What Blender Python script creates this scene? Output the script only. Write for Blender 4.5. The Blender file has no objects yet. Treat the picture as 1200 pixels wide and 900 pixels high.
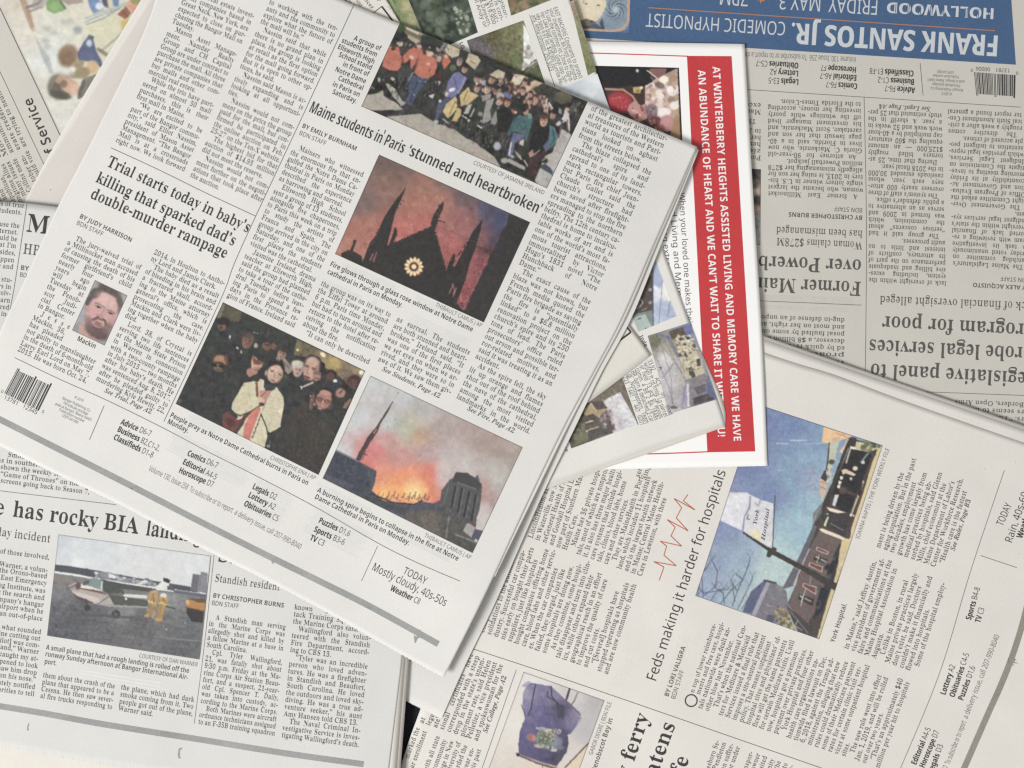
import bpy, bmesh, math, random
import numpy as np

# ---------------------------------------------------------------- camera, light, exposure
SC = bpy.context.scene
COL = SC.collection
MM = 0.001
S = 0.4 * MM                 # one photo pixel on the table plane, in metres
HC = 0.60                    # camera height above the table
cam = bpy.data.cameras.new("camera")
cam.sensor_width = 36.0
cam.lens = 36.0 * HC / (1200 * S)
cam.clip_start = 0.01
cam.clip_end = 50.0
cam_o = bpy.data.objects.new("camera", cam)
cam_o.location = (0, 0, HC)
COL.objects.link(cam_o)
SC.camera = cam_o

world = bpy.data.worlds.new("World")
SC.world = world
world.use_nodes = True
bgn = world.node_tree.nodes["Background"]
bgn.inputs[0].default_value = (1.0, 0.975, 0.94, 1)
bgn.inputs[1].default_value = 0.475

def area(name, loc, target, size, energy, color):
    l = bpy.data.lights.new(name, 'AREA')
    l.shape = 'RECTANGLE'; l.size = size[0]; l.size_y = size[1]
    l.energy = energy; l.color = color
    o = bpy.data.objects.new(name, l)
    o.location = loc
    d = np.array(target) - np.array(loc)
    from mathutils import Vector
    o.rotation_euler = Vector(d).to_track_quat('-Z', 'Y').to_euler()
    COL.objects.link(o)
    return o
area("window_light", (-2.1, -1.0, 2.0), (0.06, -0.05, 0), (1.15, 1.0), 105.0, (1.0, 0.99, 0.975))

vs = SC.view_settings
vs.view_transform = 'Standard'
vs.look = 'None'
vs.exposure = 0.0
vs.gamma = 1.0
try:
    SC.cycles.filter_width = 1.35
except Exception:
    pass

# ---------------------------------------------------------------- materials
def lin(c):
    c = np.asarray(c, float) / 255.0
    return np.where(c <= 0.04045, c / 12.92, ((c + 0.055) / 1.055) ** 2.4)

def mat(name, rgb, rough=0.75, spec=0.25, mottle=0.0, mscale=60.0, grain=0.0, gscale=1500.0, bump=0.0):
    m = bpy.data.materials.new(name); m.use_nodes = True
    nt = m.node_tree; b = nt.nodes["Principled BSDF"]
    b.inputs["Roughness"].default_value = rough
    b.inputs["Specular IOR Level"].default_value = spec
    base = nt.nodes.new("ShaderNodeRGB"); base.outputs[0].default_value = (*rgb, 1)
    out = base.outputs[0]
    tc = nt.nodes.new("ShaderNodeTexCoord")
    for amt, sc, det in ((mottle, mscale, 3.0), (grain, gscale, 2.0)):
        if amt <= 0: continue
        n = nt.nodes.new("ShaderNodeTexNoise"); n.inputs["Scale"].default_value = sc; n.inputs["Detail"].default_value = det
        nt.links.new(tc.outputs["Object"], n.inputs["Vector"])
        mr = nt.nodes.new("ShaderNodeMapRange")
        mr.inputs[1].default_value = 0.25; mr.inputs[2].default_value = 0.75
        mr.inputs[3].default_value = 1 - amt; mr.inputs[4].default_value = 1 + amt
        nt.links.new(n.outputs["Fac"], mr.inputs[0])
        mx = nt.nodes.new("ShaderNodeVectorMath"); mx.operation = 'SCALE'
        nt.links.new(out, mx.inputs[0]); nt.links.new(mr.outputs[0], mx.inputs["Scale"])
        out = mx.outputs[0]
    nt.links.new(out, b.inputs["Base Color"])
    if bump > 0:
        n = nt.nodes.new("ShaderNodeTexNoise"); n.inputs["Scale"].default_value = 900; n.inputs["Detail"].default_value = 3
        nt.links.new(tc.outputs["Object"], n.inputs["Vector"])
        bp = nt.nodes.new("ShaderNodeBump"); bp.inputs["Strength"].default_value = bump; bp.inputs["Distance"].default_value = 0.0002
        nt.links.new(n.outputs["Fac"], bp.inputs["Height"]); nt.links.new(bp.outputs[0], b.inputs["Normal"])
    return m

def paper(name, rgb, mott=0.03):
    return mat(name, rgb, rough=0.9, spec=0.12, mottle=mott, mscale=45, grain=0.03, gscale=1300, bump=0.25)

M = {}
M['paper'] = paper("newsprint", (0.640, 0.632, 0.612))
M['paper_page'] = paper("lower_left_newsprint", (0.592, 0.590, 0.575))
M['paper_blank'] = paper("blank_margin_newsprint", (0.588, 0.556, 0.530))
M['paper_grey'] = paper("grey_newsprint", (0.522, 0.507, 0.466))
M['paper_warm'] = paper("warm_newsprint", (0.655, 0.636, 0.602))
M['paper_cream'] = paper("cream_paper", (0.66, 0.635, 0.585))
M['card'] = mat("white_card", (0.84, 0.835, 0.83), rough=0.45, spec=0.35, mottle=0.006, mscale=20)
M['booklet'] = paper("booklet_paper", (0.672, 0.668, 0.635))
M['ink'] = mat("black_ink", (0.042, 0.041, 0.040), rough=0.7, spec=0.25, grain=0.30, gscale=700)
M['ink_soft'] = mat("soft_black_ink", (0.094, 0.092, 0.088), rough=0.8, spec=0.2, grain=0.30, gscale=700)
M['ink_grey'] = mat("grey_ink", (0.16, 0.158, 0.15), rough=0.8, spec=0.2, grain=0.25, gscale=700)
M['ink_sign'] = mat("sign_lettering_ink", (0.11, 0.10, 0.13), rough=0.8, spec=0.2)
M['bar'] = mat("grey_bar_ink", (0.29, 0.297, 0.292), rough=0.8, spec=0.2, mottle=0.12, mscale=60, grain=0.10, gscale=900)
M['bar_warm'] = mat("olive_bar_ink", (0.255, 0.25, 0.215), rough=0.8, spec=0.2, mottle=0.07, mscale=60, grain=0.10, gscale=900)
M['show'] = mat("show_through_tint", (0.612, 0.608, 0.592), rough=0.9, spec=0.1, grain=0.04, gscale=400)
M['show2'] = mat("faint_show_through_tint", (0.632, 0.626, 0.604), rough=0.9, spec=0.1, grain=0.04, gscale=400)
M['show_d'] = mat("darker_show_through_tint", (0.505, 0.490, 0.450), rough=0.9, spec=0.1, grain=0.04, gscale=400)
M['show_e'] = mat("warm_show_through_tint", (0.648, 0.620, 0.584), rough=0.9, spec=0.1, grain=0.04, gscale=400)
M['red'] = mat("red_print", (0.50, 0.046, 0.052), rough=0.42, spec=0.35, mottle=0.06, mscale=70, grain=0.06, gscale=900)
M['whiteink'] = mat("white_print", (0.80, 0.78, 0.77), rough=0.45, spec=0.3)
M['blue'] = mat("blue_print", (0.060, 0.112, 0.215), rough=0.75, spec=0.25, mottle=0.06, mscale=50, grain=0.12, gscale=1100)
M['paleink'] = mat("pale_print", (0.52, 0.545, 0.565), rough=0.8, spec=0.2, grain=0.06)
M['orange'] = mat("orange_print", (0.42, 0.20, 0.11), rough=0.8, spec=0.2)
M['ecg'] = mat("red_line_print", (0.46, 0.13, 0.07), rough=0.8, spec=0.2)
M['navy'] = mat("navy_table_cloth", (0.012, 0.015, 0.022), rough=0.7, spec=0.2, mottle=0.15, mscale=200, bump=0.3)

def attr_mat(name, rough=0.75, spec=0.22):
    m = bpy.data.materials.new(name); m.use_nodes = True
    nt = m.node_tree; b = nt.nodes["Principled BSDF"]
    b.inputs["Roughness"].default_value = rough; b.inputs["Specular IOR Level"].default_value = spec
    a = nt.nodes.new("ShaderNodeAttribute"); a.attribute_name = "print"
    tc = nt.nodes.new("ShaderNodeTexCoord")
    n = nt.nodes.new("ShaderNodeTexNoise"); n.inputs["Scale"].default_value = 1700; n.inputs["Detail"].default_value = 2
    nt.links.new(tc.outputs["Object"], n.inputs["Vector"])
    mr = nt.nodes.new("ShaderNodeMapRange")
    mr.inputs[1].default_value = 0.2; mr.inputs[2].default_value = 0.8; mr.inputs[3].default_value = 0.95; mr.inputs[4].default_value = 1.05
    nt.links.new(n.outputs["Fac"], mr.inputs[0])
    mx = nt.nodes.new("ShaderNodeVectorMath"); mx.operation = 'SCALE'
    nt.links.new(a.outputs["Color"], mx.inputs[0]); nt.links.new(mr.outputs[0], mx.inputs["Scale"])
    nt.links.new(mx.outputs[0], b.inputs["Base Color"])
    return m
M['print'] = attr_mat("newspaper_photo_print")
M['print_gloss'] = attr_mat("glossy_photo_print", 0.4, 0.35)

# ---------------------------------------------------------------- geometry helpers
def W(px, py, z):
    """photo-plane coordinates (pixels, mm height) -> metres on the pile"""
    z = np.asarray(z, float) * MM
    z, px, py = np.broadcast_arrays(z, np.asarray(px, float), np.asarray(py, float))
    k = (HC - z) / HC
    return np.stack([(np.asarray(px, float) - 600) * S * k, (450 - np.asarray(py, float)) * S * k, z], -1)

class Height:
    """smooth thin-plate sheet height (mm) through control points, with gentle waves"""
    def __init__(s, pts, wave=0.10, seed=1):
        p = np.array(pts, float); s.p = p[:, :2] / 100.0; n = len(p)
        K = s.k(np.linalg.norm(s.p[:, None] - s.p[None], axis=-1))
        P = np.c_[np.ones(n), s.p]
        A = np.zeros((n + 3, n + 3)); A[:n, :n] = K + np.eye(n) * 0.02; A[:n, n:] = P; A[n:, :n] = P.T
        s.w = np.linalg.solve(A + np.eye(n + 3) * 1e-9, np.r_[p[:, 2], 0, 0, 0])
        r = np.random.RandomState(seed)
        s.waves = []
        for i in range(7):
            a = r.rand() * 6.283; wl = r.uniform(90, 260)
            s.waves.append((math.cos(a) * 6.283 / wl, math.sin(a) * 6.283 / wl, r.rand() * 6.283, wave * r.uniform(0.2, 0.5) * wl / 180))
    @staticmethod
    def k(r):
        return r * r * np.log(np.maximum(r, 1e-6))
    def __call__(s, x, y, dz=0.0):
        x = np.asarray(x, float); y = np.asarray(y, float); sh = x.shape
        q = np.c_[x.ravel(), y.ravel()] / 100.0
        n = len(s.p)
        out = np.empty(len(q))
        for i in range(0, len(q), 20000):
            qq = q[i:i + 20000]
            K = s.k(np.linalg.norm(qq[:, None] - s.p[None], axis=-1))
            out[i:i + 20000] = K @ s.w[:n] + s.w[n] + qq @ s.w[n + 1:]
        z = out.reshape(sh) + dz
        for a, b, c, d in s.waves:
            z = z + d * np.sin(a * x + b * y + c)
        return z

class Flat:
    def __init__(s, f, d): s.f = f; s.d = d
    def __call__(s, x, y, dz=0.0): return s.f(x, y, dz) + s.d

def tagp(o, label=None, cat=None, group=None, kind=None):
    if label: o["label"] = label
    if cat: o["category"] = cat
    if group: o["group"] = group
    if kind: o["kind"] = kind
    return o

class Thing:
    def __init__(s, name, px, py, label, cat, group=None):
        s.loc = W(px, py, 0.0)
        s.o = bpy.data.objects.new(name, None)
        s.o.empty_display_size = 0.02
        s.o.location = s.loc
        COL.objects.link(s.o)
        tagp(s.o, label, cat, group)

def add_mesh(name, v, f, m, thing=None, parent=None, label=None, smooth=False, kind=None):
    me = bpy.data.meshes.new(name)
    v = np.asarray(v, float)
    if thing is not None: v = v - thing.loc
    me.from_pydata(v.tolist(), [], f)
    me.materials.append(m)
    if smooth: me.polygons.foreach_set("use_smooth", [True] * len(me.polygons))
    me.update()
    o = bpy.data.objects.new(name, me)
    COL.objects.link(o)
    if thing is not None: o.parent = parent if parent is not None else thing.o
    if label: o["label"] = label
    if kind: o["kind"] = kind
    return o

def resample(pts, n, smooth=True):
    p = np.array(pts, float)
    if smooth and len(p) > 2:
        q = []
        for i in range(len(p) - 1):
            p0 = p[max(i - 1, 0)]; p1 = p[i]; p2 = p[i + 1]; p3 = p[min(i + 2, len(p) - 1)]
            for t in np.linspace(0, 1, 16, endpoint=False):
                q.append(0.5 * ((2 * p1) + (-p0 + p2) * t + (2 * p0 - 5 * p1 + 4 * p2 - p3) * t * t + (-p0 + 3 * p1 - 3 * p2 + p3) * t ** 3))
        q.append(p[-1]); p = np.array(q)
    d = np.r_[0, np.cumsum(np.linalg.norm(np.diff(p, axis=0), axis=1))]
    t = np.linspace(0, d[-1], n)
    return np.c_[np.interp(t, d, p[:, 0]), np.interp(t, d, p[:, 1])]

def sheet(thing, name, top, right, bottom, left, h, m, th=0.09, teeth=(), parent=None, label=None, n=70):
    """a sheet of paper: Coons patch between four edges (top and bottom run left to right, left and right run
    top to bottom), laid on height h, th mm thick; edges named in teeth are cut in fine zigzag like newsprint"""
    nu = nv = n
    if 'bottom' in teeth or 'top' in teeth: nu = 260
    if 'left' in teeth or 'right' in teeth: nv = 260
    T = resample(top, nu); B = resample(bottom, nu); L = resample(left, nv); R = resample(right, nv)
    u = np.linspace(0, 1, nu)[None, :, None]; v = np.linspace(0, 1, nv)[:, None, None]
    P = (1 - v) * T[None] + v * B[None] + (1 - u) * L[:, None] + u * R[:, None] \
        - ((1 - u) * (1 - v) * T[0] + u * (1 - v) * T[-1] + (1 - u) * v * B[0] + u * v * B[-1])
    rr = np.random.RandomState(len(name) + nu)
    for e in teeth:
        if e in ('bottom', 'top'):
            i = -1 if e == 'bottom' else 0; j = -2 if e == 'bottom' else 1
            d = P[i] - P[j]; d = d / np.linalg.norm(d, axis=1)[:, None]
            z = np.where(np.arange(nu) % 2 == 0, 0.55, -0.55) + rr.uniform(-.25, .25, nu)
            P[i] = P[i] + d * z[:, None]
        else:
            i = -1 if e == 'right' else 0; j = -2 if e == 'right' else 1
            d = P[:, i] - P[:, j]; d = d / np.linalg.norm(d, axis=1)[:, None]
            z = np.where(np.arange(nv) % 2 == 0, 0.55, -0.55) + rr.uniform(-.25, .25, nv)
            P[:, i] = P[:, i] + d * z[:, None]
    X, Y = P[..., 0].ravel(), P[..., 1].ravel()
    zt = h(X, Y)
    V = np.r_[W(X, Y, zt), W(X, Y, zt - th)]
    N = nu * nv
    F = []
    idx = np.arange(N).reshape(nv, nu)
    a = idx[:-1, :-1].ravel(); b = idx[:-1, 1:].ravel(); c = idx[1:, 1:].ravel(); d = idx[1:, :-1].ravel()
    F += np.c_[a, d, c, b].tolist()
    F += np.c_[a + N, b + N, c + N, d + N].tolist()
    ring = list(idx[0, :]) + list(idx[1:, -1]) + list(idx[-1, -2::-1]) + list(idx[-2:0:-1, 0])
    for i in range(len(ring)):
        p, q = int(ring[i]), int(ring[(i + 1) % len(ring)])
        F.append([p, q, q + N, p + N])
    o = add_mesh(name, V, F, m, thing, parent, label)
    me = o.data
    fl = np.zeros(len(me.polygons), bool); fl[:2 * len(a)] = True
    me.polygons.foreach_set("use_smooth", fl)
    return o

# ---------------------------------------------------------------- lettering (glyph outlines of the built-in typeface)
FONTS = {
    # name: (alphabet: 0 serif bold, 1 serif bold italic, 2 sans, 3 sans bold; thinner in x, heavier in y)
    'body': (0, 0.026, 0.017),
    'head': (0, 0.012, 0.013),
    'light': (0, 0.030, 0.010),
    'ital': (1, 0.004, 0.012),
    'sans': (2, 0.0, 0.0),
    'thin': (2, 0.002, 0.0),
    'bold': (3, 0.008, 0.0),
    'black': (3, -0.018, 0.004),
    'semi': (3, 0.014, -0.006),
    'cond': (3, 0.002, -0.014),
}
_cu = bpy.data.curves.new("glyph", 'FONT')      # marks of punctuation come from Blender's plain face
_to = bpy.data.objects.new("glyph", _cu)
COL.objects.link(_to)
_cache = {}
_PUNCT = ".,;:-’‘“”—|©/[]$&!@"
_cu.resolution_u = 2

def _mark(ch):
    res = []
    for body in (ch, ch + "I", "I"):
        _cu.body = body
        bpy.context.view_layer.update()
        e = _to.evaluated_get(bpy.context.evaluated_depsgraph_get())
        me = e.to_mesh()
        bm = bmesh.new(); bm.from_mesh(me); e.to_mesh_clear()
        bmesh.ops.remove_doubles(bm, verts=bm.verts, dist=1e-5)
        bm.verts.index_update()
        res.append((np.array([x.co[:2] for x in bm.verts]).reshape(-1, 2), [[x.index for x in q.verts] for q in bm.faces]))
        bm.free()
    return res[0][0], res[0][1], res[1][0][:, 0].max() - res[2][0][:, 0].max()

# letter outlines (0 serif bold, 1 serif bold italic, 2 sans, 3 sans bold): alphabet, character, advance, loops;
# each loop: count, first point, then steps, in 1/300 em
from mathutils.geometry import tessellate_polygon
from mathutils import Vector
OUTLINES = [
0,65,195,2,20,100,208,-8,0,-76,-187,-5,-7,-15,-6,0,-8,61,0,0,8,-18,3,-6,11,13,37,66,0,15,-39,-6,-9,-19,-3,0,-8,96,0,0,8,-8,2,-12,15,3,51,72,28,70,29,-70,0,66,198,3,22,98,
203,-91,0,0,-7,15,-2,6,-4,3,-6,2,-19,-1,-142,-4,-9,-8,-4,-12,-2,0,-8,98,0,34,4,26,12,16,18,5,24,-15,34,-44,18,37,17,12,30,-19,35,10,88,193,23,-2,9,-7,5,-12,3,-18,-4,-20,
-6,-12,-14,-7,-23,-3,1,72,12,81,103,29,-3,14,-7,8,-14,2,-22,-1,-21,-6,-14,-11,-8,-17,-3,-8,1,-6,3,-3,5,0,67,209,1,34,138,205,-22,3,-29,-3,-25,-11,-21,-16,-16,-21,-10,-26,
-3,-29,3,-29,10,-27,15,-20,21,-17,25,-11,29,-2,48,10,37,34,-9,7,-14,-15,-17,-12,-18,-7,-18,-2,-44,22,-16,68,14,73,40,24,22,-4,19,-12,17,-19,12,-25,7,0,0,70,-7,0,-6,-10,
-9,-4,0,68,221,2,16,99,203,-92,0,0,-7,20,-6,5,-8,1,-15,-1,-147,-4,-6,-19,-6,0,-8,93,0,80,26,27,76,-7,43,-21,32,-35,19,12,90,193,10,1,42,-23,15,-69,-4,-40,-11,-28,-18,-18,
-25,-5,-14,4,-4,17,0,140,4,17,0,69,197,1,42,178,203,-170,0,0,-7,12,-2,8,-4,4,-9,2,-147,-2,-12,-4,-8,-8,-5,-14,-1,0,-8,174,0,12,64,-8,0,-8,-18,-10,-12,-26,-17,-17,-3,-31,
-1,-7,3,-3,14,0,69,15,-1,19,-8,6,-9,6,-29,8,0,0,102,-7,0,-5,-20,-8,-14,-13,-8,-21,-2,1,76,6,5,14,1,29,-2,20,-8,13,-15,6,-25,7,0,0,70,181,1,36,176,203,-170,0,0,-7,14,-2,8,
-5,5,-22,-1,-144,-4,-8,-21,-7,0,-8,108,0,0,8,-21,3,-10,8,-3,17,0,64,21,-2,13,-9,7,-14,6,-23,7,0,0,102,-8,0,-5,-20,-8,-13,-12,-8,-21,-3,1,74,3,6,10,3,28,-2,16,-3,11,-6,9,
-10,10,-30,7,0,0,71,226,1,46,140,206,-25,2,-28,-3,-25,-11,-21,-16,-15,-20,-10,-27,-4,-29,4,-30,10,-26,16,-21,21,-16,26,-11,31,-2,40,4,40,13,0,56,4,7,8,4,12,1,0,7,-101,0,
0,-7,24,-5,5,-7,1,-37,-1,-12,-6,-8,-9,-4,-14,-2,-24,6,-19,18,-11,30,-4,42,14,72,40,24,15,-2,13,-6,13,-8,11,-13,17,-32,7,0,0,71,-7,0,-6,-10,-9,-3,0,72,234,1,41,108,203,
-100,0,0,-7,20,-7,4,-7,1,-146,-1,-14,-4,-8,-8,-4,-13,-2,0,-8,101,0,0,8,-14,2,-7,4,-5,8,-1,77,72,0,-1,-77,-5,-8,-21,-6,0,-8,100,0,0,8,-12,2,-8,5,-4,8,-1,13,1,146,4,8,20,6,
0,7,-100,0,0,-7,17,-3,8,-8,2,-73,-72,0,2,73,9,8,16,3,0,73,116,1,16,110,203,-104,0,0,-7,22,-5,6,-19,-2,-150,-5,-8,-21,-6,0,-8,104,0,0,8,-23,7,-5,19,1,150,5,7,22,5,0,74,
148,1,28,140,203,-105,0,0,-7,20,-4,5,-4,5,-13,1,-165,-4,-21,-6,-5,-10,-2,-8,2,-4,7,7,21,-1,9,-5,7,-15,5,-16,-6,-6,-16,2,-12,13,-17,10,-6,26,-5,49,17,16,52,0,124,2,20,8,9,
16,3,0,75,228,1,41,108,203,-100,0,0,-7,12,-2,8,-4,4,-8,2,-13,-2,-147,-4,-8,-20,-6,0,-8,100,0,0,8,-21,6,-4,8,-1,66,7,7,58,-74,1,-9,-4,-3,-19,-1,0,-8,107,0,0,8,-14,3,-11,
10,-86,107,33,33,31,27,32,8,0,7,-87,0,0,-7,19,-2,7,-7,-3,-9,-71,-74,0,65,2,16,8,8,16,3,0,76,190,1,26,112,203,-104,0,0,-7,12,-2,8,-4,4,-8,1,-146,-1,-14,-4,-8,-8,-4,-13,-2,
0,-8,172,0,11,69,-7,0,-18,-34,-11,-10,-14,-7,-16,-4,-29,-1,-10,3,-3,5,0,158,6,11,5,4,19,2,0,77,284,1,35,82,203,-75,0,0,-7,21,-6,5,-11,1,-144,-2,-13,-4,-8,-22,-6,0,-8,70,
0,0,8,-14,1,-9,5,-4,8,-2,152,74,-174,8,0,74,178,-1,-151,-4,-13,-21,-6,0,-8,98,0,0,8,-20,6,-5,13,0,142,1,13,5,7,7,5,13,2,0,7,-75,0,-59,-139,0,78,220,1,26,70,203,-62,0,0,
-7,8,-2,18,-21,0,-147,-6,-12,-20,-6,0,-8,66,0,0,8,-21,6,-4,8,-1,134,132,-160,8,0,2,186,4,8,7,4,13,2,0,7,-66,0,0,-7,21,-6,5,-12,1,-103,0,79,235,2,28,140,206,-22,2,-22,-2,
-20,-6,-18,-10,-16,-12,-13,-16,-15,-38,-2,-22,2,-22,15,-39,13,-15,16,-13,17,-10,20,-6,43,0,20,6,19,10,15,13,13,15,9,19,6,20,3,22,-3,22,-14,39,-13,15,-16,12,-17,10,12,78,
174,38,24,22,-6,17,-19,11,-30,3,-41,-12,-73,-39,-24,-22,6,-16,19,-12,30,-4,42,0,80,187,2,27,95,203,-87,0,0,-7,20,-7,4,-7,1,-146,-1,-14,-4,-8,-8,-4,-13,-2,0,-8,101,0,0,8,
-14,2,-7,4,-5,8,-1,70,27,0,32,4,24,11,14,18,5,23,-2,16,-7,14,-10,10,-14,8,-22,6,11,89,192,23,-2,11,-8,5,-15,2,-20,-2,-20,-6,-15,-13,-7,-28,-2,0,75,4,11,0,81,235,2,31,140,
206,-22,2,-22,-2,-20,-6,-18,-10,-16,-12,-13,-16,-15,-38,-2,-22,2,-23,7,-21,11,-20,13,-16,18,-13,20,-9,34,-39,52,-13,25,3,27,8,-1,8,-21,-3,-30,9,-21,27,31,15,23,23,16,30,
5,34,-3,22,-14,39,-13,15,-33,22,12,78,174,38,24,23,-6,16,-19,12,-30,2,-41,-12,-73,-39,-24,-21,6,-17,19,-12,30,-4,42,0,82,212,2,29,97,203,-89,0,0,-7,20,-7,4,-7,1,-146,-1,
-14,-4,-8,-8,-4,-13,-2,0,-8,101,0,0,8,-14,2,-7,4,-5,8,-1,72,9,0,62,-94,62,0,0,8,-7,1,-9,7,-57,84,34,18,11,31,-5,24,-17,17,-28,10,10,90,191,10,2,27,-11,9,-32,-3,-20,-8,
-14,-14,-9,-30,-3,1,78,3,7,0,83,174,1,51,92,208,-26,-2,-14,-5,-13,-9,-9,-12,-6,-15,-2,-17,4,-19,8,-17,16,-14,50,-27,18,-13,6,-18,-2,-13,-7,-11,-12,-7,-15,-2,-21,4,-17,11,
-13,20,-9,28,-8,0,0,-74,7,0,7,8,36,-8,37,2,18,6,15,9,12,13,6,15,2,32,-9,21,-21,19,-59,29,-10,8,-5,9,-3,10,3,13,6,8,11,6,14,3,12,-3,23,-13,17,-25,5,-16,8,0,0,66,-9,0,-3,
-7,-6,-2,0,84,189,1,22,4,203,0,-61,9,0,5,22,11,16,17,10,24,4,-2,-172,-4,-8,-9,-5,-14,-1,0,-8,105,0,0,8,-14,1,-8,5,-5,8,-1,172,41,-13,17,-39,7,0,0,61,0,85,220,1,34,107,
203,-100,0,0,-7,13,-2,7,-5,5,-7,1,-113,5,-33,13,-23,24,-14,36,-5,35,5,23,15,15,27,5,40,1,100,4,7,18,8,0,7,-65,0,0,-7,14,-2,8,-5,5,-7,2,-111,-14,-45,-39,-16,-20,4,-12,9,
-8,16,-2,23,0,116,4,12,22,6,0,86,191,1,21,94,203,-100,0,0,-7,10,-3,11,-13,79,-186,9,0,68,177,11,20,15,5,0,7,-63,0,0,-7,18,-3,5,-4,1,-13,-42,-112,-48,119,2,6,4,4,20,3,0,
87,273,1,34,81,203,-88,0,0,-7,14,-6,7,-14,62,-180,9,0,56,142,50,-142,9,0,56,173,10,19,5,6,8,2,0,7,-54,0,0,-7,15,-4,5,-10,-33,-108,-36,110,5,9,15,3,0,7,-94,0,0,-7,17,-4,5,
-5,10,-29,-34,-90,-36,108,0,13,3,4,14,3,0,88,210,1,39,109,203,-103,0,0,-7,8,-2,14,-12,58,-89,-46,-63,-17,-16,-18,-6,0,-8,73,0,0,8,-17,3,-5,9,1,8,37,54,29,-47,7,-17,-6,-7,
-18,-3,0,-8,101,0,0,8,-7,1,-10,9,-65,100,44,62,21,14,15,2,0,7,-75,0,0,-7,16,-3,6,-9,-8,-17,-26,-38,-33,56,4,9,20,2,0,89,190,1,29,92,203,-98,0,0,-7,12,-4,7,-7,59,-105,-2,
-58,-4,-8,-8,-4,-13,-2,0,-8,101,0,0,8,-21,6,-4,8,-1,69,51,84,12,15,13,6,0,7,-64,0,0,-7,18,-4,6,-10,-8,-18,-37,-64,-41,86,4,7,18,3,0,90,197,1,19,26,203,-6,-62,7,0,15,31,
21,16,15,3,45,1,-114,-188,0,-4,173,0,7,74,-7,0,-10,-28,-16,-19,-21,-11,-29,-3,-38,0,114,185,0,5,0,97,154,2,38,100,140,-28,2,-30,-5,-20,-13,-6,-8,0,-18,10,-12,8,-1,9,1,10,
10,1,13,-8,13,6,8,14,2,10,-2,7,-4,5,-8,0,-33,-35,-11,-25,-13,-14,-15,-5,-18,2,-12,7,-11,10,-7,15,-2,25,5,21,15,8,-15,17,-5,17,4,16,12,-4,7,-7,-4,-4,3,-2,76,-2,22,-10,14,
7,61,62,27,14,0,-48,-10,-10,-10,-3,-12,5,-4,18,0,98,161,2,24,61,203,-57,0,0,-7,12,-5,3,-6,1,-190,4,0,22,18,20,-13,19,-4,19,2,17,8,13,12,10,16,7,18,2,22,-2,19,-5,17,-9,13,
-10,11,-13,6,-15,2,-20,-4,-18,-14,14,76,124,6,1,12,-3,9,-10,5,-17,2,-24,-2,-28,-5,-21,-8,-11,-13,-5,-15,7,-6,18,0,77,3,7,0,99,131,1,34,98,140,-20,2,-19,-2,-16,-7,-15,-12,
-10,-15,-7,-18,-2,-21,2,-20,5,-17,10,-14,13,-12,14,-6,17,-2,31,7,27,24,-6,5,-16,-11,-14,-4,-18,4,-13,13,-8,21,-3,29,6,37,20,12,9,-3,3,-8,0,-10,4,-15,14,-5,7,0,10,10,-2,
21,-9,11,0,100,165,2,26,142,203,-63,0,0,-7,15,-4,4,-5,2,-62,-16,13,-19,4,-15,-2,-14,-7,-11,-11,-9,-16,-5,-19,0,-41,5,-16,18,-26,14,-6,14,-2,22,5,16,16,0,-21,31,6,27,2,0,
8,-13,6,-2,6,12,66,122,19,2,13,-9,2,-7,0,-74,-10,-15,-14,-6,-11,3,-7,10,-4,18,0,50,4,18,0,101,134,2,23,93,138,-23,4,-16,-2,-15,-7,-13,-11,-10,-15,-5,-17,0,-41,5,-18,10,
-15,12,-12,14,-6,17,-2,33,8,26,28,-7,6,-15,-14,-17,-5,-28,14,-9,41,74,0,-4,30,-11,21,7,57,122,15,11,9,-3,5,-6,3,-12,1,-27,-38,0,0,102,95,1,33,94,206,-16,2,-23,-4,-17,-10,
-11,-16,-4,-39,-15,0,0,-15,15,0,0,-102,-3,-10,-13,-4,0,-8,82,0,0,8,-19,3,-2,7,-2,106,25,0,0,15,-25,0,0,35,2,18,5,4,7,2,8,-4,-6,-19,5,-12,13,-4,12,5,6,14,-3,12,-8,9,0,103,
146,3,42,88,141,-34,0,-15,-5,-12,-7,-15,-21,-2,-14,9,-26,27,-18,-27,-17,-6,-9,-2,-10,5,-15,15,-10,-19,-9,-6,-13,4,-12,11,-9,19,-7,25,-2,33,3,24,10,14,14,5,20,-1,12,-5,10,
-7,7,-28,8,-37,1,-13,3,-5,7,1,6,10,8,36,1,12,5,12,6,12,21,2,12,-2,15,-8,14,22,0,0,16,-38,0,13,61,130,9,3,10,-3,8,-18,0,-35,-3,-12,-5,-7,-10,-2,-9,2,-5,7,-4,12,0,35,4,11,
11,44,-15,59,-1,13,-6,2,-7,-12,-17,-34,-6,-18,2,-12,4,-7,6,-2,8,2,9,0,104,170,1,31,66,203,-58,0,0,-7,12,-4,3,-14,0,-153,-3,-14,-12,-3,0,-8,72,0,0,8,-11,3,-2,6,-1,88,11,
12,14,5,7,-2,6,-13,1,-82,-3,-14,-12,-3,0,-8,72,0,0,8,-11,3,-3,6,0,77,-10,36,-29,12,-24,-6,-19,-17,0,105,88,2,8,54,206,-18,0,-12,-13,0,-17,12,-12,18,0,12,12,0,17,13,66,
139,-57,0,0,-8,12,-3,1,-6,1,-97,-3,-14,-12,-3,0,-8,72,0,0,8,-6,0,-7,9,0,106,94,2,12,56,206,-17,0,-13,-12,0,-18,12,-12,9,-2,9,2,8,5,4,7,2,8,-2,10,-4,7,24,71,139,-61,0,0,
-8,10,-1,8,-8,0,-157,-2,-9,-4,-6,-8,-2,-7,1,-3,5,8,17,-5,12,-14,4,-13,-5,-4,-6,1,-16,3,-7,16,-11,20,-5,23,4,17,9,12,17,3,23,0,107,160,1,34,66,203,-57,0,0,-7,12,-4,1,-5,1,
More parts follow.
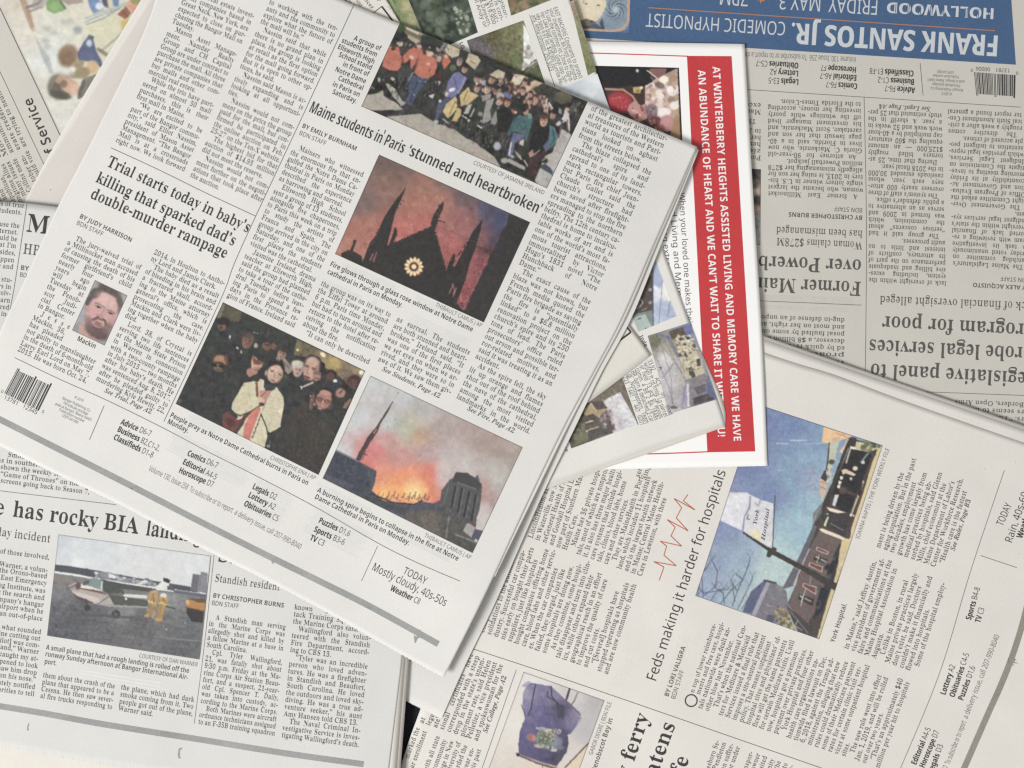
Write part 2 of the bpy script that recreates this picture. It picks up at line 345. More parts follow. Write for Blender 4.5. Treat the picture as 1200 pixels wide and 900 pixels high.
-162,-3,-14,-12,-3,0,-8,72,0,0,8,-6,0,-7,9,-1,43,7,6,33,-48,-2,-9,-10,-1,0,-8,74,0,0,8,-8,1,-6,6,-55,78,24,23,15,11,16,4,0,8,-62,0,0,-8,13,-1,4,-6,-2,-6,-41,-43,0,108,89,
1,14,66,203,-57,0,0,-7,12,-4,1,-6,1,-161,-3,-14,-12,-3,0,-8,72,0,0,8,-6,0,-5,4,-3,13,0,109,248,1,50,130,136,-24,6,-22,-6,-19,-18,0,21,-57,0,0,-8,12,-4,2,-5,1,-97,-3,-14,
-12,-3,0,-8,72,0,0,8,-8,1,-6,8,-1,88,11,12,13,5,8,-2,3,-5,3,-18,0,-80,-7,-9,-7,0,0,-8,70,0,0,8,-7,0,-6,9,-1,89,11,12,13,4,7,-2,4,-4,3,-19,-1,-80,-6,-9,-7,0,0,-8,70,0,0,8,
-11,3,-2,6,-1,77,-10,36,-28,12,-24,-6,-20,-19,0,110,170,1,31,138,130,-29,12,-24,-6,-19,-17,0,20,-58,0,0,-8,12,-4,2,-5,1,-97,-3,-14,-12,-3,0,-8,72,0,0,8,-11,3,-2,6,-1,88,
11,12,14,5,7,-2,6,-13,1,-82,-3,-14,-12,-3,0,-8,72,0,0,8,-11,3,-3,6,0,77,0,111,150,2,24,94,140,-19,2,-19,-2,-16,-7,-13,-11,-11,-16,-5,-18,-3,-19,3,-20,5,-17,11,-16,13,-11,
17,-7,18,-2,19,2,16,6,13,12,10,15,7,17,2,21,-2,20,-7,18,-10,15,-13,11,13,64,130,11,4,10,-4,8,-9,4,-20,-2,-76,-9,-17,-11,-3,-11,3,-7,9,-4,20,0,64,4,20,0,112,166,2,28,118,
140,-15,2,-23,-6,-16,-19,0,22,-55,0,0,-7,12,-5,1,-7,1,-148,-2,-22,-13,-6,0,-6,80,0,0,7,-14,3,-6,8,-2,58,16,-14,19,-4,16,2,13,7,11,12,8,15,5,19,0,40,-12,31,-12,12,12,76,
119,12,5,12,-3,8,-10,4,-18,-1,-49,-5,-18,-7,-10,-12,-3,-12,4,-9,14,0,74,0,113,163,2,27,142,143,-4,0,-23,-17,-19,12,-20,4,-18,-2,-17,-7,-13,-12,-10,-16,-7,-20,-2,-21,2,
-19,5,-17,8,-13,11,-11,13,-6,15,-2,20,4,17,13,-1,-59,-4,-5,-17,-4,0,-7,80,0,0,7,-12,4,-4,13,12,67,128,13,4,15,-6,5,-18,0,-78,-7,-12,-13,-4,-13,2,-9,11,-4,17,0,54,4,19,0,
114,128,1,29,116,140,-12,2,-10,-2,-20,-15,-9,-13,0,27,-56,0,0,-8,12,-3,1,-6,1,-97,-3,-14,-12,-3,0,-8,80,0,0,8,-17,3,-3,5,0,82,4,10,12,8,5,-1,10,-12,5,-3,14,0,6,5,4,6,0,
17,-5,8,0,115,129,1,42,68,142,-24,-2,-15,-10,-9,-14,-4,-18,8,-22,10,-10,48,-28,3,-12,-1,-8,-11,-10,-10,-1,-13,2,-11,8,-10,13,-5,17,-8,0,0,-51,6,0,5,6,6,2,35,-8,19,2,15,
10,10,15,3,19,-2,14,-5,12,-9,8,-42,23,-9,11,-2,6,6,12,6,3,20,-1,10,-6,8,-11,6,-14,7,0,0,43,-6,0,-3,-4,0,116,102,1,20,64,189,-6,0,-49,-55,0,-10,13,0,1,-108,6,-12,11,-6,16,
-2,26,8,17,25,-7,4,-7,-11,-10,-4,-5,2,-5,8,-1,96,29,0,0,15,-29,0,0,117,167,1,29,63,139,-58,0,0,-8,8,-1,7,-10,0,-76,2,-22,7,-14,11,-10,18,-2,25,6,11,6,8,10,0,-22,32,7,26,
3,0,8,-12,3,-2,5,-1,117,-60,0,0,-8,14,-4,2,-7,1,-91,-10,-9,-13,-4,-11,4,-5,13,0,118,136,1,19,74,139,-76,0,0,-8,7,-1,9,-11,50,-123,7,0,49,122,9,11,7,3,0,7,-45,0,0,-8,12,
-2,5,-7,-26,-67,-24,68,3,6,13,2,0,119,194,1,32,61,139,-65,0,0,-8,7,-4,5,-9,47,-122,7,0,38,92,29,-92,7,0,48,120,6,11,9,5,0,7,-40,0,0,-7,10,-3,3,-6,-22,-60,-18,60,3,6,9,2,
0,8,-69,0,0,-7,10,-3,2,-4,7,-20,-20,-48,-21,55,-1,15,9,4,0,120,142,1,34,75,139,-73,0,0,-8,9,-3,9,-10,35,-57,-27,-35,-13,-13,-13,-6,0,-7,50,0,0,7,-11,2,-3,6,23,36,21,-37,
-2,-5,-11,-1,0,-8,73,0,0,7,-7,3,-47,72,38,44,13,6,0,7,-49,0,0,-8,11,-1,4,-6,-23,-32,-19,33,3,5,9,1,0,121,134,1,32,72,139,-74,0,0,-8,9,-3,7,-10,49,-120,-8,-25,-11,-14,-6,
-3,-4,1,-2,16,-9,8,-15,-1,-6,-4,-5,-14,1,-10,15,-13,10,-2,20,5,15,15,62,161,8,12,6,1,0,8,-43,0,0,-8,12,-2,3,-7,-24,-69,-23,62,-1,12,14,4,0,122,130,1,18,14,139,-2,-42,8,0,
5,15,7,10,11,5,32,1,-69,-122,0,-6,114,0,3,48,-7,0,-7,-17,-9,-11,-14,-6,-30,-3,67,119,0,9,0,48,168,2,24,108,214,-24,4,-25,-4,-19,-10,-14,-16,-9,-22,-5,-27,-1,-31,1,-32,5,
-26,9,-23,14,-16,19,-10,25,-4,24,4,18,10,14,16,10,23,6,26,2,31,-2,32,-6,27,-10,22,-13,16,14,70,192,14,6,14,-6,8,-18,4,-28,1,-39,-5,-67,-8,-18,-14,-6,-14,6,-8,18,-4,29,0,
77,4,28,0,49,168,1,17,113,215,-33,0,-35,-25,-32,-13,5,-17,12,-6,9,3,9,7,21,22,-1,-160,-7,-9,-32,-1,0,-16,124,0,0,16,-32,1,-7,10,0,50,168,1,35,107,214,-29,4,-37,-6,-13,-6,
-9,-10,-5,-9,-2,-10,2,-14,8,-9,12,-6,16,-1,2,22,4,17,8,10,14,3,10,-2,6,-6,6,-10,1,-15,-3,-29,-15,-27,-72,-79,0,-31,141,0,2,63,-18,0,-6,-18,-12,-11,-79,-1,81,79,10,13,12,
22,4,20,-4,21,-13,16,0,51,168,1,55,106,214,-29,4,-28,-4,-21,-8,-13,-12,-4,-15,3,-12,7,-8,12,-5,17,-2,5,32,11,13,10,2,10,-3,8,-6,5,-12,1,-14,-2,-18,-6,-14,-12,-9,-37,-3,0,
-19,38,-2,15,-9,9,-12,3,-16,-5,-27,-6,-8,-17,-8,-24,1,-12,8,-7,12,-3,16,-10,-1,-8,-5,-5,-7,-3,-10,2,-9,14,-16,12,-6,37,-5,30,3,13,4,24,16,12,25,2,16,-2,16,-6,13,-22,16,
-24,8,34,20,9,16,3,18,-4,21,-14,16,0,52,168,2,19,89,214,-85,-140,0,-18,83,0,-2,-30,-5,-6,-8,-4,-18,0,0,-16,105,0,0,16,-21,4,-5,6,-3,12,0,18,32,0,0,20,-32,0,0,138,3,89,
186,-2,-110,-62,0,0,53,168,1,37,28,214,-10,-104,14,-5,23,5,27,-2,13,-8,8,-15,2,-35,-11,-22,-7,-6,-18,-4,-19,5,-11,15,-3,16,-10,-2,-12,-9,0,-19,12,-16,12,-6,15,-4,34,0,27,
7,12,7,19,21,5,15,2,18,-6,28,-16,20,-24,12,-31,4,-33,-4,4,56,70,-1,6,-6,3,-15,17,0,-1,54,0,54,168,2,38,116,216,-17,2,-20,-3,-18,-7,-15,-11,-12,-14,-15,-37,-5,-47,2,-31,6,
-27,12,-19,15,-14,18,-8,21,-3,30,5,22,15,13,23,5,29,-5,26,-12,20,-19,13,-24,3,-26,-3,-16,-8,4,34,8,25,12,15,16,6,7,-2,6,-4,6,-16,1,-18,17,3,11,5,6,8,2,8,-5,16,-7,7,14,78,
112,8,1,12,-3,8,-8,6,-15,2,-21,-7,-38,-8,-8,-11,-4,-12,6,-11,14,-7,25,-2,38,13,10,0,55,168,1,11,15,214,-1,-62,18,0,1,15,5,11,12,4,79,0,-79,-182,25,0,83,200,0,14,0,56,168,
3,31,113,214,-28,4,-23,-3,-18,-6,-12,-9,-10,-11,-5,-13,-1,-13,2,-17,8,-14,27,-24,-32,-22,-9,-14,-3,-17,7,-29,24,-22,19,-5,23,-2,32,4,25,12,15,19,5,25,-3,17,-9,15,-15,14,
-23,13,30,20,8,12,2,17,-3,20,-12,17,11,84,200,15,-5,12,-21,-1,-22,-4,-10,-15,-16,-24,16,-7,10,-2,15,6,23,9,7,15,64,88,10,8,19,-10,13,-10,9,-11,2,-13,-2,-15,-7,-12,-10,-9,
-15,-2,-13,2,-12,9,-6,13,-2,15,1,15,0,57,168,2,37,100,214,-20,4,-21,-3,-16,-7,-15,-11,-9,-15,-6,-17,-2,-20,4,-27,12,-20,19,-12,23,-4,14,2,11,4,18,15,-12,-65,-30,-22,-14,
2,-10,8,-12,22,-12,-6,-3,-11,5,-16,6,-7,22,-10,16,-1,21,2,18,7,15,11,12,15,9,18,6,20,5,46,-2,32,-7,26,-12,20,-15,13,13,70,194,11,3,13,-4,9,-13,7,-22,2,-34,-12,-14,-8,-4,
-10,-2,-21,11,-7,31,2,23,5,15,1,65,188,2,22,153,206,-9,0,-150,-185,-11,-10,-13,-3,0,-8,62,0,0,8,-15,3,-5,7,6,12,26,33,62,0,-2,-36,-4,-10,-7,-6,-13,-3,0,-8,93,0,0,8,-20,7,
-7,20,3,53,75,57,71,-3,-71,1,66,192,3,25,99,201,-66,0,0,-7,16,-4,3,-3,2,-7,-3,-15,-37,-139,-9,-13,-5,-4,-15,-2,0,-7,123,2,24,7,17,10,11,13,7,14,2,16,-10,27,-30,18,42,19,
13,32,-4,19,-15,13,-26,9,9,104,189,8,2,22,-7,7,-21,-4,-22,-9,-16,-16,-10,-31,-4,18,71,9,79,101,34,-8,10,-26,-3,-23,-10,-18,-16,-12,-20,-4,-13,2,-3,8,1,67,196,1,38,148,
205,-20,2,-30,-5,-29,-14,-17,-14,-26,-36,-15,-43,-2,-21,2,-23,8,-19,12,-16,15,-12,21,-7,23,-2,46,11,36,34,-8,7,-28,-28,-34,-10,-20,4,-14,10,-10,17,-3,24,3,30,10,34,14,30,
17,21,19,13,20,4,17,-3,14,-11,7,-18,3,-26,9,0,13,69,-8,0,-5,-7,-6,-2,1,68,216,2,21,112,201,-79,0,0,-7,16,-4,3,-4,2,-7,-3,-14,-37,-139,-9,-13,-5,-4,-15,-2,0,-7,107,1,36,7,
28,14,13,10,16,18,12,21,8,23,2,24,-23,62,14,109,191,8,1,35,-14,12,-44,-6,-48,-18,-40,-13,-14,-15,-12,-18,-8,-27,-2,-9,6,1,18,38,142,6,12,1,69,196,1,42,193,201,-160,0,0,
-7,16,-4,3,-4,2,-7,-3,-14,-37,-139,-9,-13,-5,-4,-15,-2,0,-7,171,0,18,61,-7,0,-25,-30,-13,-10,-15,-6,-16,-4,-30,0,-7,1,-4,8,21,81,25,-1,11,-5,7,-9,1,-25,7,0,21,83,-8,0,
-11,-19,-7,-6,-21,-7,-22,0,21,75,6,3,12,2,24,-3,16,-7,10,-14,3,-23,9,0,1,70,183,1,36,190,201,-157,0,0,-7,16,-4,3,-4,2,-6,-3,-15,-37,-139,-9,-13,-5,-4,-15,-2,0,-7,94,0,0,
7,-16,4,-5,10,20,80,25,-2,8,-4,8,-13,1,-22,6,0,21,82,-7,0,-8,-14,-10,-10,-15,-6,-26,-1,20,73,3,4,13,3,24,-2,17,-7,9,-14,3,-24,8,0,1,72,226,1,41,127,201,-94,0,0,-7,16,-4,
3,-4,2,-6,-3,-15,-37,-139,-9,-13,-5,-4,-15,-2,0,-7,94,0,0,7,-16,4,-5,10,19,78,71,0,-23,-81,-9,-9,-16,-2,0,-7,94,0,0,7,-16,4,-4,4,2,22,38,139,7,13,21,5,0,7,-94,0,0,-7,16,
-4,4,-4,1,-6,-17,-68,-71,0,21,71,9,9,16,2,1,76,190,1,24,127,201,-95,0,0,-7,17,-4,3,-4,2,-7,-3,-14,-37,-139,-9,-13,-5,-4,-15,-2,0,-7,172,0,19,60,-10,0,-14,-22,-18,-16,-23,
-8,-27,-3,-20,1,-7,7,41,155,8,14,21,6,1,80,183,2,24,116,201,-83,0,0,-7,16,-4,3,-4,2,-6,-3,-15,-37,-139,-9,-13,-5,-4,-15,-2,0,-7,94,0,0,7,-16,4,-5,10,18,75,45,2,23,5,16,9,
12,12,9,15,2,15,-16,36,9,106,190,6,1,21,-7,7,-22,-4,-23,-9,-18,-16,-11,-31,-4,20,77,1,82,192,2,31,113,201,-80,0,0,-7,16,-4,3,-4,2,-7,-3,-14,-37,-139,-9,-13,-5,-4,-15,-2,
0,-7,94,0,0,7,-16,4,-5,10,19,78,10,0,31,-99,60,0,0,8,-15,4,-5,6,-30,85,25,8,18,12,11,16,3,17,-4,20,-13,14,-22,9,10,107,191,6,1,21,-8,6,-21,-4,-22,-10,-17,-16,-11,-30,-3,
19,68,4,11,1,83,165,1,46,101,206,-25,-1,-15,-5,-12,-10,-10,-11,-6,-13,-1,-16,2,-18,10,-16,54,-56,4,-16,-5,-19,-14,-14,-9,-4,-28,2,-14,11,-9,18,-3,26,-8,0,-16,-67,8,0,7,7,
6,2,33,-9,19,-2,29,4,23,12,13,20,6,25,-3,16,-7,15,-9,13,-41,40,-10,16,-2,8,2,13,18,17,12,2,10,-1,17,-11,9,-20,2,-20,8,0,14,62,-7,0,-13,-9,1,84,180,1,20,32,201,-11,-53,7,
0,11,18,14,13,17,9,22,2,-44,-163,-10,-15,-18,-4,0,-8,92,0,0,8,-15,3,-5,9,44,170,31,-12,11,-34,9,0,8,57,1,89,156,1,29,92,201,-81,0,0,-7,11,-5,8,-15,25,-86,-20,-70,-6,-6,
-18,-4,0,-8,92,0,0,8,-17,3,-5,10,18,73,65,88,14,11,7,1,0,7,-65,0,0,-7,16,-4,5,-9,-3,-11,-44,-63,-21,69,0,12,3,4,16,2,1,97,150,2,27,88,134,-14,4,-18,-4,-18,-11,-12,-11,
-21,-30,-12,-33,-1,-16,2,-15,7,-12,10,-8,13,-2,14,2,12,7,22,29,-3,-19,5,-14,14,-5,23,10,23,28,-6,5,-12,-16,-10,-5,-4,7,31,110,-33,0,-4,-17,12,70,124,6,1,9,-3,3,-11,-5,
-33,-21,-46,-14,-12,-7,-2,-9,4,-3,14,5,25,15,37,1,100,149,2,31,106,37,47,173,-61,-9,0,-7,12,-3,5,-7,-14,-53,-10,5,-11,2,-20,-4,-20,-12,-21,-26,-15,-30,-5,-29,3,-17,6,-14,
9,-8,14,-2,13,2,12,7,24,29,-4,-18,5,-15,13,-5,12,2,10,8,23,28,-7,6,-12,-17,-8,-5,-3,1,15,80,127,7,-4,3,-12,-2,-18,-8,-25,-10,-24,-13,-18,-7,-6,-12,0,-7,8,-1,7,7,33,10,24,
13,20,14,13,1,101,120,2,27,92,136,-28,0,-15,-6,-27,-23,-20,-31,-5,-16,-1,-16,2,-21,10,-15,13,-9,18,-3,31,10,26,32,-9,5,-16,-21,-16,-6,-9,1,-7,5,-5,7,-1,10,2,17,33,8,24,
13,14,17,5,17,-1,11,-7,8,9,67,124,9,4,9,-6,0,-17,-5,-11,-17,-18,-25,-11,8,27,10,20,1,103,134,3,39,89,134,-22,4,-17,-2,-15,-6,-13,-8,-16,-24,-2,-14,1,-10,4,-8,17,-15,-21,
-13,-7,-16,5,-10,12,-10,-29,-13,-6,-9,-2,-10,3,-13,11,-10,18,-7,24,-2,20,1,31,11,17,21,2,13,-2,11,-6,9,-15,10,-49,18,-3,6,9,9,32,1,29,14,10,11,7,13,1,25,17,0,1,13,-26,0,
12,61,126,9,2,10,-4,2,-14,0,-13,-4,-13,-11,-20,-15,-8,-10,4,-4,14,2,12,8,24,12,9,-14,18,12,21,-6,22,-13,2,-8,-2,-9,-7,-8,-11,-4,-14,-2,-14,2,-18,12,-3,10,1,105,87,2,8,66,
204,-15,0,-11,-10,0,-16,11,-11,15,0,11,11,0,16,16,40,38,27,100,-59,-9,1,-7,12,-2,3,-7,-23,-91,1,-13,11,-11,9,-2,24,10,23,30,-6,4,-12,-16,-9,-5,-4,6,1,107,144,1,31,47,74,
37,136,-63,-9,0,-7,12,-1,7,-5,-3,-21,-45,-167,36,0,15,56,10,8,8,-35,8,-20,10,-10,13,-3,20,9,18,29,-6,4,-8,-15,-9,-4,-7,3,-8,23,-8,45,43,33,15,5,0,8,-61,0,0,-8,11,-2,2,-3,
-1,-10,1,108,77,1,18,35,38,47,172,-59,-9,0,-7,12,-3,4,-6,-43,-167,1,-10,11,-11,10,-1,12,2,11,7,23,30,-6,5,-12,-16,-8,-6,-4,2,-2,4,1,110,160,1,30,52,86,16,52,-60,-9,0,-7,
12,-2,3,-7,-29,-113,35,0,15,48,17,37,18,24,16,7,5,-1,0,-9,-22,-68,-3,-20,5,-16,15,-6,12,2,11,8,24,30,-6,4,-15,-20,-9,1,-1,5,25,84,-5,23,-17,5,-16,-3,-15,-9,1,111,141,2,
20,99,135,-21,3,-15,-2,-15,-6,-14,-10,-23,-27,-14,-33,-1,-16,2,-20,11,-15,15,-10,19,-3,16,2,16,6,27,23,10,15,9,16,7,33,-4,19,-10,15,15,70,127,6,2,12,-5,4,-17,-3,-22,-7,
-27,-10,-25,-12,-19,-7,-6,-7,-2,-12,5,-3,15,3,24,16,53,13,19,1,112,147,2,27,56,108,8,30,-56,-8,0,-8,14,-4,0,-10,-38,-151,-6,-8,-13,-3,0,-8,73,0,0,8,-14,2,-4,8,11,47,20,
-7,15,2,14,7,14,11,24,30,13,36,2,18,-3,16,-6,12,-9,8,-13,2,-23,-8,13,63,103,21,14,4,-1,6,-9,0,-16,-9,-35,-11,-24,-14,-18,-7,-6,-7,-1,-8,2,-4,7,12,48,1,114,116,1,20,51,84,
17,54,-60,-9,0,-7,12,-2,3,-7,-29,-113,35,0,21,62,20,38,10,8,10,-8,8,-2,13,5,5,15,-4,16,-13,4,-5,-1,-12,-7,-12,-12,1,115,112,1,35,64,136,-12,2,-15,-2,-13,-8,-8,-12,-3,-14,
1,-10,9,-19,28,-39,2,-11,-3,-12,-14,-5,-21,10,-9,31,-9,2,-8,-51,8,-1,10,6,21,-6,24,0,21,11,7,8,5,21,-3,15,-12,21,-24,30,-2,11,4,10,12,5,18,-9,10,-28,8,0,7,45,-9,0,-2,-4,
1,116,82,1,20,72,178,-12,0,-25,-29,-29,-16,0,-11,14,0,-27,-105,5,-15,16,-6,13,2,13,9,24,31,-7,4,-13,-18,-10,-6,-4,8,26,96,24,0,3,12,-23,0,1,117,160,1,32,36,35,29,103,-60,
-9,1,-7,12,-2,3,-7,-23,-88,0,-7,6,-16,17,-6,15,2,15,10,15,16,15,22,-5,-28,1,-9,4,-7,15,-6,12,2,11,8,24,30,-7,4,-19,-20,-5,6,29,108,-36,0,-13,-46,-18,-37,-18,-25,-16,-8,
-5,2,-1,4,1,48,168,2,24,108,214,-24,4,-25,-4,-19,-10,-14,-16,-9,-22,-5,-27,-1,-31,1,-32,5,-26,9,-23,14,-16,19,-10,25,-4,24,4,18,10,14,16,10,23,6,26,2,31,-2,32,-6,27,-10,
22,-13,16,14,70,192,14,6,14,-6,8,-18,4,-28,1,-39,-5,-67,-8,-18,-14,-6,-14,6,-8,18,-4,29,0,77,4,28,1,49,168,1,17,113,215,-33,0,-35,-25,-32,-13,5,-17,12,-6,9,3,9,7,21,22,
-1,-160,-7,-9,-32,-1,0,-16,124,0,0,16,-32,1,-7,10,1,50,168,1,35,107,214,-29,4,-37,-6,-13,-6,-9,-10,-5,-9,-2,-10,2,-14,8,-9,12,-6,16,-1,2,22,4,17,8,10,14,3,10,-2,6,-6,6,
-10,1,-15,-3,-29,-15,-27,-72,-79,0,-31,141,0,2,63,-18,0,-6,-18,-12,-11,-79,-1,81,79,10,13,12,22,4,20,-4,21,-13,16,1,51,168,1,55,106,214,-29,4,-28,-4,-21,-8,-13,-12,-4,
-15,3,-12,7,-8,12,-5,17,-2,5,32,11,13,10,2,10,-3,8,-6,5,-12,1,-14,-2,-18,-6,-14,-12,-9,-37,-3,0,-19,38,-2,15,-9,9,-12,3,-16,-5,-27,-6,-8,-17,-8,-24,1,-12,8,-7,12,-3,16,
-10,-1,-8,-5,-5,-7,-3,-10,2,-9,14,-16,12,-6,37,-5,30,3,13,4,24,16,12,25,2,16,-2,16,-6,13,-22,16,-24,8,34,20,9,16,3,18,-4,21,-14,16,1,52,168,2,19,89,214,-85,-140,0,-18,83,
0,-2,-30,-5,-6,-8,-4,-18,0,0,-16,105,0,0,16,-21,4,-5,6,-3,12,0,18,32,0,0,20,-32,0,0,138,3,89,186,-2,-110,-62,0,1,53,168,1,37,28,214,-10,-104,14,-5,23,5,27,-2,13,-8,8,-15,
2,-35,-11,-22,-7,-6,-18,-4,-19,5,-11,15,-3,16,-10,-2,-12,-9,0,-19,12,-16,12,-6,15,-4,34,0,27,7,12,7,19,21,5,15,2,18,-6,28,-16,20,-24,12,-31,4,-33,-4,4,56,70,-1,6,-6,3,
-15,17,0,-1,54,1,54,168,2,38,116,216,-17,2,-20,-3,-18,-7,-15,-11,-12,-14,-15,-37,-5,-47,2,-31,6,-27,12,-19,15,-14,18,-8,21,-3,30,5,22,15,13,23,5,29,-5,26,-12,20,-19,13,
-24,3,-26,-3,-16,-8,4,34,8,25,12,15,16,6,7,-2,6,-4,6,-16,1,-18,17,3,11,5,6,8,2,8,-5,16,-7,7,14,78,112,8,1,12,-3,8,-8,6,-15,2,-21,-7,-38,-8,-8,-11,-4,-12,6,-11,14,-7,25,
-2,38,13,10,1,55,168,1,11,15,214,-1,-62,18,0,1,15,5,11,12,4,79,0,-79,-182,25,0,83,200,0,14,1,56,168,3,31,113,214,-28,4,-23,-3,-18,-6,-12,-9,-10,-11,-5,-13,-1,-13,2,-17,8,
-14,27,-24,-32,-22,-9,-14,-3,-17,7,-29,24,-22,19,-5,23,-2,32,4,25,12,15,19,5,25,-3,17,-9,15,-15,14,-23,13,30,20,8,12,2,17,-3,20,-12,17,11,84,200,15,-5,12,-21,-1,-22,-4,
-10,-15,-16,-24,16,-7,10,-2,15,6,23,9,7,15,64,88,10,8,19,-10,13,-10,9,-11,2,-13,-2,-15,-7,-12,-10,-9,-15,-2,-13,2,-12,9,-6,13,-2,15,1,15,1,57,168,2,37,100,214,-20,4,-21,
-3,-16,-7,-15,-11,-9,-15,-6,-17,-2,-20,4,-27,12,-20,19,-12,23,-4,14,2,11,4,18,15,-12,-65,-30,-22,-14,2,-10,8,-12,22,-12,-6,-3,-11,5,-16,6,-7,22,-10,16,-1,21,2,18,7,15,11,
12,15,9,18,6,20,5,46,-2,32,-7,26,-12,20,-15,13,13,70,194,11,3,13,-4,9,-13,7,-22,2,-34,-12,-14,-8,-4,-10,-2,-21,11,-7,31,2,23,5,15,2,65,192,2,8,108,215,-24,0,-84,-215,27,
0,25,66,86,0,26,-66,27,0,4,95,188,35,-98,-69,0,25,65,2,66,195,3,20,29,214,0,-214,97,2,18,5,15,9,11,12,6,15,2,18,-2,19,-4,8,-10,12,-32,14,23,8,14,17,5,22,-3,17,-6,15,-12,
9,-16,7,-20,4,9,56,191,52,-1,23,-6,11,-15,2,-11,-4,-19,-16,-12,-12,-3,-56,-1,10,56,100,59,-1,14,-3,10,-6,9,-16,0,-22,-9,-18,-9,-6,-14,-4,-60,-2,2,67,190,1,33,142,216,-42,
0,-35,-13,-26,-23,-16,-33,-5,-40,2,-21,9,-37,9,-15,11,-13,13,-10,16,-8,18,-5,32,-1,44,9,0,23,-25,-6,-26,-2,-23,2,-18,8,-15,13,-10,17,-6,21,-3,25,3,25,7,21,11,17,15,13,18,
8,21,3,27,-4,21,-8,11,23,2,68,219,2,16,29,214,0,-214,59,0,34,3,26,9,23,16,17,21,9,27,4,34,-1,21,-12,36,-10,15,-12,11,-14,9,-18,6,-39,6,11,56,191,59,-2,20,-7,16,-11,12,
-16,6,-21,3,-26,-9,-47,-29,-29,-49,-9,-29,0,2,69,166,1,12,29,214,0,-214,119,0,0,24,-92,0,0,76,87,0,0,24,-87,0,0,66,92,0,0,24,2,70,156,1,10,29,214,0,-214,27,0,0,91,87,0,0,
24,-87,0,0,75,92,0,0,24,2,71,218,1,36,141,217,-34,-1,-20,-4,-33,-18,-13,-13,-9,-16,-12,-37,-2,-21,5,-41,16,-33,25,-22,36,-13,48,0,24,4,24,6,0,105,-74,0,0,-24,47,0,0,-63,
-41,-6,-34,6,-24,14,-9,10,-11,26,-4,31,3,25,7,21,12,17,16,13,20,8,24,3,30,-4,25,-8,11,23,-30,9,2,72,222,1,12,56,214,-27,0,0,-214,27,0,0,100,110,0,0,-100,27,0,0,214,-27,0,
0,-90,-110,0,2,73,102,1,12,89,214,-77,0,0,-15,26,-6,0,-172,-26,-5,0,-16,77,0,0,16,-25,5,0,172,25,6,2,74,82,1,14,55,214,-27,0,0,-212,-2,-16,-6,-10,-12,-8,-31,2,0,-23,21,
-4,16,1,14,6,11,8,9,11,5,15,2,75,186,1,12,56,214,-27,0,0,-214,27,0,0,83,22,19,76,-102,32,0,-88,121,84,93,-31,0,-95,-105,2,76,158,1,6,56,214,-27,0,0,-214,121,0,0,24,-94,0,
2,77,272,1,13,29,214,0,-214,25,0,-2,188,72,-188,22,0,72,188,-2,-188,27,0,0,214,-40,0,-67,-175,-67,175,2,78,228,1,10,29,214,0,-214,25,0,-2,178,115,-178,32,0,0,214,-25,0,2,
-177,-116,177,2,79,234,2,23,138,216,-41,0,-19,-4,-16,-8,-24,-23,-9,-16,-9,-36,0,-43,3,-19,15,-33,11,-13,13,-10,34,-13,42,0,34,13,13,10,11,13,15,33,3,19,0,43,-9,37,-20,28,
-13,10,23,95,191,23,3,22,-3,18,-7,13,-13,9,-17,6,-21,0,-51,-6,-21,-9,-17,-13,-13,-18,-8,-23,-3,-22,3,-18,8,-13,13,-9,17,-6,21,-3,25,3,26,6,21,9,17,14,13,2,80,182,2,15,29,
214,0,-214,27,0,0,83,62,5,24,12,10,9,11,19,4,24,-3,17,-6,16,-11,13,-15,9,-21,5,-26,2,11,56,191,44,-1,15,-3,10,-6,8,-8,3,-10,0,-27,-4,-12,-9,-8,-27,-9,-40,-1,2,81,234,2,
27,138,216,-41,0,-19,-4,-16,-8,-24,-23,-9,-16,-9,-36,0,-43,3,-19,15,-33,11,-13,13,-10,34,-13,28,-1,43,-48,38,0,-51,53,18,9,16,13,12,16,9,20,5,22,2,25,-5,41,-6,18,-20,28,
-13,10,23,95,191,23,3,22,-3,18,-7,13,-13,9,-17,6,-21,0,-51,-6,-21,-9,-17,-13,-13,-18,-8,-23,-3,-22,3,-18,8,-13,13,-9,17,-6,21,-3,25,3,26,6,21,9,17,14,13,2,82,187,2,16,29,
214,0,-214,27,0,0,88,43,0,52,-88,31,0,-59,96,27,16,14,21,3,20,-3,19,-6,16,-11,11,-15,9,-20,4,9,56,190,47,0,23,-8,11,-17,1,-13,-1,-12,-11,-18,-22,-10,-48,-1,2,83,165,1,41,
98,217,-37,-3,-28,-14,-11,-17,-3,-10,1,-26,4,-13,19,-20,13,-8,47,-20,13,-9,7,-16,-1,-16,-10,-15,-22,-8,-15,-2,-22,2,-38,11,0,-25,7,-4,40,-7,34,1,19,6,15,9,12,12,6,15,2,
28,-2,9,-9,15,-24,18,-51,21,-11,9,-6,9,-2,13,5,16,14,12,10,3,21,1,42,-12,9,24,-28,8,2,84,166,1,8,164,214,-161,0,0,-24,67,0,0,-190,27,0,0,190,67,0,2,85,219,1,27,54,214,
-27,0,0,-138,2,-22,7,-20,12,-15,16,-12,20,-8,25,-2,33,5,25,13,9,10,7,10,8,26,1,153,-27,0,0,-138,-5,-29,-8,-11,-10,-9,-14,-5,-18,-2,-17,2,-14,5,-11,7,-8,12,-4,13,2,86,180,
1,8,28,214,-28,0,76,-214,27,0,77,214,-28,0,-49,-137,-13,-47,2,87,279,1,17,32,214,-28,0,56,-214,28,0,50,183,52,-183,28,0,57,214,-28,0,-33,-130,-11,-52,-11,52,-40,130,-28,
0,-37,-129,-12,-53,-10,51,2,88,176,1,12,36,214,-30,0,66,-102,-70,-112,28,0,57,93,57,-93,31,0,-72,112,66,102,-28,0,-53,-84,2,89,170,1,9,29,214,-29,0,71,-132,0,-82,27,0,0,
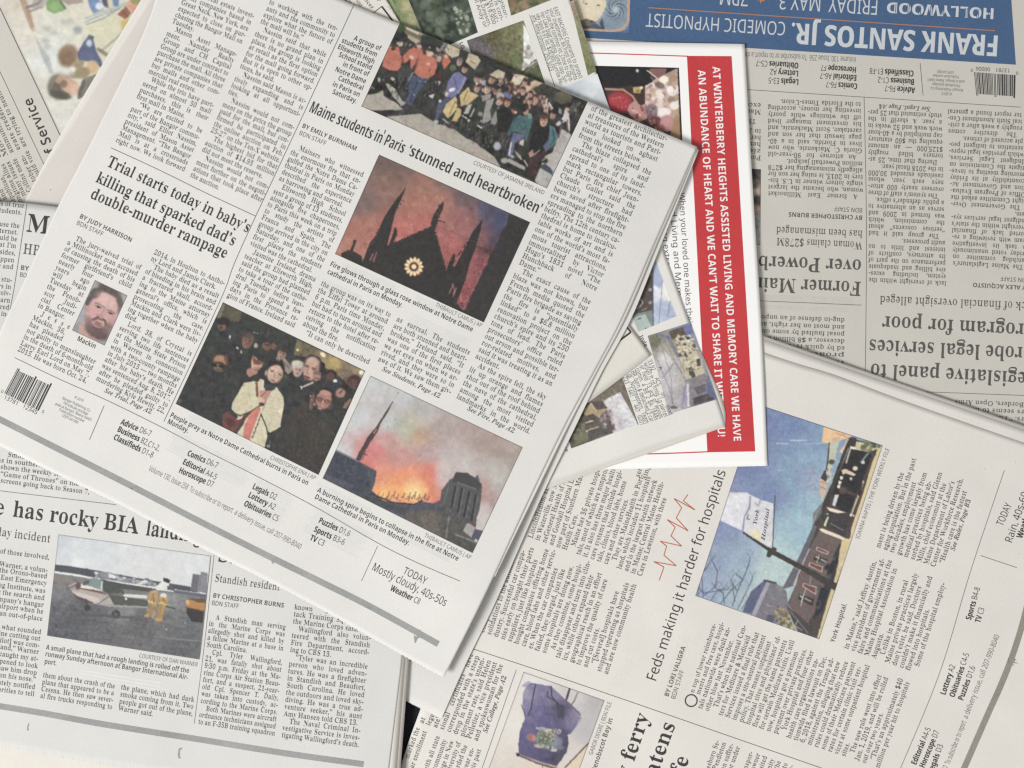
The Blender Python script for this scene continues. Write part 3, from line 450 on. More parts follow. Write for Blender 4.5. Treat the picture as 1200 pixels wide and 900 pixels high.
83,71,131,-28,0,-56,-105,2,90,172,1,10,157,214,-142,0,0,-24,109,0,-113,-170,0,-20,149,0,0,24,-116,0,113,170,2,97,168,2,29,104,162,-38,0,-34,-12,8,-20,21,9,15,3,27,-3,11,
-11,4,-22,0,-9,-51,-3,-20,-5,-14,-7,-11,-10,-6,-13,-2,-14,2,-15,4,-12,8,-10,11,-6,25,-5,24,3,16,8,16,14,4,-22,20,0,-2,127,-4,13,-8,11,13,94,78,24,1,-2,-29,-4,-12,-8,-9,
-21,-9,-21,-1,-12,6,-5,4,-4,15,5,17,6,7,10,5,2,98,184,2,23,52,228,-26,0,0,-228,18,0,6,20,2,0,11,-11,17,-9,22,-3,18,2,16,7,14,12,10,16,6,21,2,25,-2,26,-6,21,-10,15,-14,12,
-15,7,-19,3,-32,-7,-20,-17,19,82,140,16,2,24,-7,14,-20,5,-34,-5,-34,-6,-13,-8,-8,-11,-5,-13,-2,-16,2,-12,5,-9,8,-5,12,-3,15,0,39,3,16,5,11,9,8,2,99,144,1,26,100,164,-35,
-4,-22,-12,-17,-20,-9,-30,0,-37,9,-28,16,-20,10,-7,24,-8,30,0,25,8,0,23,-25,-8,-16,-1,-14,2,-12,5,-8,8,-7,12,-4,15,-1,18,5,34,15,20,28,7,34,-7,8,21,2,100,184,2,21,159,
228,-26,0,1,-88,-21,17,-19,6,-30,-2,-16,-7,-14,-12,-9,-16,-6,-20,-3,-26,3,-25,6,-21,9,-16,14,-12,16,-7,30,-1,19,6,21,18,4,-22,21,0,18,74,140,28,0,13,-5,8,-9,9,-28,0,-40,
-4,-14,-14,-19,-12,-5,-15,-1,-13,2,-11,5,-8,8,-10,27,-1,19,5,32,6,13,8,9,2,101,170,2,25,100,163,-26,0,-13,-4,-21,-13,-14,-22,-9,-28,0,-34,9,-28,8,-12,19,-16,27,-8,34,0,
33,10,0,23,-33,-10,-34,0,-12,5,-10,8,-8,11,-4,13,-2,17,110,0,-1,30,-13,35,-17,14,9,76,141,24,0,10,-5,7,-6,5,-10,4,-24,-82,0,7,25,15,15,2,102,104,1,20,85,230,-28,-6,-11,
-8,-7,-11,-5,-15,-1,-28,-29,-9,0,-13,29,0,0,-140,26,0,0,140,41,0,0,20,-41,0,3,32,8,12,15,4,25,-5,6,21,2,103,184,2,35,93,164,-29,-3,-17,-7,-13,-13,-10,-17,-5,-20,-3,-24,3,
-24,5,-21,10,-16,13,-12,17,-8,18,-2,21,3,17,8,13,13,-2,-39,-10,-20,-9,-7,-11,-4,-35,0,-37,11,0,-23,17,-7,41,-4,23,2,18,6,14,9,10,14,5,17,2,21,0,163,-21,0,-5,-20,-14,13,
18,74,140,12,2,14,-2,12,-5,10,-7,6,-12,4,-16,2,-26,-6,-32,-6,-10,-21,-12,-27,0,-11,6,-8,8,-10,27,0,37,4,15,14,21,2,104,185,1,22,52,228,-26,0,0,-228,26,0,1,100,9,27,8,8,
13,5,16,2,20,-5,12,-13,4,-21,0,-103,26,0,0,105,-1,19,-6,14,-8,11,-11,9,-33,6,-28,-6,-24,-19,2,105,77,2,8,43,220,-11,-1,-8,-10,2,-14,8,-7,12,1,8,11,-2,14,4,52,160,-26,0,0,
-160,26,0,2,106,77,2,8,43,220,-11,-1,-8,-10,2,-14,8,-7,12,1,8,11,-2,14,12,52,160,-26,0,-1,-194,-5,-11,-11,-5,-25,3,0,-21,23,-4,14,2,11,4,9,7,10,21,2,107,160,1,12,52,228,
-26,0,0,-228,26,0,0,59,18,16,56,-75,32,0,-70,92,65,68,-31,0,-72,-78,2,108,77,1,4,52,228,-26,0,0,-228,26,0,2,109,280,1,40,122,160,-22,4,-19,-3,-17,-8,-13,-14,-5,21,-20,0,
0,-160,26,0,0,83,4,33,13,19,11,5,14,2,19,-5,11,-13,4,-21,0,-103,26,0,0,88,4,30,6,10,8,8,11,4,14,2,18,-5,11,-13,4,-21,0,-103,26,0,-1,124,-5,15,-7,11,-11,8,-14,4,-26,1,-20,
-5,-8,-6,-16,-16,-10,16,2,110,185,1,23,121,162,-18,2,-20,-3,-18,-8,-13,-14,-6,21,-20,0,0,-160,26,0,1,100,3,16,14,19,13,5,16,2,20,-5,12,-13,4,-21,0,-103,26,0,-1,124,-6,15,
-8,11,-11,8,2,111,182,2,20,105,163,-35,-2,-18,-7,-15,-12,-11,-16,-7,-21,-2,-41,9,-29,16,-21,10,-7,24,-9,36,1,18,8,15,12,11,16,7,21,1,42,-8,28,-16,20,-22,14,20,76,140,15,
2,15,-2,12,-6,9,-9,6,-12,5,-32,-5,-33,-6,-13,-9,-9,-12,-5,-15,-2,-15,2,-12,5,-9,9,-6,13,-5,33,5,32,6,12,9,9,2,112,184,2,22,121,161,-19,3,-22,-4,-16,-8,-12,-13,-5,21,-21,
0,0,-232,26,0,-2,92,30,-20,22,-3,19,2,15,8,14,11,10,16,6,22,2,25,-2,25,-6,21,-10,16,-14,11,18,98,142,13,-2,11,-6,8,-9,10,-27,1,-17,-5,-32,-8,-16,-13,-11,-17,-3,-16,2,-12,
5,-9,9,-5,12,-4,34,1,22,9,25,8,8,2,113,184,2,22,94,163,-30,-2,-15,-7,-14,-12,-10,-16,-6,-20,-3,-26,3,-25,6,-21,9,-16,14,-12,16,-7,18,-2,22,3,17,9,13,13,-1,-94,26,0,0,232,
-21,0,-5,-21,-19,18,19,74,140,28,0,12,-5,9,-9,9,-28,1,-24,-5,-30,-6,-12,-8,-7,-12,-5,-15,-1,-13,2,-11,5,-8,9,-10,27,-1,18,5,32,5,13,8,9,2,114,124,1,15,100,164,-20,-4,-9,
-6,-20,-23,-4,29,-21,0,0,-160,26,0,0,96,11,26,6,6,14,8,8,3,25,-1,3,24,2,115,144,1,37,85,164,-27,-1,-26,-10,-10,-9,-5,-10,-1,-21,5,-13,11,-11,51,-23,15,-10,6,-10,-1,-11,
-7,-10,-8,-4,-21,-3,-28,4,-23,10,0,-24,6,-4,24,-6,20,-1,34,5,22,16,6,12,2,22,-10,19,-20,13,-48,22,-8,6,-3,6,0,10,3,5,20,9,25,-1,29,-9,9,21,-24,8,2,116,108,1,21,54,198,
-16,0,-10,-34,-24,-11,0,-13,24,0,0,-94,3,-21,3,-9,18,-14,23,-5,27,5,0,20,-30,-2,-11,6,-4,6,-3,15,0,93,46,0,0,20,-46,0,2,117,185,1,24,50,160,-26,0,0,-104,2,-19,4,-15,8,
-11,12,-8,14,-5,18,-1,20,2,18,9,14,13,4,-21,22,0,0,160,-26,0,-2,-100,-3,-15,-14,-19,-13,-6,-16,-1,-20,4,-12,13,-4,21,2,118,152,1,7,28,160,-28,0,61,-160,31,0,60,160,-28,0,
-48,-137,2,119,236,1,14,31,161,-28,0,44,-161,30,0,40,134,40,-134,31,0,44,161,-26,0,-34,-133,-39,133,-30,0,-28,-91,-11,-43,2,120,159,1,12,38,160,-30,0,56,-78,-59,-82,30,0,
45,64,43,-64,30,0,-59,82,56,78,-29,0,-41,-60,2,121,153,1,15,28,160,-28,0,65,-161,-12,-29,-9,-13,-15,-7,-26,1,0,-21,23,-2,26,6,10,8,15,22,76,196,-29,0,-46,-134,2,122,141,
1,10,128,160,-112,0,0,-20,82,0,-86,-123,0,-17,117,0,0,20,-87,0,86,121,2,48,172,2,24,107,214,-22,4,-15,-2,-26,-11,-16,-23,-10,-33,-3,-42,1,-32,6,-27,10,-22,14,-16,18,-10,
21,-3,16,1,15,5,11,8,9,9,8,13,10,33,3,41,-2,33,-6,27,-9,21,-15,17,19,71,193,14,2,15,-2,12,-8,8,-12,9,-39,0,-54,-9,-39,-8,-12,-12,-7,-15,-2,-14,2,-12,7,-8,12,-9,39,0,54,4,
22,5,17,8,12,2,49,172,1,7,106,214,-21,0,-58,-45,13,-17,42,35,-1,-187,25,0,2,50,172,1,27,101,215,-19,3,-25,-4,-22,-9,-19,-13,15,-18,32,18,19,3,11,-1,17,-9,6,-7,4,-19,-2,
-19,-14,-24,-90,-94,0,-22,142,0,0,24,-108,0,74,76,13,19,9,20,3,21,-1,17,-6,13,-10,12,-13,9,2,51,172,1,46,102,215,-20,3,-27,-4,-23,-8,-17,-11,13,-18,33,16,21,2,21,-4,13,
-11,5,-18,-6,-21,-8,-8,-10,-6,-14,-4,-37,-1,0,-23,39,-1,26,-7,9,-8,5,-9,2,-13,-5,-22,-19,-15,-13,-4,-38,1,-38,12,0,-24,8,-5,39,-7,45,4,24,10,9,8,12,19,3,23,-5,24,-17,18,
-13,6,-16,3,24,10,15,18,6,24,-2,14,-5,13,-10,11,-13,9,2,52,172,2,11,107,215,-101,-144,0,-22,103,0,0,-49,25,0,0,49,32,0,0,23,-32,0,0,143,4,110,188,-1,-116,-77,0,64,92,2,
53,172,1,35,32,214,-8,-101,14,-8,36,5,30,-6,11,-6,7,-9,6,-23,-2,-15,-5,-11,-8,-9,-11,-6,-13,-4,-24,-1,-30,6,-16,8,0,-25,15,-7,30,-5,34,2,20,6,16,11,11,14,7,18,2,20,-2,19,
-6,16,-11,12,-14,9,-18,6,-21,1,-32,-3,5,62,85,0,0,24,2,54,172,2,31,115,218,-35,-6,-27,-13,-18,-21,-15,-41,-3,-66,9,-33,16,-23,10,-7,24,-10,33,1,16,6,14,11,10,15,6,17,3,
21,-3,19,-5,16,-10,13,-12,10,-16,5,-29,2,-19,-7,-21,-18,7,43,9,17,13,15,19,9,11,2,39,-3,0,22,16,90,113,23,-5,8,-7,9,-19,1,-13,-1,-16,-10,-21,-19,-12,-12,0,-18,2,-14,12,
-9,15,-4,25,5,19,10,10,14,8,2,55,172,1,7,157,214,-143,0,0,-24,115,0,-89,-190,30,0,87,194,2,56,172,3,32,103,216,-29,1,-22,-5,-22,-18,-8,-18,0,-22,4,-11,14,-18,19,-13,-21,
-13,-17,-19,-5,-16,0,-26,7,-15,10,-11,14,-8,18,-6,41,0,18,6,13,9,11,12,6,14,2,25,-6,17,-17,18,-24,14,20,14,15,16,5,15,-1,24,-6,12,-10,10,15,75,195,21,0,9,-3,14,-10,3,-8,
0,-19,-4,-9,-13,-12,-18,-10,-26,13,-9,9,-4,12,1,16,3,8,6,6,15,69,95,12,6,29,-13,15,-14,5,-9,0,-20,-4,-9,-16,-14,-11,-2,-27,0,-12,2,-14,14,-6,18,5,20,6,8,2,57,172,2,36,97,
216,-14,2,-25,-5,-11,-5,-17,-14,-11,-22,-3,-13,1,-33,5,-16,10,-13,12,-9,15,-6,17,-2,23,3,17,10,13,12,-1,-23,-6,-21,-15,-24,-15,-11,-22,-6,-13,-1,-26,3,0,-22,27,-3,18,1,
31,10,22,18,8,11,11,26,7,44,0,35,-3,18,-12,28,-10,11,-10,8,16,83,195,18,-4,15,-10,8,-15,5,-32,-5,-12,-11,-11,-13,-8,-18,-3,-23,6,-8,6,-9,21,-1,13,5,27,7,10,8,7,3,65,207,
2,8,76,215,-76,-215,49,0,15,51,78,0,16,-51,49,0,-76,215,3,103,182,29,-93,-56,0,3,66,202,3,18,27,214,0,-214,103,2,19,6,16,8,11,13,7,15,2,29,-4,16,-9,11,-25,14,18,8,11,16,
4,22,-2,18,-8,14,-12,10,-38,11,8,72,177,36,-1,16,-4,9,-11,-3,-21,-10,-8,-10,-2,-38,-1,9,72,93,41,-1,17,-6,8,-12,0,-16,-3,-7,-11,-10,-10,-3,-42,0,3,67,191,1,32,128,217,
-30,-1,-18,-5,-17,-8,-13,-10,-21,-29,-10,-36,-2,-22,5,-39,14,-33,23,-23,34,-13,42,0,19,4,18,6,0,38,-36,-10,-18,-2,-18,3,-13,7,-10,9,-7,15,-5,17,1,43,4,18,8,14,10,11,14,6,
24,2,40,-14,15,37,-31,11,3,68,222,2,14,27,214,0,-214,61,0,34,3,29,9,23,16,17,21,10,27,4,34,-6,40,-8,17,-10,15,-29,20,-36,11,11,72,177,43,-1,15,-7,12,-9,9,-13,5,-17,2,-22,
-8,-39,-22,-24,-36,-7,-20,0,3,69,168,1,12,27,214,0,-214,123,0,0,38,-78,0,0,55,73,0,0,37,-73,0,0,47,78,0,0,37,3,70,165,1,10,27,214,0,-214,45,0,0,85,72,0,0,37,-72,0,0,55,
78,0,0,37,3,71,218,1,34,141,217,-35,-1,-38,-12,-28,-23,-17,-33,-6,-41,3,-33,8,-28,16,-20,19,-16,25,-10,29,-3,29,1,48,11,0,111,-86,0,0,-38,40,0,0,-44,-28,-4,-23,5,-17,12,
-6,8,-7,22,-3,25,4,28,4,11,13,19,20,12,24,3,26,-3,23,-8,15,36,-30,10,3,72,230,1,12,72,214,-45,0,0,-214,45,0,0,92,86,0,0,-92,44,0,0,214,-44,0,0,-84,-86,0,3,73,117,1,12,
107,214,-97,0,0,-26,26,-12,0,-138,-26,-12,0,-26,97,0,0,26,-26,12,0,138,26,12,3,74,99,1,12,72,214,-45,0,-1,-218,-5,-12,-12,-7,-31,1,0,-38,39,-2,23,6,17,15,11,23,4,32,3,75,
200,1,12,72,214,-45,0,0,-214,45,0,0,76,20,14,56,-90,52,0,-76,119,75,95,-51,0,-76,-98,3,76,170,1,6,72,214,-45,0,0,-214,132,0,0,38,-87,0,3,77,283,1,13,27,214,0,-214,41,0,
-4,168,54,-168,41,0,57,168,-2,-168,42,0,0,214,-62,0,-54,-164,-52,164,3,78,244,1,11,27,214,0,-214,41,0,0,100,-4,62,95,-162,58,0,0,214,-41,0,2,-160,-94,160,3,79,238,2,22,
142,216,-44,0,-36,-12,-14,-10,-11,-13,-15,-33,-3,-19,0,-43,9,-36,20,-29,14,-10,17,-8,19,-5,44,0,35,13,25,23,15,33,3,19,0,43,-9,37,-21,28,-13,10,20,102,178,18,2,17,-2,14,
-7,10,-11,7,-14,6,-39,-6,-38,-7,-14,-10,-11,-14,-6,-18,-3,-17,3,-14,6,-10,11,-8,14,-5,38,5,39,8,14,10,11,3,80,188,2,16,27,214,0,-214,45,0,0,76,39,1,17,3,24,14,8,8,12,22,
3,23,-3,20,-5,16,-11,13,-15,10,-20,6,-26,2,9,72,177,21,0,20,-4,12,-9,4,-18,-1,-10,-10,-15,-19,-7,-27,-1,3,81,238,2,28,142,216,-44,0,-19,-4,-17,-8,-14,-10,-11,-13,-15,-33,
-3,-19,0,-43,3,-19,15,-33,11,-13,14,-10,17,-8,19,-5,25,-1,39,-48,58,0,-51,58,16,9,13,13,10,16,8,19,5,43,-4,41,-6,18,-21,28,-13,10,20,102,178,18,2,17,-2,14,-7,10,-11,7,
-14,6,-39,-6,-38,-7,-14,-10,-11,-14,-6,-18,-3,-17,3,-14,6,-10,11,-8,14,-5,38,5,39,8,14,10,11,3,82,198,2,16,27,214,0,-214,45,0,0,82,25,0,51,-82,50,0,-63,93,25,18,12,21,3,
18,-3,19,-6,17,-12,12,-17,9,-21,5,8,72,177,38,-3,14,-9,4,-7,0,-18,-9,-13,-19,-7,-28,-1,3,83,165,1,39,100,217,-32,-2,-18,-5,-14,-9,-11,-12,-7,-15,-2,-27,5,-16,8,-13,16,
-14,58,-33,4,-7,1,-13,-6,-10,-14,-6,-10,-1,-22,3,-42,15,0,-42,38,-12,22,-1,24,2,19,5,16,10,11,12,7,16,2,17,-2,21,-9,15,-21,18,-51,27,-9,11,3,18,9,8,7,1,23,0,35,-11,14,35,
-31,11,3,84,174,1,8,168,214,-162,0,0,-38,58,0,0,-176,46,0,0,176,58,0,3,85,226,1,23,70,214,-44,0,0,-138,2,-22,7,-20,13,-15,16,-12,22,-8,26,-2,36,5,26,13,17,20,6,13,4,28,0,
138,-45,0,-1,-146,-9,-22,-18,-9,-14,-2,-14,1,-18,10,-10,22,3,86,195,1,9,46,214,-46,0,73,-214,49,0,73,214,-46,0,-40,-127,-11,-47,-12,47,3,87,290,1,15,45,214,-45,0,55,-214,
51,0,29,112,49,-112,52,0,54,214,-45,0,-37,-173,-10,53,-31,120,-43,0,-32,-120,-10,-53,3,88,200,1,12,55,214,-51,0,67,-104,-71,-110,49,0,49,81,50,-81,52,0,-72,108,67,106,
-49,0,-46,-77,3,89,188,1,9,50,214,-50,0,71,-132,0,-82,45,0,0,83,72,131,-50,0,-44,-88,3,90,174,1,10,164,214,-154,0,0,-37,100,0,-102,-148,0,-29,159,0,0,38,-106,0,103,146,3,
97,182,2,31,111,166,-20,1,-23,-2,-22,-5,-18,-8,15,-30,30,11,23,1,11,-6,7,-18,0,-8,-50,-3,-19,-5,-14,-6,-10,-10,-6,-14,-2,-15,1,-16,5,-13,8,-10,11,-7,25,-6,24,3,16,8,15,
14,10,-22,31,0,0,110,-2,17,-6,15,-10,11,10,84,74,30,2,-1,-24,-3,-7,-12,-11,-18,-4,-11,2,-10,11,0,13,8,12,3,98,190,2,21,68,228,-45,0,0,-228,35,0,7,18,3,0,25,-18,20,-3,18,
2,15,8,13,12,10,16,6,21,0,52,-6,21,-10,17,-12,12,-15,6,-29,2,-18,-6,-19,-18,12,72,112,10,14,18,5,16,-5,12,-16,2,-42,-7,-22,-13,-12,-20,0,-15,12,-6,22,-1,14,3,99,154,1,26,
104,167,-25,-1,-27,-8,-20,-16,-14,-26,-4,-35,2,-26,6,-22,12,-16,15,-11,19,-7,22,-2,20,1,30,11,0,38,-29,-12,-27,-1,-9,4,-7,7,-8,21,3,43,11,16,26,5,32,-8,13,34,-22,8,3,100,
190,2,23,167,228,-45,0,0,-52,3,-34,-13,13,-14,9,-22,3,-17,-3,-15,-6,-13,-12,-10,-18,-5,-21,-2,-25,2,-26,5,-21,10,-16,13,-12,14,-8,28,-1,18,6,20,17,8,-21,35,0,16,90,130,
21,-5,7,-7,6,-22,0,-15,0,-18,-7,-19,-15,-10,-11,-1,-9,1,-14,11,-6,9,-4,27,4,27,6,10,13,11,3,101,177,2,24,112,165,-36,1,-26,-8,-19,-18,-13,-25,-4,-34,4,-34,14,-25,22,-16,
14,-5,42,-4,20,3,25,9,0,35,-36,-12,-31,0,-18,9,-10,18,-2,11,106,0,-2,45,-7,18,-10,15,-15,10,8,83,134,17,0,9,-4,9,-12,4,-18,-62,0,4,20,6,7,3,102,116,1,19,97,230,-30,-3,
-24,-12,-9,-15,-3,-36,-25,-12,0,-22,25,0,0,-130,44,0,0,130,39,0,0,34,-39,0,1,15,7,12,10,3,25,-4,12,33,3,103,190,2,33,95,164,-19,3,-18,-3,-15,-7,-13,-13,-9,-16,-6,-22,0,
-49,6,-21,9,-16,12,-13,15,-8,28,-1,25,10,13,13,-5,-43,-12,-13,-19,-4,-22,1,-42,11,0,-35,20,-6,42,-4,25,2,20,6,16,10,12,14,6,18,3,22,0,164,-38,0,-5,-22,-13,14,14,91,130,
19,-5,7,-6,5,-9,2,-29,-2,-31,-6,-8,-15,-9,-9,-1,-18,6,-11,16,-4,27,3,28,11,16,3,104,197,1,22,68,228,-45,0,0,-228,45,0,0,77,3,29,11,19,10,5,11,1,15,-3,9,-12,3,-20,0,-96,
45,0,0,106,-3,20,-5,15,-9,11,-11,8,-31,7,-28,-6,-22,-19,3,105,92,2,11,52,227,-18,-1,-9,-7,-3,-20,6,-10,12,-5,12,0,15,9,3,13,-3,13,-4,5,4,68,164,-45,0,0,-164,45,0,3,106,
92,2,11,52,227,-18,-1,-9,-7,-3,-20,6,-10,12,-5,12,0,15,9,3,13,-3,13,-4,5,12,68,164,-45,0,-1,-184,-5,-11,-9,-4,-28,2,0,-35,31,-4,23,3,18,10,10,14,6,27,3,107,186,1,12,68,
228,-45,0,0,-228,45,0,0,51,19,15,47,-66,52,0,-69,93,65,71,-50,0,-66,-75,3,108,92,1,4,68,228,-45,0,0,-228,45,0,3,109,295,1,40,125,167,-21,0,-18,-6,-15,-10,-5,-9,-2,0,-6,
22,-35,0,0,-164,45,0,0,77,3,29,10,19,19,6,15,-3,8,-12,2,-20,0,-96,45,0,0,82,3,27,11,16,18,6,15,-3,8,-12,2,-20,0,-96,45,0,-1,126,-5,15,-8,11,-11,8,-15,5,-26,2,-18,-6,-15,
-10,-6,-9,-3,0,-12,14,-8,5,3,110,197,1,24,133,165,-17,2,-19,-3,-18,-7,-13,-15,-2,0,-6,22,-35,0,0,-164,45,0,0,77,3,29,11,19,21,6,15,-3,6,-6,5,-16,1,-106,45,0,0,106,-3,20,
-5,15,-8,11,-12,8,3,111,186,2,22,108,166,-38,-2,-19,-7,-17,-12,-11,-17,-7,-21,-2,-25,1,-17,9,-29,16,-22,12,-7,26,-9,38,1,19,8,16,13,12,16,6,21,3,25,-1,18,-9,28,-17,21,
-23,14,14,82,130,21,0,9,-5,11,-15,4,-28,-4,-27,-11,-17,-9,-4,-10,-1,-19,5,-11,17,-4,27,4,28,4,8,3,112,190,2,22,132,164,-17,3,-21,-3,-15,-10,-11,-12,-2,0,-6,22,-37,0,0,
-236,45,0,-2,90,27,-18,20,-3,17,2,16,8,13,12,10,16,6,21,0,52,-6,21,-10,17,-12,12,13,72,112,10,14,18,5,17,-5,11,-16,2,-28,-2,-26,-4,-10,-14,-12,-20,0,-15,12,-6,22,-1,14,3,
113,190,2,21,88,166,-30,-2,-14,-6,-13,-12,-10,-18,-5,-21,-2,-25,2,-26,5,-21,10,-16,13,-12,14,-8,28,-1,18,6,20,17,-2,-93,45,0,0,236,-38,0,-5,-22,-18,18,15,91,130,20,-5,7,
-7,6,-22,0,-15,0,-19,-7,-19,-15,-10,-10,-1,-18,6,-11,16,-4,27,1,15,7,22,14,11,3,114,136,1,15,104,166,-19,-8,-19,-22,-2,0,-7,28,-34,0,0,-164,45,0,0,83,3,18,9,12,12,8,14,3,
21,0,3,42,3,115,149,1,32,88,167,-28,-1,-16,-4,-12,-7,-11,-9,-7,-24,4,-24,9,-11,31,-17,35,-30,-10,-8,-14,-2,-27,4,-28,10,0,-37,33,-9,42,0,17,5,14,8,10,9,6,13,2,16,-6,24,
-16,15,-58,35,2,6,7,4,11,1,22,-4,22,-8,14,32,-19,7,3,116,130,1,20,73,199,-29,0,-12,-35,-25,-15,0,-19,21,0,1,-92,11,-27,13,-9,35,-5,33,7,0,34,-29,-5,-10,1,-7,7,-2,10,0,79,
45,0,0,34,-45,0,3,117,197,1,25,68,164,-46,0,0,-107,2,-19,5,-16,9,-11,12,-8,14,-5,17,-1,19,2,18,9,13,13,3,0,6,-21,34,0,0,164,-45,0,0,-77,-3,-30,-11,-18,-9,-5,-12,-1,-15,4,
-5,5,-6,16,3,118,171,1,9,46,164,-46,0,62,-164,46,0,63,164,-47,0,-32,-94,-7,-33,-7,33,3,119,256,1,15,47,164,-44,0,47,-164,48,0,30,130,30,-130,49,0,47,164,-44,0,-20,-72,-9,
-54,-28,126,-49,0,-28,-126,-10,54,3,120,173,1,12,55,164,-51,0,53,-80,-55,-84,50,0,35,56,35,-56,50,0,-56,84,53,80,-51,0,-31,-52,3,121,171,1,16,49,164,-49,0,65,-162,-9,-23,
-12,-11,-16,-4,-17,2,0,-36,22,-2,28,6,24,16,9,13,77,201,-48,0,-31,-92,-6,-28,3,122,146,1,10,135,164,-122,0,0,-34,71,0,-76,-104,0,-26,129,0,0,34,-76,0,74,101,3,48,172,2,
25,109,214,-24,4,-17,-2,-14,-4,-12,-8,-10,-10,-8,-12,-10,-33,-3,-42,2,-32,6,-27,9,-22,15,-16,19,-10,23,-3,18,1,27,13,10,9,7,13,11,32,2,42,-2,33,-6,27,-10,21,-14,17,20,85,
181,10,-3,8,-6,6,-10,3,-14,4,-41,-1,-22,-6,-33,-6,-10,-8,-6,-10,-2,-10,2,-7,6,-6,10,-4,14,-2,41,2,41,4,14,6,10,7,6,3,49,172,1,7,124,214,-37,0,-69,-55,22,-27,40,35,-1,
-167,45,0,3,50,172,1,23,101,216,-25,1,-21,-4,-24,-11,-20,-15,25,-29,25,16,24,5,18,-6,8,-19,-2,-14,-11,-19,-86,-89,0,-32,150,0,0,38,-94,0,68,70,12,19,7,21,-3,32,-11,17,
-17,12,3,51,172,1,43,102,216,-20,2,-29,-4,-22,-7,-19,-11,21,-31,27,13,18,3,18,-3,10,-9,3,-18,-4,-9,-7,-8,-15,-5,-39,-1,0,-35,39,-1,16,-5,9,-7,4,-15,-4,-17,-5,-7,-20,-7,
-33,0,-39,13,0,-38,40,-11,23,-1,34,4,26,11,9,8,12,19,5,23,-6,25,-18,16,-29,9,23,11,10,7,7,10,5,12,0,30,-7,12,-11,10,3,52,172,2,11,141,214,-42,0,-94,-138,0,-32,92,0,0,-44,
44,0,0,44,26,0,0,36,-26,0,3,98,162,-1,-82,-52,0,3,53,172,1,30,27,214,-8,-109,18,-10,32,5,24,-3,14,-12,5,-17,-5,-19,-6,-7,-18,-8,-31,2,-20,4,-17,8,0,-39,25,-9,32,-3,26,2,
21,7,17,11,12,15,7,18,3,22,-4,25,-12,19,-18,13,-21,7,-40,-2,4,42,76,0,0,38,3,54,172,2,32,118,217,-33,-3,-35,-16,-22,-26,-12,-32,-5,-49,4,-38,6,-15,17,-23,12,-8,25,-9,35,
1,18,7,14,10,11,16,7,18,2,21,-2,21,-6,16,-8,14,-13,9,-15,6,-29,2,-18,-7,-19,-18,7,35,5,9,16,14,11,6,30,4,26,-4,0,36,16,88,104,17,-4,6,-5,6,-15,1,-10,-1,-11,-7,-16,-7,-5,
-15,-5,-13,3,-10,8,-6,12,-3,19,4,13,7,9,9,6,3,55,172,1,7,162,214,-154,0,0,-38,106,0,-81,-176,48,0,81,186,3,56,172,3,32,98,216,-35,-2,-21,-7,-15,-13,-9,-18,0,-22,4,-12,12,
-17,18,-13,-21,-14,-15,-18,-5,-26,2,-16,7,-14,10,-12,15,-8,19,-6,36,0,25,6,19,12,8,9,8,19,0,20,-6,16,-17,19,-21,14,19,13,14,16,5,23,-4,21,-5,8,-15,13,10,79,183,20,-1,12,
-13,0,-15,-3,-6,-23,-16,-17,12,-7,11,2,19,4,4,12,75,88,9,5,22,-14,11,-12,1,-17,-8,-12,-15,-7,-20,1,-7,2,-12,10,-4,13,4,15,3,57,172,2,33,97,215,-15,2,-21,-3,-17,-6,-15,
-12,-11,-14,-6,-18,-2,-22,1,-20,6,-16,9,-14,12,-10,15,-6,29,-1,18,7,19,17,-7,-35,-12,-17,-20,-11,-13,-3,-42,2,0,-36,45,-1,15,2,25,9,27,23,16,31,7,47,0,32,-4,18,-14,28,-9,
11,-11,7,15,75,179,15,0,11,-5,9,-10,4,-12,2,-13,-4,-14,-12,-11,-11,-4,-23,3,-5,5,-7,16,0,20,3,10,4,7,
]

def _inside(pt, loop):
    c = False
    for i in range(len(loop)):
        (x1, y1), (x2, y2) = loop[i], loop[i - 1]
        if (y1 > pt[1]) != (y2 > pt[1]) and pt[0] < (x2 - x1) * (pt[1] - y1) / (y2 - y1) + x1: c = not c
    return c

def _unpack():
    b = OUTLINES; p = 0; out = {}
    while p < len(b):
        k, c, adv, n = b[p:p + 4]; p += 4
        loops = []
        for _ in range(n):
            m = b[p]
            q = np.cumsum(np.array(b[p + 1:p + 1 + 2 * m]).reshape(-1, 2), axis=0) / 300.0
            p += 1 + 2 * m
            loops.append(q)
        v = np.concatenate(loops)
        st = np.cumsum([0] + [len(q) for q in loops])
        own = [next((j for j, r in enumerate(loops) if j != i and _inside(q[0], r)), -1) for i, q in enumerate(loops)]
        f = []
        for i in range(n):
            if own[i] >= 0: continue
            grp = [i] + [j for j in range(n) if own[j] == i]      # an outer loop and its holes
            ids = [int(st[j]) + m for j in grp for m in range(len(loops[j]))]
            f += [[ids[m] for m in t] for t in tessellate_polygon([[Vector((w[0], w[1], 0)) for w in loops[j]] for j in grp])]
        out[(k, chr(c))] = (v, f, adv / 300.0)
    return out

def _weight(v, f, dx, dy):
    cnt = {}
    for q in f:
        for i in range(len(q)):
            a, b = q[i], q[(i + 1) % len(q)]
            cnt.setdefault((min(a, b), max(a, b)), []).append((a, b, q))
    nrm = np.zeros_like(v)
    for k, l in cnt.items():
        if len(l) == 1:
            a, b, q = l[0]
            e = v[b] - v[a]; nn = np.array([e[1], -e[0]]); ln = np.linalg.norm(nn)
            if ln < 1e-9: continue
            nn /= ln
            if np.dot(nn, v[q].mean(0) - v[a]) > 0: nn = -nn
            nrm[a] += nn; nrm[b] += nn
    ln = np.linalg.norm(nrm, axis=1); ok = ln > 1e-6
    nrm[ok] /= ln[ok][:, None]
    return v - nrm * np.array([dx, dy])

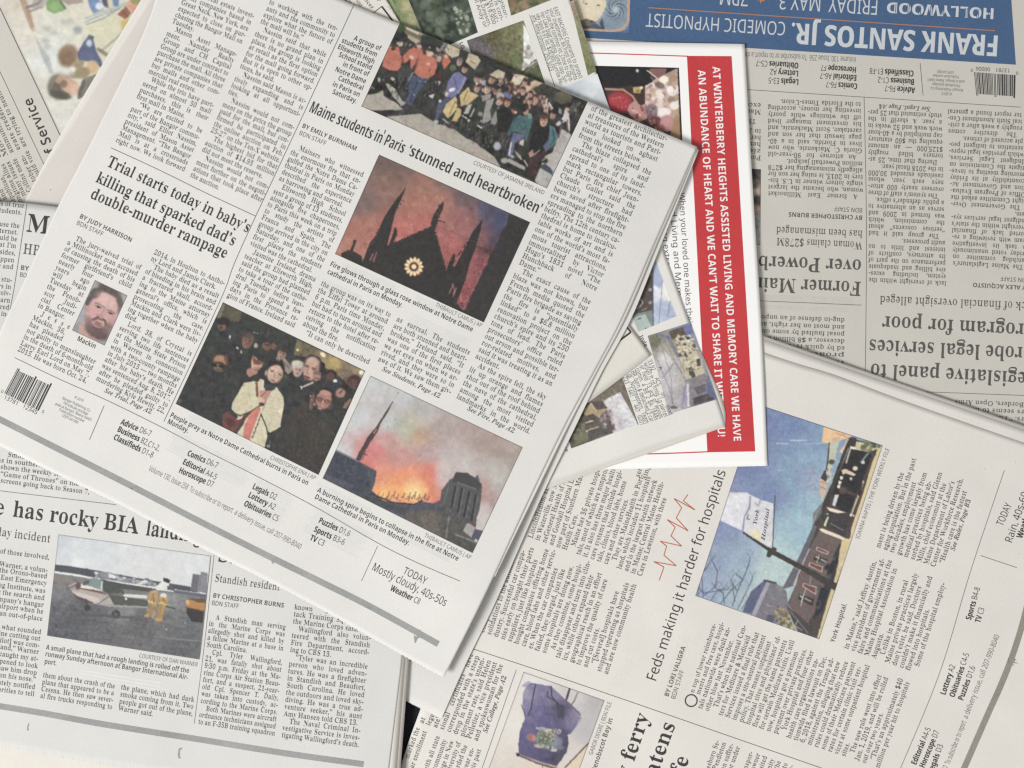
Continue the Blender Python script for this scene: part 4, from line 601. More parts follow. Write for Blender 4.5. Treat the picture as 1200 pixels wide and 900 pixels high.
_ABC = _unpack()
_marks = {c: _mark(c) for c in _PUNCT}
for _f, (_k, _tx, _gy) in FONTS.items():
    for (_kk, _c), (_v, _q, _adv) in _ABC.items():
        if _kk == _k:
            _cache[(_f, _c)] = (_weight(_v, _q, _tx, -_gy) if (_tx or _gy) else _v, _q, _adv)
    for _c, (_v, _q, _adv) in _marks.items():      # make punctuation heavier to suit the heavy faces
        _cache[(_f, _c)] = (_weight(_v, _q, -0.012, -0.012) if _f not in ('sans', 'thin', 'light') else _v, _q, _adv)
    _cache[(_f, ' ')] = (np.zeros((0, 2)), [], 0.26)

def glyph(font, ch, res=0):
    return _cache[(font, ch)]

BOLD_OF = {'thin': 'black', 'sans': 'bold'}

def runs(text, font):
    out = []; f = font
    for ch in text:
        if ch == '*':
            f = BOLD_OF.get(font, 'bold') if f == font else font
            continue
        out.append((f, ch))
    return out

class Ink:
    """letters and rules of one printed item, gathered into one mesh lying on its page"""
    def __init__(s, thing, page, h, eps=0.06):
        s.t = thing; s.page = page; s.h = h; s.eps = eps; s.v = []; s.f = []; s.n = 0; s.cuts = []
    def put(s, P, F):
        if len(P) == 0: return
        s.v.append(P); n = s.n
        s.f += [[i + n for i in q] for q in F]
        s.n += len(P)
    def seq(s, chars, p0, e, size, k, extra_space=0.0, track=0.0):
        up = np.array([e[1], -e[0]]); x = 0.0
        res = 0
        p0 = np.asarray(p0, float)
        for f, ch in chars:
            v, F, adv = glyph(f, ch, res)
            if len(v):
                # Blender y is up; photo y is down: 'up' already points to letter tops
                P = p0 + e * ((x + v[:, :1] * size * k)) + up * (v[:, 1:2] * size)
                s.put(P, F)
            x += adv * size * k + track + (extra_space if ch == ' ' else 0)
        return x
    def width(s, chars, size):
        return sum(glyph(f, c, 0)[2] for f, c in chars) * size
    def line(s, text, p0, p1, size, font='body'):
        """letters fitted exactly between two baseline points"""
        p0 = np.array(p0, float); p1 = np.array(p1, float); d = p1 - p0; L = np.linalg.norm(d); e = d / L
        ch = runs(text, font)
        s.seq(ch, p0, e, size, L / max(s.width(ch, size), 1e-6))
        return s
    def rline(s, text, end, slope, size, k=0.93, font='body'):
        """a natural-width line that ends at a given point"""
        e = np.array([slope[0], slope[1]], float); e /= np.linalg.norm(e)
        ch = runs(text, font)
        s.seq(ch, np.array(end, float) - e * s.width(ch, size) * k, e, size, k); return s
    def just(s, text, L, R, size, k, font='body', rag=False):
        L = np.array(L, float); R = np.array(R, float); d = R - L; n = np.linalg.norm(d); e = d / n
        if text.startswith('>'):
            ind = size * 0.85; L = L + e * ind; n -= ind; text = text[1:]
        last = text.endswith('|'); text = text.rstrip('|')
        if text.startswith('{'):
            a, text = text[1:].split('}', 1); n *= float(a)
            if text.startswith('>'):
                L = L + e * size * .85; n -= size * .85; text = text[1:]
        ch = runs(text, font); w = s.width(ch, size) * k; sp = text.count(' ')
        slack = n - w
        if rag:
            s.seq(ch, L, e, size, k); return
        if slack < 0: s.seq(ch, L, e, size, k * n / w)
        elif last: s.seq(ch, L, e, size, k)
        elif sp: s.seq(ch, L, e, size, k, extra_space=slack / sp)
        else: s.seq(ch, L, e, size, k, track=slack / max(len(ch) - 1, 1))
    def col(s, text, TL, TR, BL, BR, font='body', rag=None, size=None, lead=1.0, shape=None):
        lines = [l for l in text.strip('\n').split('\n')]
        TL, TR, BL, BR = [np.array(a, float) for a in (TL, TR, BL, BR)]
        n = len(lines)
        ey = (BL - TL) / max(n - 1, 1); e = (TR - TL) / np.linalg.norm(TR - TL); up = np.array([e[1], -e[0]])
        pitch = abs(np.dot(ey, up)) if n > 1 else 8.0
        size = size or pitch * lead * 1.05
        if rag is not None:
            i, ln = rag
            k = ln / s.width(runs(lines[i].strip('>|'), font), size)
        else:
            q = []
            for i, l in enumerate(lines):
                fr = 1.0; t = l
                if t.startswith('{'): fr, t = t[1:].split('}', 1); fr = float(fr)
                ind = size * .85 if t.startswith('>') else 0
                t = t.strip('>|')
                tt = i / max(n - 1, 1)
                av = np.linalg.norm((TR * (1 - tt) + BR * tt) - (TL * (1 - tt) + BL * tt)) * fr - ind
                if not l.endswith('|') and len(t) > 4: q.append(av / s.width(runs(t, font), size))
            q.sort(); k = min(max(q[len(q) // 6] * 0.985, 0.72), 1.15) if q else 0.95
        for i, l in enumerate(lines):
            if not l.strip('|> '): continue
            t = i / max(n - 1, 1)
            s.just(l, TL * (1 - t) + BL * t, TR * (1 - t) + BR * t, size, k, font, rag is not None)
        return s
    def rule(s, pts, w=0.7):
        p = resample(pts, max(len(pts), 2) * 14, True)
        d = np.gradient(p, axis=0); d /= np.linalg.norm(d, axis=1)[:, None]
        nn = np.c_[-d[:, 1], d[:, 0]] * w / 2
        P = np.r_[p + nn, p - nn]; n = len(p)
        s.put(P, [[i, i + 1, i + 1 + n, i + n] for i in range(n - 1)])
        return s
    def poly(s, pts):
        s.put(np.array(pts, float), [list(range(len(pts)))]); return s
    def grid(s, TL, TR, BR, BL, n=12, m=12):
        TL, TR, BR, BL = [np.array(a, float) for a in (TL, TR, BR, BL)]
        P = []
        for j in range(m + 1):
            for i in range(n + 1):
                u, v = i / n, j / m
                P.append((TL * (1 - u) + TR * u) * (1 - v) + (BL * (1 - u) + BR * u) * v)
        s.put(np.array(P), [[j * (n + 1) + i, j * (n + 1) + i + 1, (j + 1) * (n + 1) + i + 1, (j + 1) * (n + 1) + i] for j in range(m) for i in range(n)])
        return s
    def stripes(s, TL, TR, BR, BL, n, seed=0, fill=0.62):
        r = random.Random(seed)
        TL, TR, BR, BL = [np.array(a, float) for a in (TL, TR, BR, BL)]
        for i in range(n):
            v0 = (i + 0.1 * r.random()) / n; v1 = v0 + fill * r.uniform(.7, 1.2) / n
            a, b = r.uniform(0, .06), 1 - r.uniform(0, .10)
            q = lambda u, v: (TL * (1 - u) + TR * u) * (1 - v) + (BL * (1 - u) + BR * u) * v
            s.grid(q(a, v0), q(b, v0), q(b, v1), q(a, v1), 10, 1)
        return s
    def cut(s):
        """what follows is a separate printed item"""
        s.cuts.append((s.n, len(s.f))); return s
    def done(s, name, m, label=None):
        P = np.concatenate(s.v)
        F = s.f
        # make every face look up
        V = W(P[:, 0], P[:, 1], s.h(P[:, 0], P[:, 1]) + s.eps)
        out = []
        for q in F:
            a, b, c = V[q[0]], V[q[1]], V[q[2]]
            if (b[0] - a[0]) * (c[1] - a[1]) - (b[1] - a[1]) * (c[0] - a[0]) < 0: q = q[::-1]
            out.append(q)
        b = [(0, 0)] + s.cuts + [(s.n, len(out))]
        for (v0, f0), (v1, f1) in zip(b[:-1], b[1:]):
            if f1 > f0: o = add_mesh(name, V[v0:v1], [[k - v0 for k in q] for q in out[f0:f1]], m, s.t, s.page, label)
        return o

# ---------------------------------------------------------------- printed pictures (colour stored in the picture's own mesh)
class Pic:
    def __init__(s, quad, base, res=2.2):
        s.q = [np.array(a, float) for a in quad]      # TL TR BR BL
        a = np.array(s.q); s.x0, s.y0 = a.min(0) - 2; x1, y1 = a.max(0) + 2
        s.res = res
        w = int((x1 - s.x0) * res) + 1; hh = int((y1 - s.y0) * res) + 1
        s.Y, s.X = np.mgrid[0:hh, 0:w]
        s.X = s.x0 + s.X / res; s.Y = s.y0 + s.Y / res
        s.A = np.zeros((hh, w, 3)); s.A[:] = base
        s.fr(0, 0, 1)
        s.rs = np.random.RandomState(w * 7 + hh)
    def fr(s, ox, oy, k):
        s.ox, s.oy, s.k = ox, oy, k; return s
    def _p(s, pts):
        return np.array(pts, float) / s.k + np.array([s.ox, s.oy])
    def _win(s, lo, hi):
        i0 = max(int((lo[1] - s.y0) * s.res) - 2, 0); i1 = min(int((hi[1] - s.y0) * s.res) + 3, s.A.shape[0])
        j0 = max(int((lo[0] - s.x0) * s.res) - 2, 0); j1 = min(int((hi[0] - s.x0) * s.res) + 3, s.A.shape[1])
        return (slice(i0, i1), slice(j0, j1)) if i1 > i0 and j1 > j0 else None
    def _mix(s, w, m, col, a):
        m = (m * a)[..., None]
        s.A[w] = s.A[w] * (1 - m) + np.array(col, float) * m
    def mask(s, p, w):
        X, Y = s.X[w], s.Y[w]; m = np.zeros(X.shape, bool)
        n = len(p)
        for i in range(n):
            x1, y1 = p[i]; x2, y2 = p[(i + 1) % n]
            if y1 == y2: continue
            c = ((y1 > Y) != (y2 > Y)) & (X < (x2 - x1) * (Y - y1) / (y2 - y1) + x1)
            m ^= c
        return m.astype(float)
    def poly(s, pts, col, a=1.0, soft=0):
        p = s._p(pts); w = s._win(p.min(0) - soft, p.max(0) + soft)
        if w is None: return s
        m = s.mask(p, w)
        for _ in range(int(soft * s.res)): m = blur2(m)
        s._mix(w, m, col, a); return s
    def ell(s, cx, cy, rx, ry, col, rot=0, a=1.0, soft=0.25):
        c = s._p([(cx, cy)])[0]; rx /= s.k; ry /= s.k; r = max(rx, ry) * (1 + soft)
        w = s._win(c - r, c + r)
        if w is None: return s
        t = math.radians(rot); dx = s.X[w] - c[0]; dy = s.Y[w] - c[1]
        u = (dx * math.cos(t) + dy * math.sin(t)) / rx; v = (-dx * math.sin(t) + dy * math.cos(t)) / ry
        d = np.sqrt(u * u + v * v)
        m = np.clip((1 + soft - d) / max(2 * soft, 1e-3), 0, 1)
        s._mix(w, m * m * (3 - 2 * m), col, a); return s
    def line(s, pts, wd, col, a=1.0):
        p = s._p(pts); wd = wd / s.k / 2
        for i in range(len(p) - 1):
            A, B = p[i], p[i + 1]
            w = s._win(np.minimum(A, B) - wd - 1, np.maximum(A, B) + wd + 1)
            if w is None: continue
            d = B - A; L2 = max(d @ d, 1e-9)
            t = np.clip(((s.X[w] - A[0]) * d[0] + (s.Y[w] - A[1]) * d[1]) / L2, 0, 1)
            dist = np.hypot(s.X[w] - A[0] - t * d[0], s.Y[w] - A[1] - t * d[1])
            s._mix(w, np.clip((wd - dist) * s.res + 0.5, 0, 1), col, a)
        return s
    def idw(s, smp, pw=3.0, within=None, a=1.0):
        c = s._p([q[:2] for q in smp]); cols = np.array([q[2] for q in smp], float)
        num = 0; den = 0
        for (x, y), k in zip(c, cols):
            wt = 1 / (((s.X - x) ** 2 + (s.Y - y) ** 2) + 4) ** (pw / 2)
            num = num + wt[..., None] * k; den = den + wt
        r = num / den[..., None]
        if within is None: m = np.ones(s.X.shape)
        else: m = s.mask(s._p(within), (slice(None), slice(None)))
        s._mix((slice(None), slice(None)), m, (0, 0, 0), 0)
        m = (m * a)[..., None]
        s.A = s.A * (1 - m) + r * m
        return s
    def noise(s, amp, cell, within=None, tint=(1, 1, 1), mono=True):
        hh, w = s.X.shape; c = max(cell * s.res / s.k, 1.0)
        g = s.rs.randn(int(hh / c) + 3, int(w / c) + 3, 1 if mono else 3)
        yy = np.arange(hh) / c; xx = np.arange(w) / c
        i = yy.astype(int); j = xx.astype(int); fy = (yy - i)[:, None, None]; fx = (xx - j)[None, :, None]
        fy = fy * fy * (3 - 2 * fy); fx = fx * fx * (3 - 2 * fx)
        n = (g[i][:, j] * (1 - fx) + g[i][:, j + 1] * fx) * (1 - fy) + (g[i + 1][:, j] * (1 - fx) + g[i + 1][:, j + 1] * fx) * fy
        m = 1.0 if within is None else s.mask(s._p(within), (slice(None), slice(None)))[..., None]
        s.A = s.A + n * amp * np.array(tint) * m
        return s
    def scatter(s, pts, n, cols, r0, r1, seed=1, a=0.9, asp=1.0, rot=0):
        p = np.array(pts, float); rr = random.Random(seed); k = 0; tries = 0
        lo, hi = p.min(0), p.max(0)
        while k < n and tries < n * 30:
            tries += 1
            x, y = rr.uniform(lo[0], hi[0]), rr.uniform(lo[1], hi[1]); c = False
            for i in range(len(p)):
                x1, y1 = p[i]; x2, y2 = p[i - 1]
                if (y1 > y) != (y2 > y) and x < (x2 - x1) * (y - y1) / (y2 - y1) + x1: c = not c
            if not c: continue
            k += 1; r = rr.uniform(r0, r1)
            s.ell(x, y, r, r * asp * rr.uniform(.7, 1.4), rr.choice(cols), rot + rr.uniform(-30, 30), a)
        return s
    def strokes(s, pts, n, cols, l0, l1, wd, ang=113, seed=1, a=0.85):
        p = np.array(pts, float); rr = random.Random(seed); lo, hi = p.min(0), p.max(0); k = 0; tries = 0
        while k < n and tries < n * 30:
            tries += 1
            x, y = rr.uniform(lo[0], hi[0]), rr.uniform(lo[1], hi[1]); c = False
            for i in range(len(p)):
                x1, y1 = p[i]; x2, y2 = p[i - 1]
                if (y1 > y) != (y2 > y) and x < (x2 - x1) * (y - y1) / (y2 - y1) + x1: c = not c
            if not c: continue
            k += 1
            t = math.radians(ang + rr.uniform(-22, 22)); L = rr.uniform(l0, l1)
            s.line([(x, y), (x + L * math.cos(t), y + L * math.sin(t))], wd * rr.uniform(.6, 1.4), rr.choice(cols), a)
        return s
    def face(s, cx, cy, r, rot=23, skin=(176, 132, 112), hair=(48, 40, 38), dark=(74, 52, 46), beard=None, hairline=0.55):
        t = math.radians(rot); ex = (math.cos(t), math.sin(t)); ey = (-math.sin(t), math.cos(t))
        q = lambda u, v: (cx + (ex[0] * u + ey[0] * v) * r, cy + (ex[1] * u + ey[1] * v) * r)
        if hair: s.ell(*q(0, -.28), r * .92, r * 1.08, hair, rot)
        s.ell(*q(0, .05), r * .74, r * (1.0 if hairline > .5 else 1.05), skin, rot, soft=.18)
        s.ell(*q(.30, .1), r * .34, r * .75, tuple(int(c * .82) for c in skin), rot, a=.6, soft=.5)
        if hair: s.ell(*q(-.05, -.82), r * .72, r * .42, hair, rot, soft=.3)
        if beard: s.ell(*q(0, .68), r * .55, r * .42, beard, rot, soft=.4)
        for sg in (-1, 1):
            s.ell(*q(sg * .30, -.10), r * .15, r * .08, dark, rot, a=.8, soft=.6)
            s.ell(*q(sg * .32, -.27), r * .22, r * .06, dark, rot, a=.7, soft=.6)
        s.line([q(.05, -.02), q(.10, .25), q(-.04, .30)], r * .10, tuple(int(c * .72) for c in skin), .8)
        s.ell(*q(0, .52), r * .26, r * .08, (132, 76, 72), rot, soft=.5)
        return s
    def warp(s, amp, cell):
        hh, w = s.X.shape; d = []
        for _ in range(2):
            c = max(cell * s.res, 1.0)
            g = s.rs.randn(int(hh / c) + 3, int(w / c) + 3)
            yy = np.arange(hh) / c; xx = np.arange(w) / c
            i = yy.astype(int); j = xx.astype(int); fy = (yy - i)[:, None]; fx = (xx - j)[None, :]
            d.append((g[i][:, j] * (1 - fx) + g[i][:, j + 1] * fx) * (1 - fy) + (g[i + 1][:, j] * (1 - fx) + g[i + 1][:, j + 1] * fx) * fy)
        I, J = np.mgrid[0:hh, 0:w]
        I = np.clip(I + d[0] * amp * s.res, 0, hh - 1).round().astype(int); J = np.clip(J + d[1] * amp * s.res, 0, w - 1).round().astype(int)
        s.A = s.A[I, J]
    def done(s, thing, page, h, pw=226, name='photograph', label=None, m='print', eps=0.05, border=None, albedo=0.65, dens=1.15, blur=1, sat=0.72, rough=0.36, fold=0.0):
        s.warp(0.55 * rough, 3.0); s.warp(0.35 * rough, 1.2)
        s.fr(0, 0, 1)
        if fold:      # uneven tone of cloth, faces and ground in the printed picture
            keep = s.A.copy(); s.A[:] = 0
            s.noise(fold, 2.2); s.noise(fold * .9, 5.0)
            s.A = keep * np.clip(1 + s.A, .55, 1.5)
        L0 = s.A.mean(-1, keepdims=True)
        s.noise(5.5 * rough, 2.0); s.noise(5.0 * rough, 5.0); s.noise(1.6 * rough, 4.0, mono=False)
        s.A = L0 + (s.A - L0) * sat
        s.A = 255 - (255 - s.A) * 0.965
        for _ in range(blur):
            for c in range(3): s.A[..., c] = blur2(s.A[..., c])
        TL, TR, BR, BL = s.q
        if border is not None:
            s.fr(0, 0, 1); s.line([TL, TR, BR, BL, TL], 1.3, border, .85)
        nu = int(max(np.linalg.norm(TR - TL), np.linalg.norm(BR - BL)) * dens) + 2
        nv = int(max(np.linalg.norm(BL - TL), np.linalg.norm(BR - TR)) * dens) + 2
        u = np.linspace(0, 1, nu)[None, :, None]; v = np.linspace(0, 1, nv)[:, None, None]
        P = (TL * (1 - u) + TR * u) * (1 - v) + (BL * (1 - u) + BR * u) * v
        X, Y = P[..., 0].ravel(), P[..., 1].ravel()
        fx = np.clip((X - s.x0) * s.res, 0, s.A.shape[1] - 1.001); fy = np.clip((Y - s.y0) * s.res, 0, s.A.shape[0] - 1.001)
        j = fx.astype(int); i = fy.astype(int); fx = (fx - j)[:, None]; fy = (fy - i)[:, None]
        C = (s.A[i, j] * (1 - fx) + s.A[i, j + 1] * fx) * (1 - fy) + (s.A[i + 1, j] * (1 - fx) + s.A[i + 1, j + 1] * fx) * fy
        C = lin(np.clip(C, 4, 255)) / lin(pw) * albedo
        C = np.clip(C, 0.004, 0.9)
        V = W(X, Y, h(X, Y) + eps)
        idx = np.arange(nu * nv).reshape(nv, nu)
        a = idx[:-1, :-1].ravel(); b = idx[:-1, 1:].ravel(); c = idx[1:, 1:].ravel(); d = idx[1:, :-1].ravel()
        F = np.c_[a, d, c, b].tolist()
        o = add_mesh(name, V, F, M[m], thing, page, label)
        me = o.data
        at = me.color_attributes.new("print", 'FLOAT_COLOR', 'POINT')
        buf = np.ones((len(V), 4)); buf[:, :3] = C
        at.data.foreach_set("color", buf.ravel())
        nz = me.polygons[0].normal.z
        if nz < 0: me.flip_normals()
        return o

def blur2(a):
    b = np.pad(a, ((1, 1), (0, 0)), 'edge'); a = (b[:-2] + 2 * b[1:-1] + b[2:]) / 4
    b = np.pad(a, ((0, 0), (1, 1)), 'edge'); return (b[:, :-2] + 2 * b[:, 1:-1] + b[:, 2:]) / 4
# ================================================================ the surface under the pile
_tv = W(np.array([-500, 1700, 1700, -500]), np.array([-400, -400, 1300, 1300]), 0.0)
tbl = add_mesh("table_surface", _tv, [[3, 2, 1, 0]], M['navy'], kind="structure")
tbl["label"] = "dark navy table surface under the papers"

# ---------------------------------------------------------------- sheet heights (millimetres above the table)
hA = Height([(0, 0, 1.2), (150, 0, 1.2), (0, 230, 1.3), (90, 150, 1.2)], 0.05, 3)
hJ = Height([(165, 0, 2.3), (35, 225, 2.2), (80, 240, 2.2), (220, 0, 2.3)], 0.04, 4)
hC = Height([(0, 240, 4.6), (0, 560, 4.6), (240, 640, 4.6), (470, 770, 5.5), (460, 900, 5.4), (0, 900, 4.5), (230, 860, 4.6)], 0.2, 5)
hD = Height([(700, 0, 1.5), (1200, 0, 1.7), (1200, 480, 1.5), (900, 400, 1.5), (1000, 200, 1.6)], 0.2, 6)
hE = Height([(895, 405, 3.4), (1200, 510, 3.5), (1180, 780, 3.6), (1140, 900, 3.0), (480, 880, 2.2), (600, 700, 3.4), (850, 650, 3.5)], 0.24, 7)
hF = Height([(640, 48, 2.6), (872, 52, 2.7), (882, 250, 3.7), (893, 395, 4.3), (899, 546, 4.3), (640, 551, 4.3), (640, 250, 3.7)], 0.0, 8)
hG = Height([(440, 0, 3.4), (669, 0, 3.5), (715, 130, 3.9), (780, 300, 4.5), (848, 495, 5.0), (760, 528, 5.0), (647, 567, 4.8), (560, 300, 4.2)], 0.07, 9)
hI = Height([(447, 0, 4.4), (600, 200, 4.9), (762, 416, 5.6), (682, 478, 5.5)], 0.03, 10)
hH = Height([(180, 0, 5.0), (0, 387, 5.6), (0, 522, 5.3), (240, 647, 5.6), (480, 772, 6.4), (520, 793, 8.0), (560, 710, 9.6),
             (661, 501, 7.8), (765, 290, 7.2), (817, 172, 6.6), (560, 70, 6.2), (400, 0, 5.8), (430, 150, 8.4), (580, 210, 8.2), (690, 119, 6.6), (350, 350, 7.0), (150, 300, 5.8)], 0.22, 11)
hH2 = Height([(817, 176, 6.1), (765, 300, 6.3), (671, 501, 6.5), (600, 660, 4.9), (545, 780, 3.9), (517, 842, 3.5), (480, 823, 3.45), (460, 812, 3.45),
              (440, 790, 3.7), (560, 500, 5.5), (640, 250, 5.6)], 0.03, 12)

# ================================================================ newspaper with the painted illustration (upper left)
tA = Thing("newspaper", 40, 120, "newspaper page with a watercolour illustration of people, upper left corner", "newspaper", "newspapers in the pile")
pA = sheet(tA, "front_page", [(-60, -60), (260, -60)], [(260, -60), (150, 262)], [(-60, 262), (150, 262)], [(-60, -60), (-60, 262)], hA, M['paper_grey'])
Ink(tA, pA, hA).rule([(-6, -3), (71.5, 161)], 0.9).cut().rule([(-2, 80), (52, 194)], 0.6).done("page_rule", M['ink_soft'])
Ink(tA, pA, hA).line("of Service", (69, 186.5), (36.8, 113.2), 16.5, 'semi').done("headline", M['ink'])
i = Ink(tA, pA, hA)
for t, x, y, n in (("are trying to neutralize", 31.3, 171.5, 92), ("erate credentials to", 24, 175, 86), ("ammunition to the", 16, 178.5, 78), ("Moves to the", 9.5, 182, 62), ("In the", 1.5, 184.5, 30)):
    i.line(t, (x, y), (x - .43 * n, y - .903 * n), 8.2)
for t, x, y, n in (("would vote", 50, 212, 40), ("tober an-", 42.3, 212, 34), ("Collins made", 37, 224, 43), ("many issues", 30.3, 229, 45), ("longtime allies", 27, 238, 52),
                   ("Republican,", 19.8, 239.5, 38), ("and", 8.3, 233.5, 14), ("the", 2, 236, 12)):
    i.line(t, (x, y), (x - .43 * n, y - .903 * n), 8.2)
i.done("article_text", M['ink_soft'])

# ================================================================ plain folded newspaper under the topmost one
tJ = Thing("newspaper", 80, 190, "folded newspaper showing only a blank cream margin, between the illustration page and the topmost newspaper", "newspaper", "newspapers in the pile")
sheet(tJ, "inner_page", [(170, -8), (330, -8)], [(330, -8), (230, 262)], [(18, 258), (230, 262)], [(170, -8), (71.5, 157), (34.5, 225), (18, 258)], Flat(hJ, -0.2), M['paper_warm'])
pJ = sheet(tJ, "front_page", [(181, -8), (330, -8)], [(330, -8), (230, 262)], [(23, 258), (230, 262)], [(181, -8), (110, 105), (37, 222), (23, 258)], hJ, M['paper_blank'])
Ink(tJ, pJ, hJ).poly([(58.6, 222), (59.6, 222), (59.6, 223), (58.6, 223)]).done("ink_speck", M['ink_soft'])

# ================================================================ upside-down newspaper with the blue banner (upper right)
tD = Thing("newspaper", 1040, 200, "upside-down newspaper with a blue hypnotist show banner, upper right", "newspaper", "newspapers in the pile")
pD = sheet(tD, "front_page", [(600, -60), (1290, -60)], [(1290, -60), (1290, 560)], [(600, 560), (1290, 560)], [(600, -60), (600, 560)], hD, M['paper_grey'])
b = Ink(tD, pD, hD, 0.03).grid((600, -60), (1181, -60), (1190.5, 75.8), (600, 39), 30, 10).done("show_banner", M['blue'], "blue advertising banner with pale lettering")
Ink(tD, pD, hD, 0.07).line("FRANK SANTOS JR.", (1171.5, 42), (927, 26.8), 34, 'black').line("COMEDIC HYPNOTIST", (921.5, 26), (757.5, 15.5), 22, 'sans') \
    .line("FRIDAY, MAY 3", (1030, .5), (913, -6.5), 24, 'sans').line("7PM", (878, -9.5), (843, -11.8), 24, 'sans').done("banner_lettering", M['paleink'])
Ink(tD, pD, hD, 0.07).line("HOLLYWOOD", (1166, 10), (1039, 2.5), 17.5, 'black').done("banner_logo", M['paleink'])
i = Ink(tD, pD, hD, 0.09)
for k in range(9):
    x = 1163 - k * 13.6; y = 10.5 - k * .82
    i.poly([(x - 2.6, y + .6), (x - 1.7, y + .6), (x - 2.4, y + 11), (x - 3.3, y + 11)]).poly([(x - 4.6, y + .6), (x - 3.7, y + .6), (x - 4.4, y + 11), (x - 5.3, y + 11)])
i.done("logo_inline", M['blue'])
i = Ink(tD, pD, hD, 0.07).cut().rule([(760, 9), (1166, 36)], 1.0)
st = [(892 + (5.5 if k % 2 == 0 else 2.2) * math.cos(k * .628 + .5), -1 + (5.5 if k % 2 == 0 else 2.2) * math.sin(k * .628 + .5)) for k in range(10)]
i.poly(st).done("banner_rule", M['orange'])
i = Ink(tD, pD, hD, 0.05)
i.cut().rule([(860, 104), (1196, 125.6)], .6).cut().rule([(1012.6, 113.7), (1015.4, 270), (1014, 440)], .6).cut().rule([(1078.3, 74), (1081.7, 111.7)], .6)
i.cut().rule([(880, 352), (1009.7, 357.6)], .6).cut().rule([(1085, 459.2), (1215, 464)], .6)
i.done("page_rule", M['ink_soft'])
i = Ink(tD, pD, hD)
i.line("Volume 130, Issue 256  To subscribe or to report a delivery issue", (1003.5, 66.9), (846, 59.5), 9.2, 'thin')
i.done("folio_line", M['ink_grey'])
i = Ink(tD, pD, hD)
for t, a, c in (("*Horoscope* F7", (1003.7, 78.6), (962, 75.9)), ("*Editorial* A6-7", (1004.2, 88), (961, 85.2)), ("*Comics* F6-7", (1005, 97.9), (968, 95.4)),
                ("*Obituaries* C5-7", (936, 73.6), (886, 70.6)), ("*Lottery* A2", (936, 83), (902.5, 80.8)), ("*Legals* E3-5", (936.2, 93), (900.5, 90.8)),
                ("*Classifieds* E1-F8", (1071, 82.9), (1019, 79.6)), ("*Business* C1-2", (1071.7, 92.9), (1028.7, 90)), ("*Advice* F6-7", (1072.5, 102.6), (1037, 99.9))):
    if t[:3] in ("*Ob", "*Cl"): i.cut()
    i.line(t, a, c, 9.6, 'thin')
i.done("index_list", M['ink'])
i = Ink(tD, pD, hD)
for k, (t, n) in enumerate((("© 2019", 12), ("Bangor Publishing Co.", 39), ("Periodicals postage", 33), ("paid at Bangor, Maine 04401", 44), ("Publication number", 31), ("USPS 041000", 20))):
    y = 108.3 - k * 5.1; x = 1109.5 - k * .3
    i.line(t, (x + n / 2, y + n * .031), (x - n / 2, y - n * .031), 4.6, 'sans')
i.done("publisher_note", M['ink_grey'])
def barcode(t, page, h, TL, TR, BR, BL, seed, m):
    r = random.Random(seed); i = Ink(t, page, h)
    TL, TR, BR, BL = [np.array(a, float) for a in (TL, TR, BR, BL)]
    x = 0.0; k = 0
    while x < .985:
        w = r.choice((.014, .016, .028, .030, .042)); ext = .08 if (x < .05 or x > .93 or .48 < x < .53) else 0
        A, Bq = TL + (TR - TL) * x, TL + (TR - TL) * min(x + w, 1); Cc, D = BL + (BR - BL) * min(x + w, 1), BL + (BR - BL) * x
        i.poly([A - (D - A) * ext, Bq - (Cc - Bq) * ext, Cc, D]); x += w + r.choice((.014, .016, .018, .030))
    return i
i = barcode(tD, pD, hD, (1189.5, 113), (1144, 110), (1141.5, 84.5), (1190, 88), 5, None)
i.line("0", (1193.5, 84), (1190.6, 83.8), 5.2, 'sans').line("13781", (1184, 80.6), (1166.5, 79.5), 6.4, 'sans').line("00006", (1160.5, 79.2), (1143.5, 78.1), 6.4, 'sans').line("0", (1140.5, 80.7), (1137.5, 80.5), 5.2, 'sans')
i.done("barcode", M['ink'])
i = Ink(tD, pD, hD)
i.line("Legislative panel to", (1218, 437.3), (1020, 426.5), 25.5, 'head').line("probe legal services", (1212, 407.6), (1018, 398), 25.5, 'head').line("program for poor", (1214, 380.2), (1034, 370.6), 25.5, 'head')
i.done("headline", M['ink_soft'])
Ink(tD, pD, hD).line("Lack of financial oversight alleged", (1217, 355), (1031, 346.8), 14.5, 'light').done("subheading", M['ink_soft'])
i = Ink(tD, pD, hD)
i.line("BY ALEX ACQUISTO", (1207, 335.2), (1140, 331.4), 7.0, 'bold').line("BDN STAFF", (1207, 326.4), (1172.5, 324), 7.0, 'thin').done("byline", M['ink_soft'])
Ink(tD, pD, hD).col(""">The Maine Legislature’s
watchdog committee on
Friday voted unanimously
to task its investigative
team with reviewing a re-
ported lack of financial
oversight within the state’s
indigent legal services sys-
tem.|
>The Government Over-
sight Committee asked the
Office of Program Evalua-
tion and Government Ac-
countability at its Friday
morning meeting to inves-
tigate the Commission on
Indigent Legal Services,
which provides legal repre-
sentation to indigent peo-
ple accused of crimes.|
>The directive comes
roughly a week after a crit-
ical Sixth Amendment Cen-
ter report found a general""", (1206, 311.2), (1116.7, 306), (1197.5, 132.8), (1110.5, 128.2)).done("article_text", M['ink_soft'])
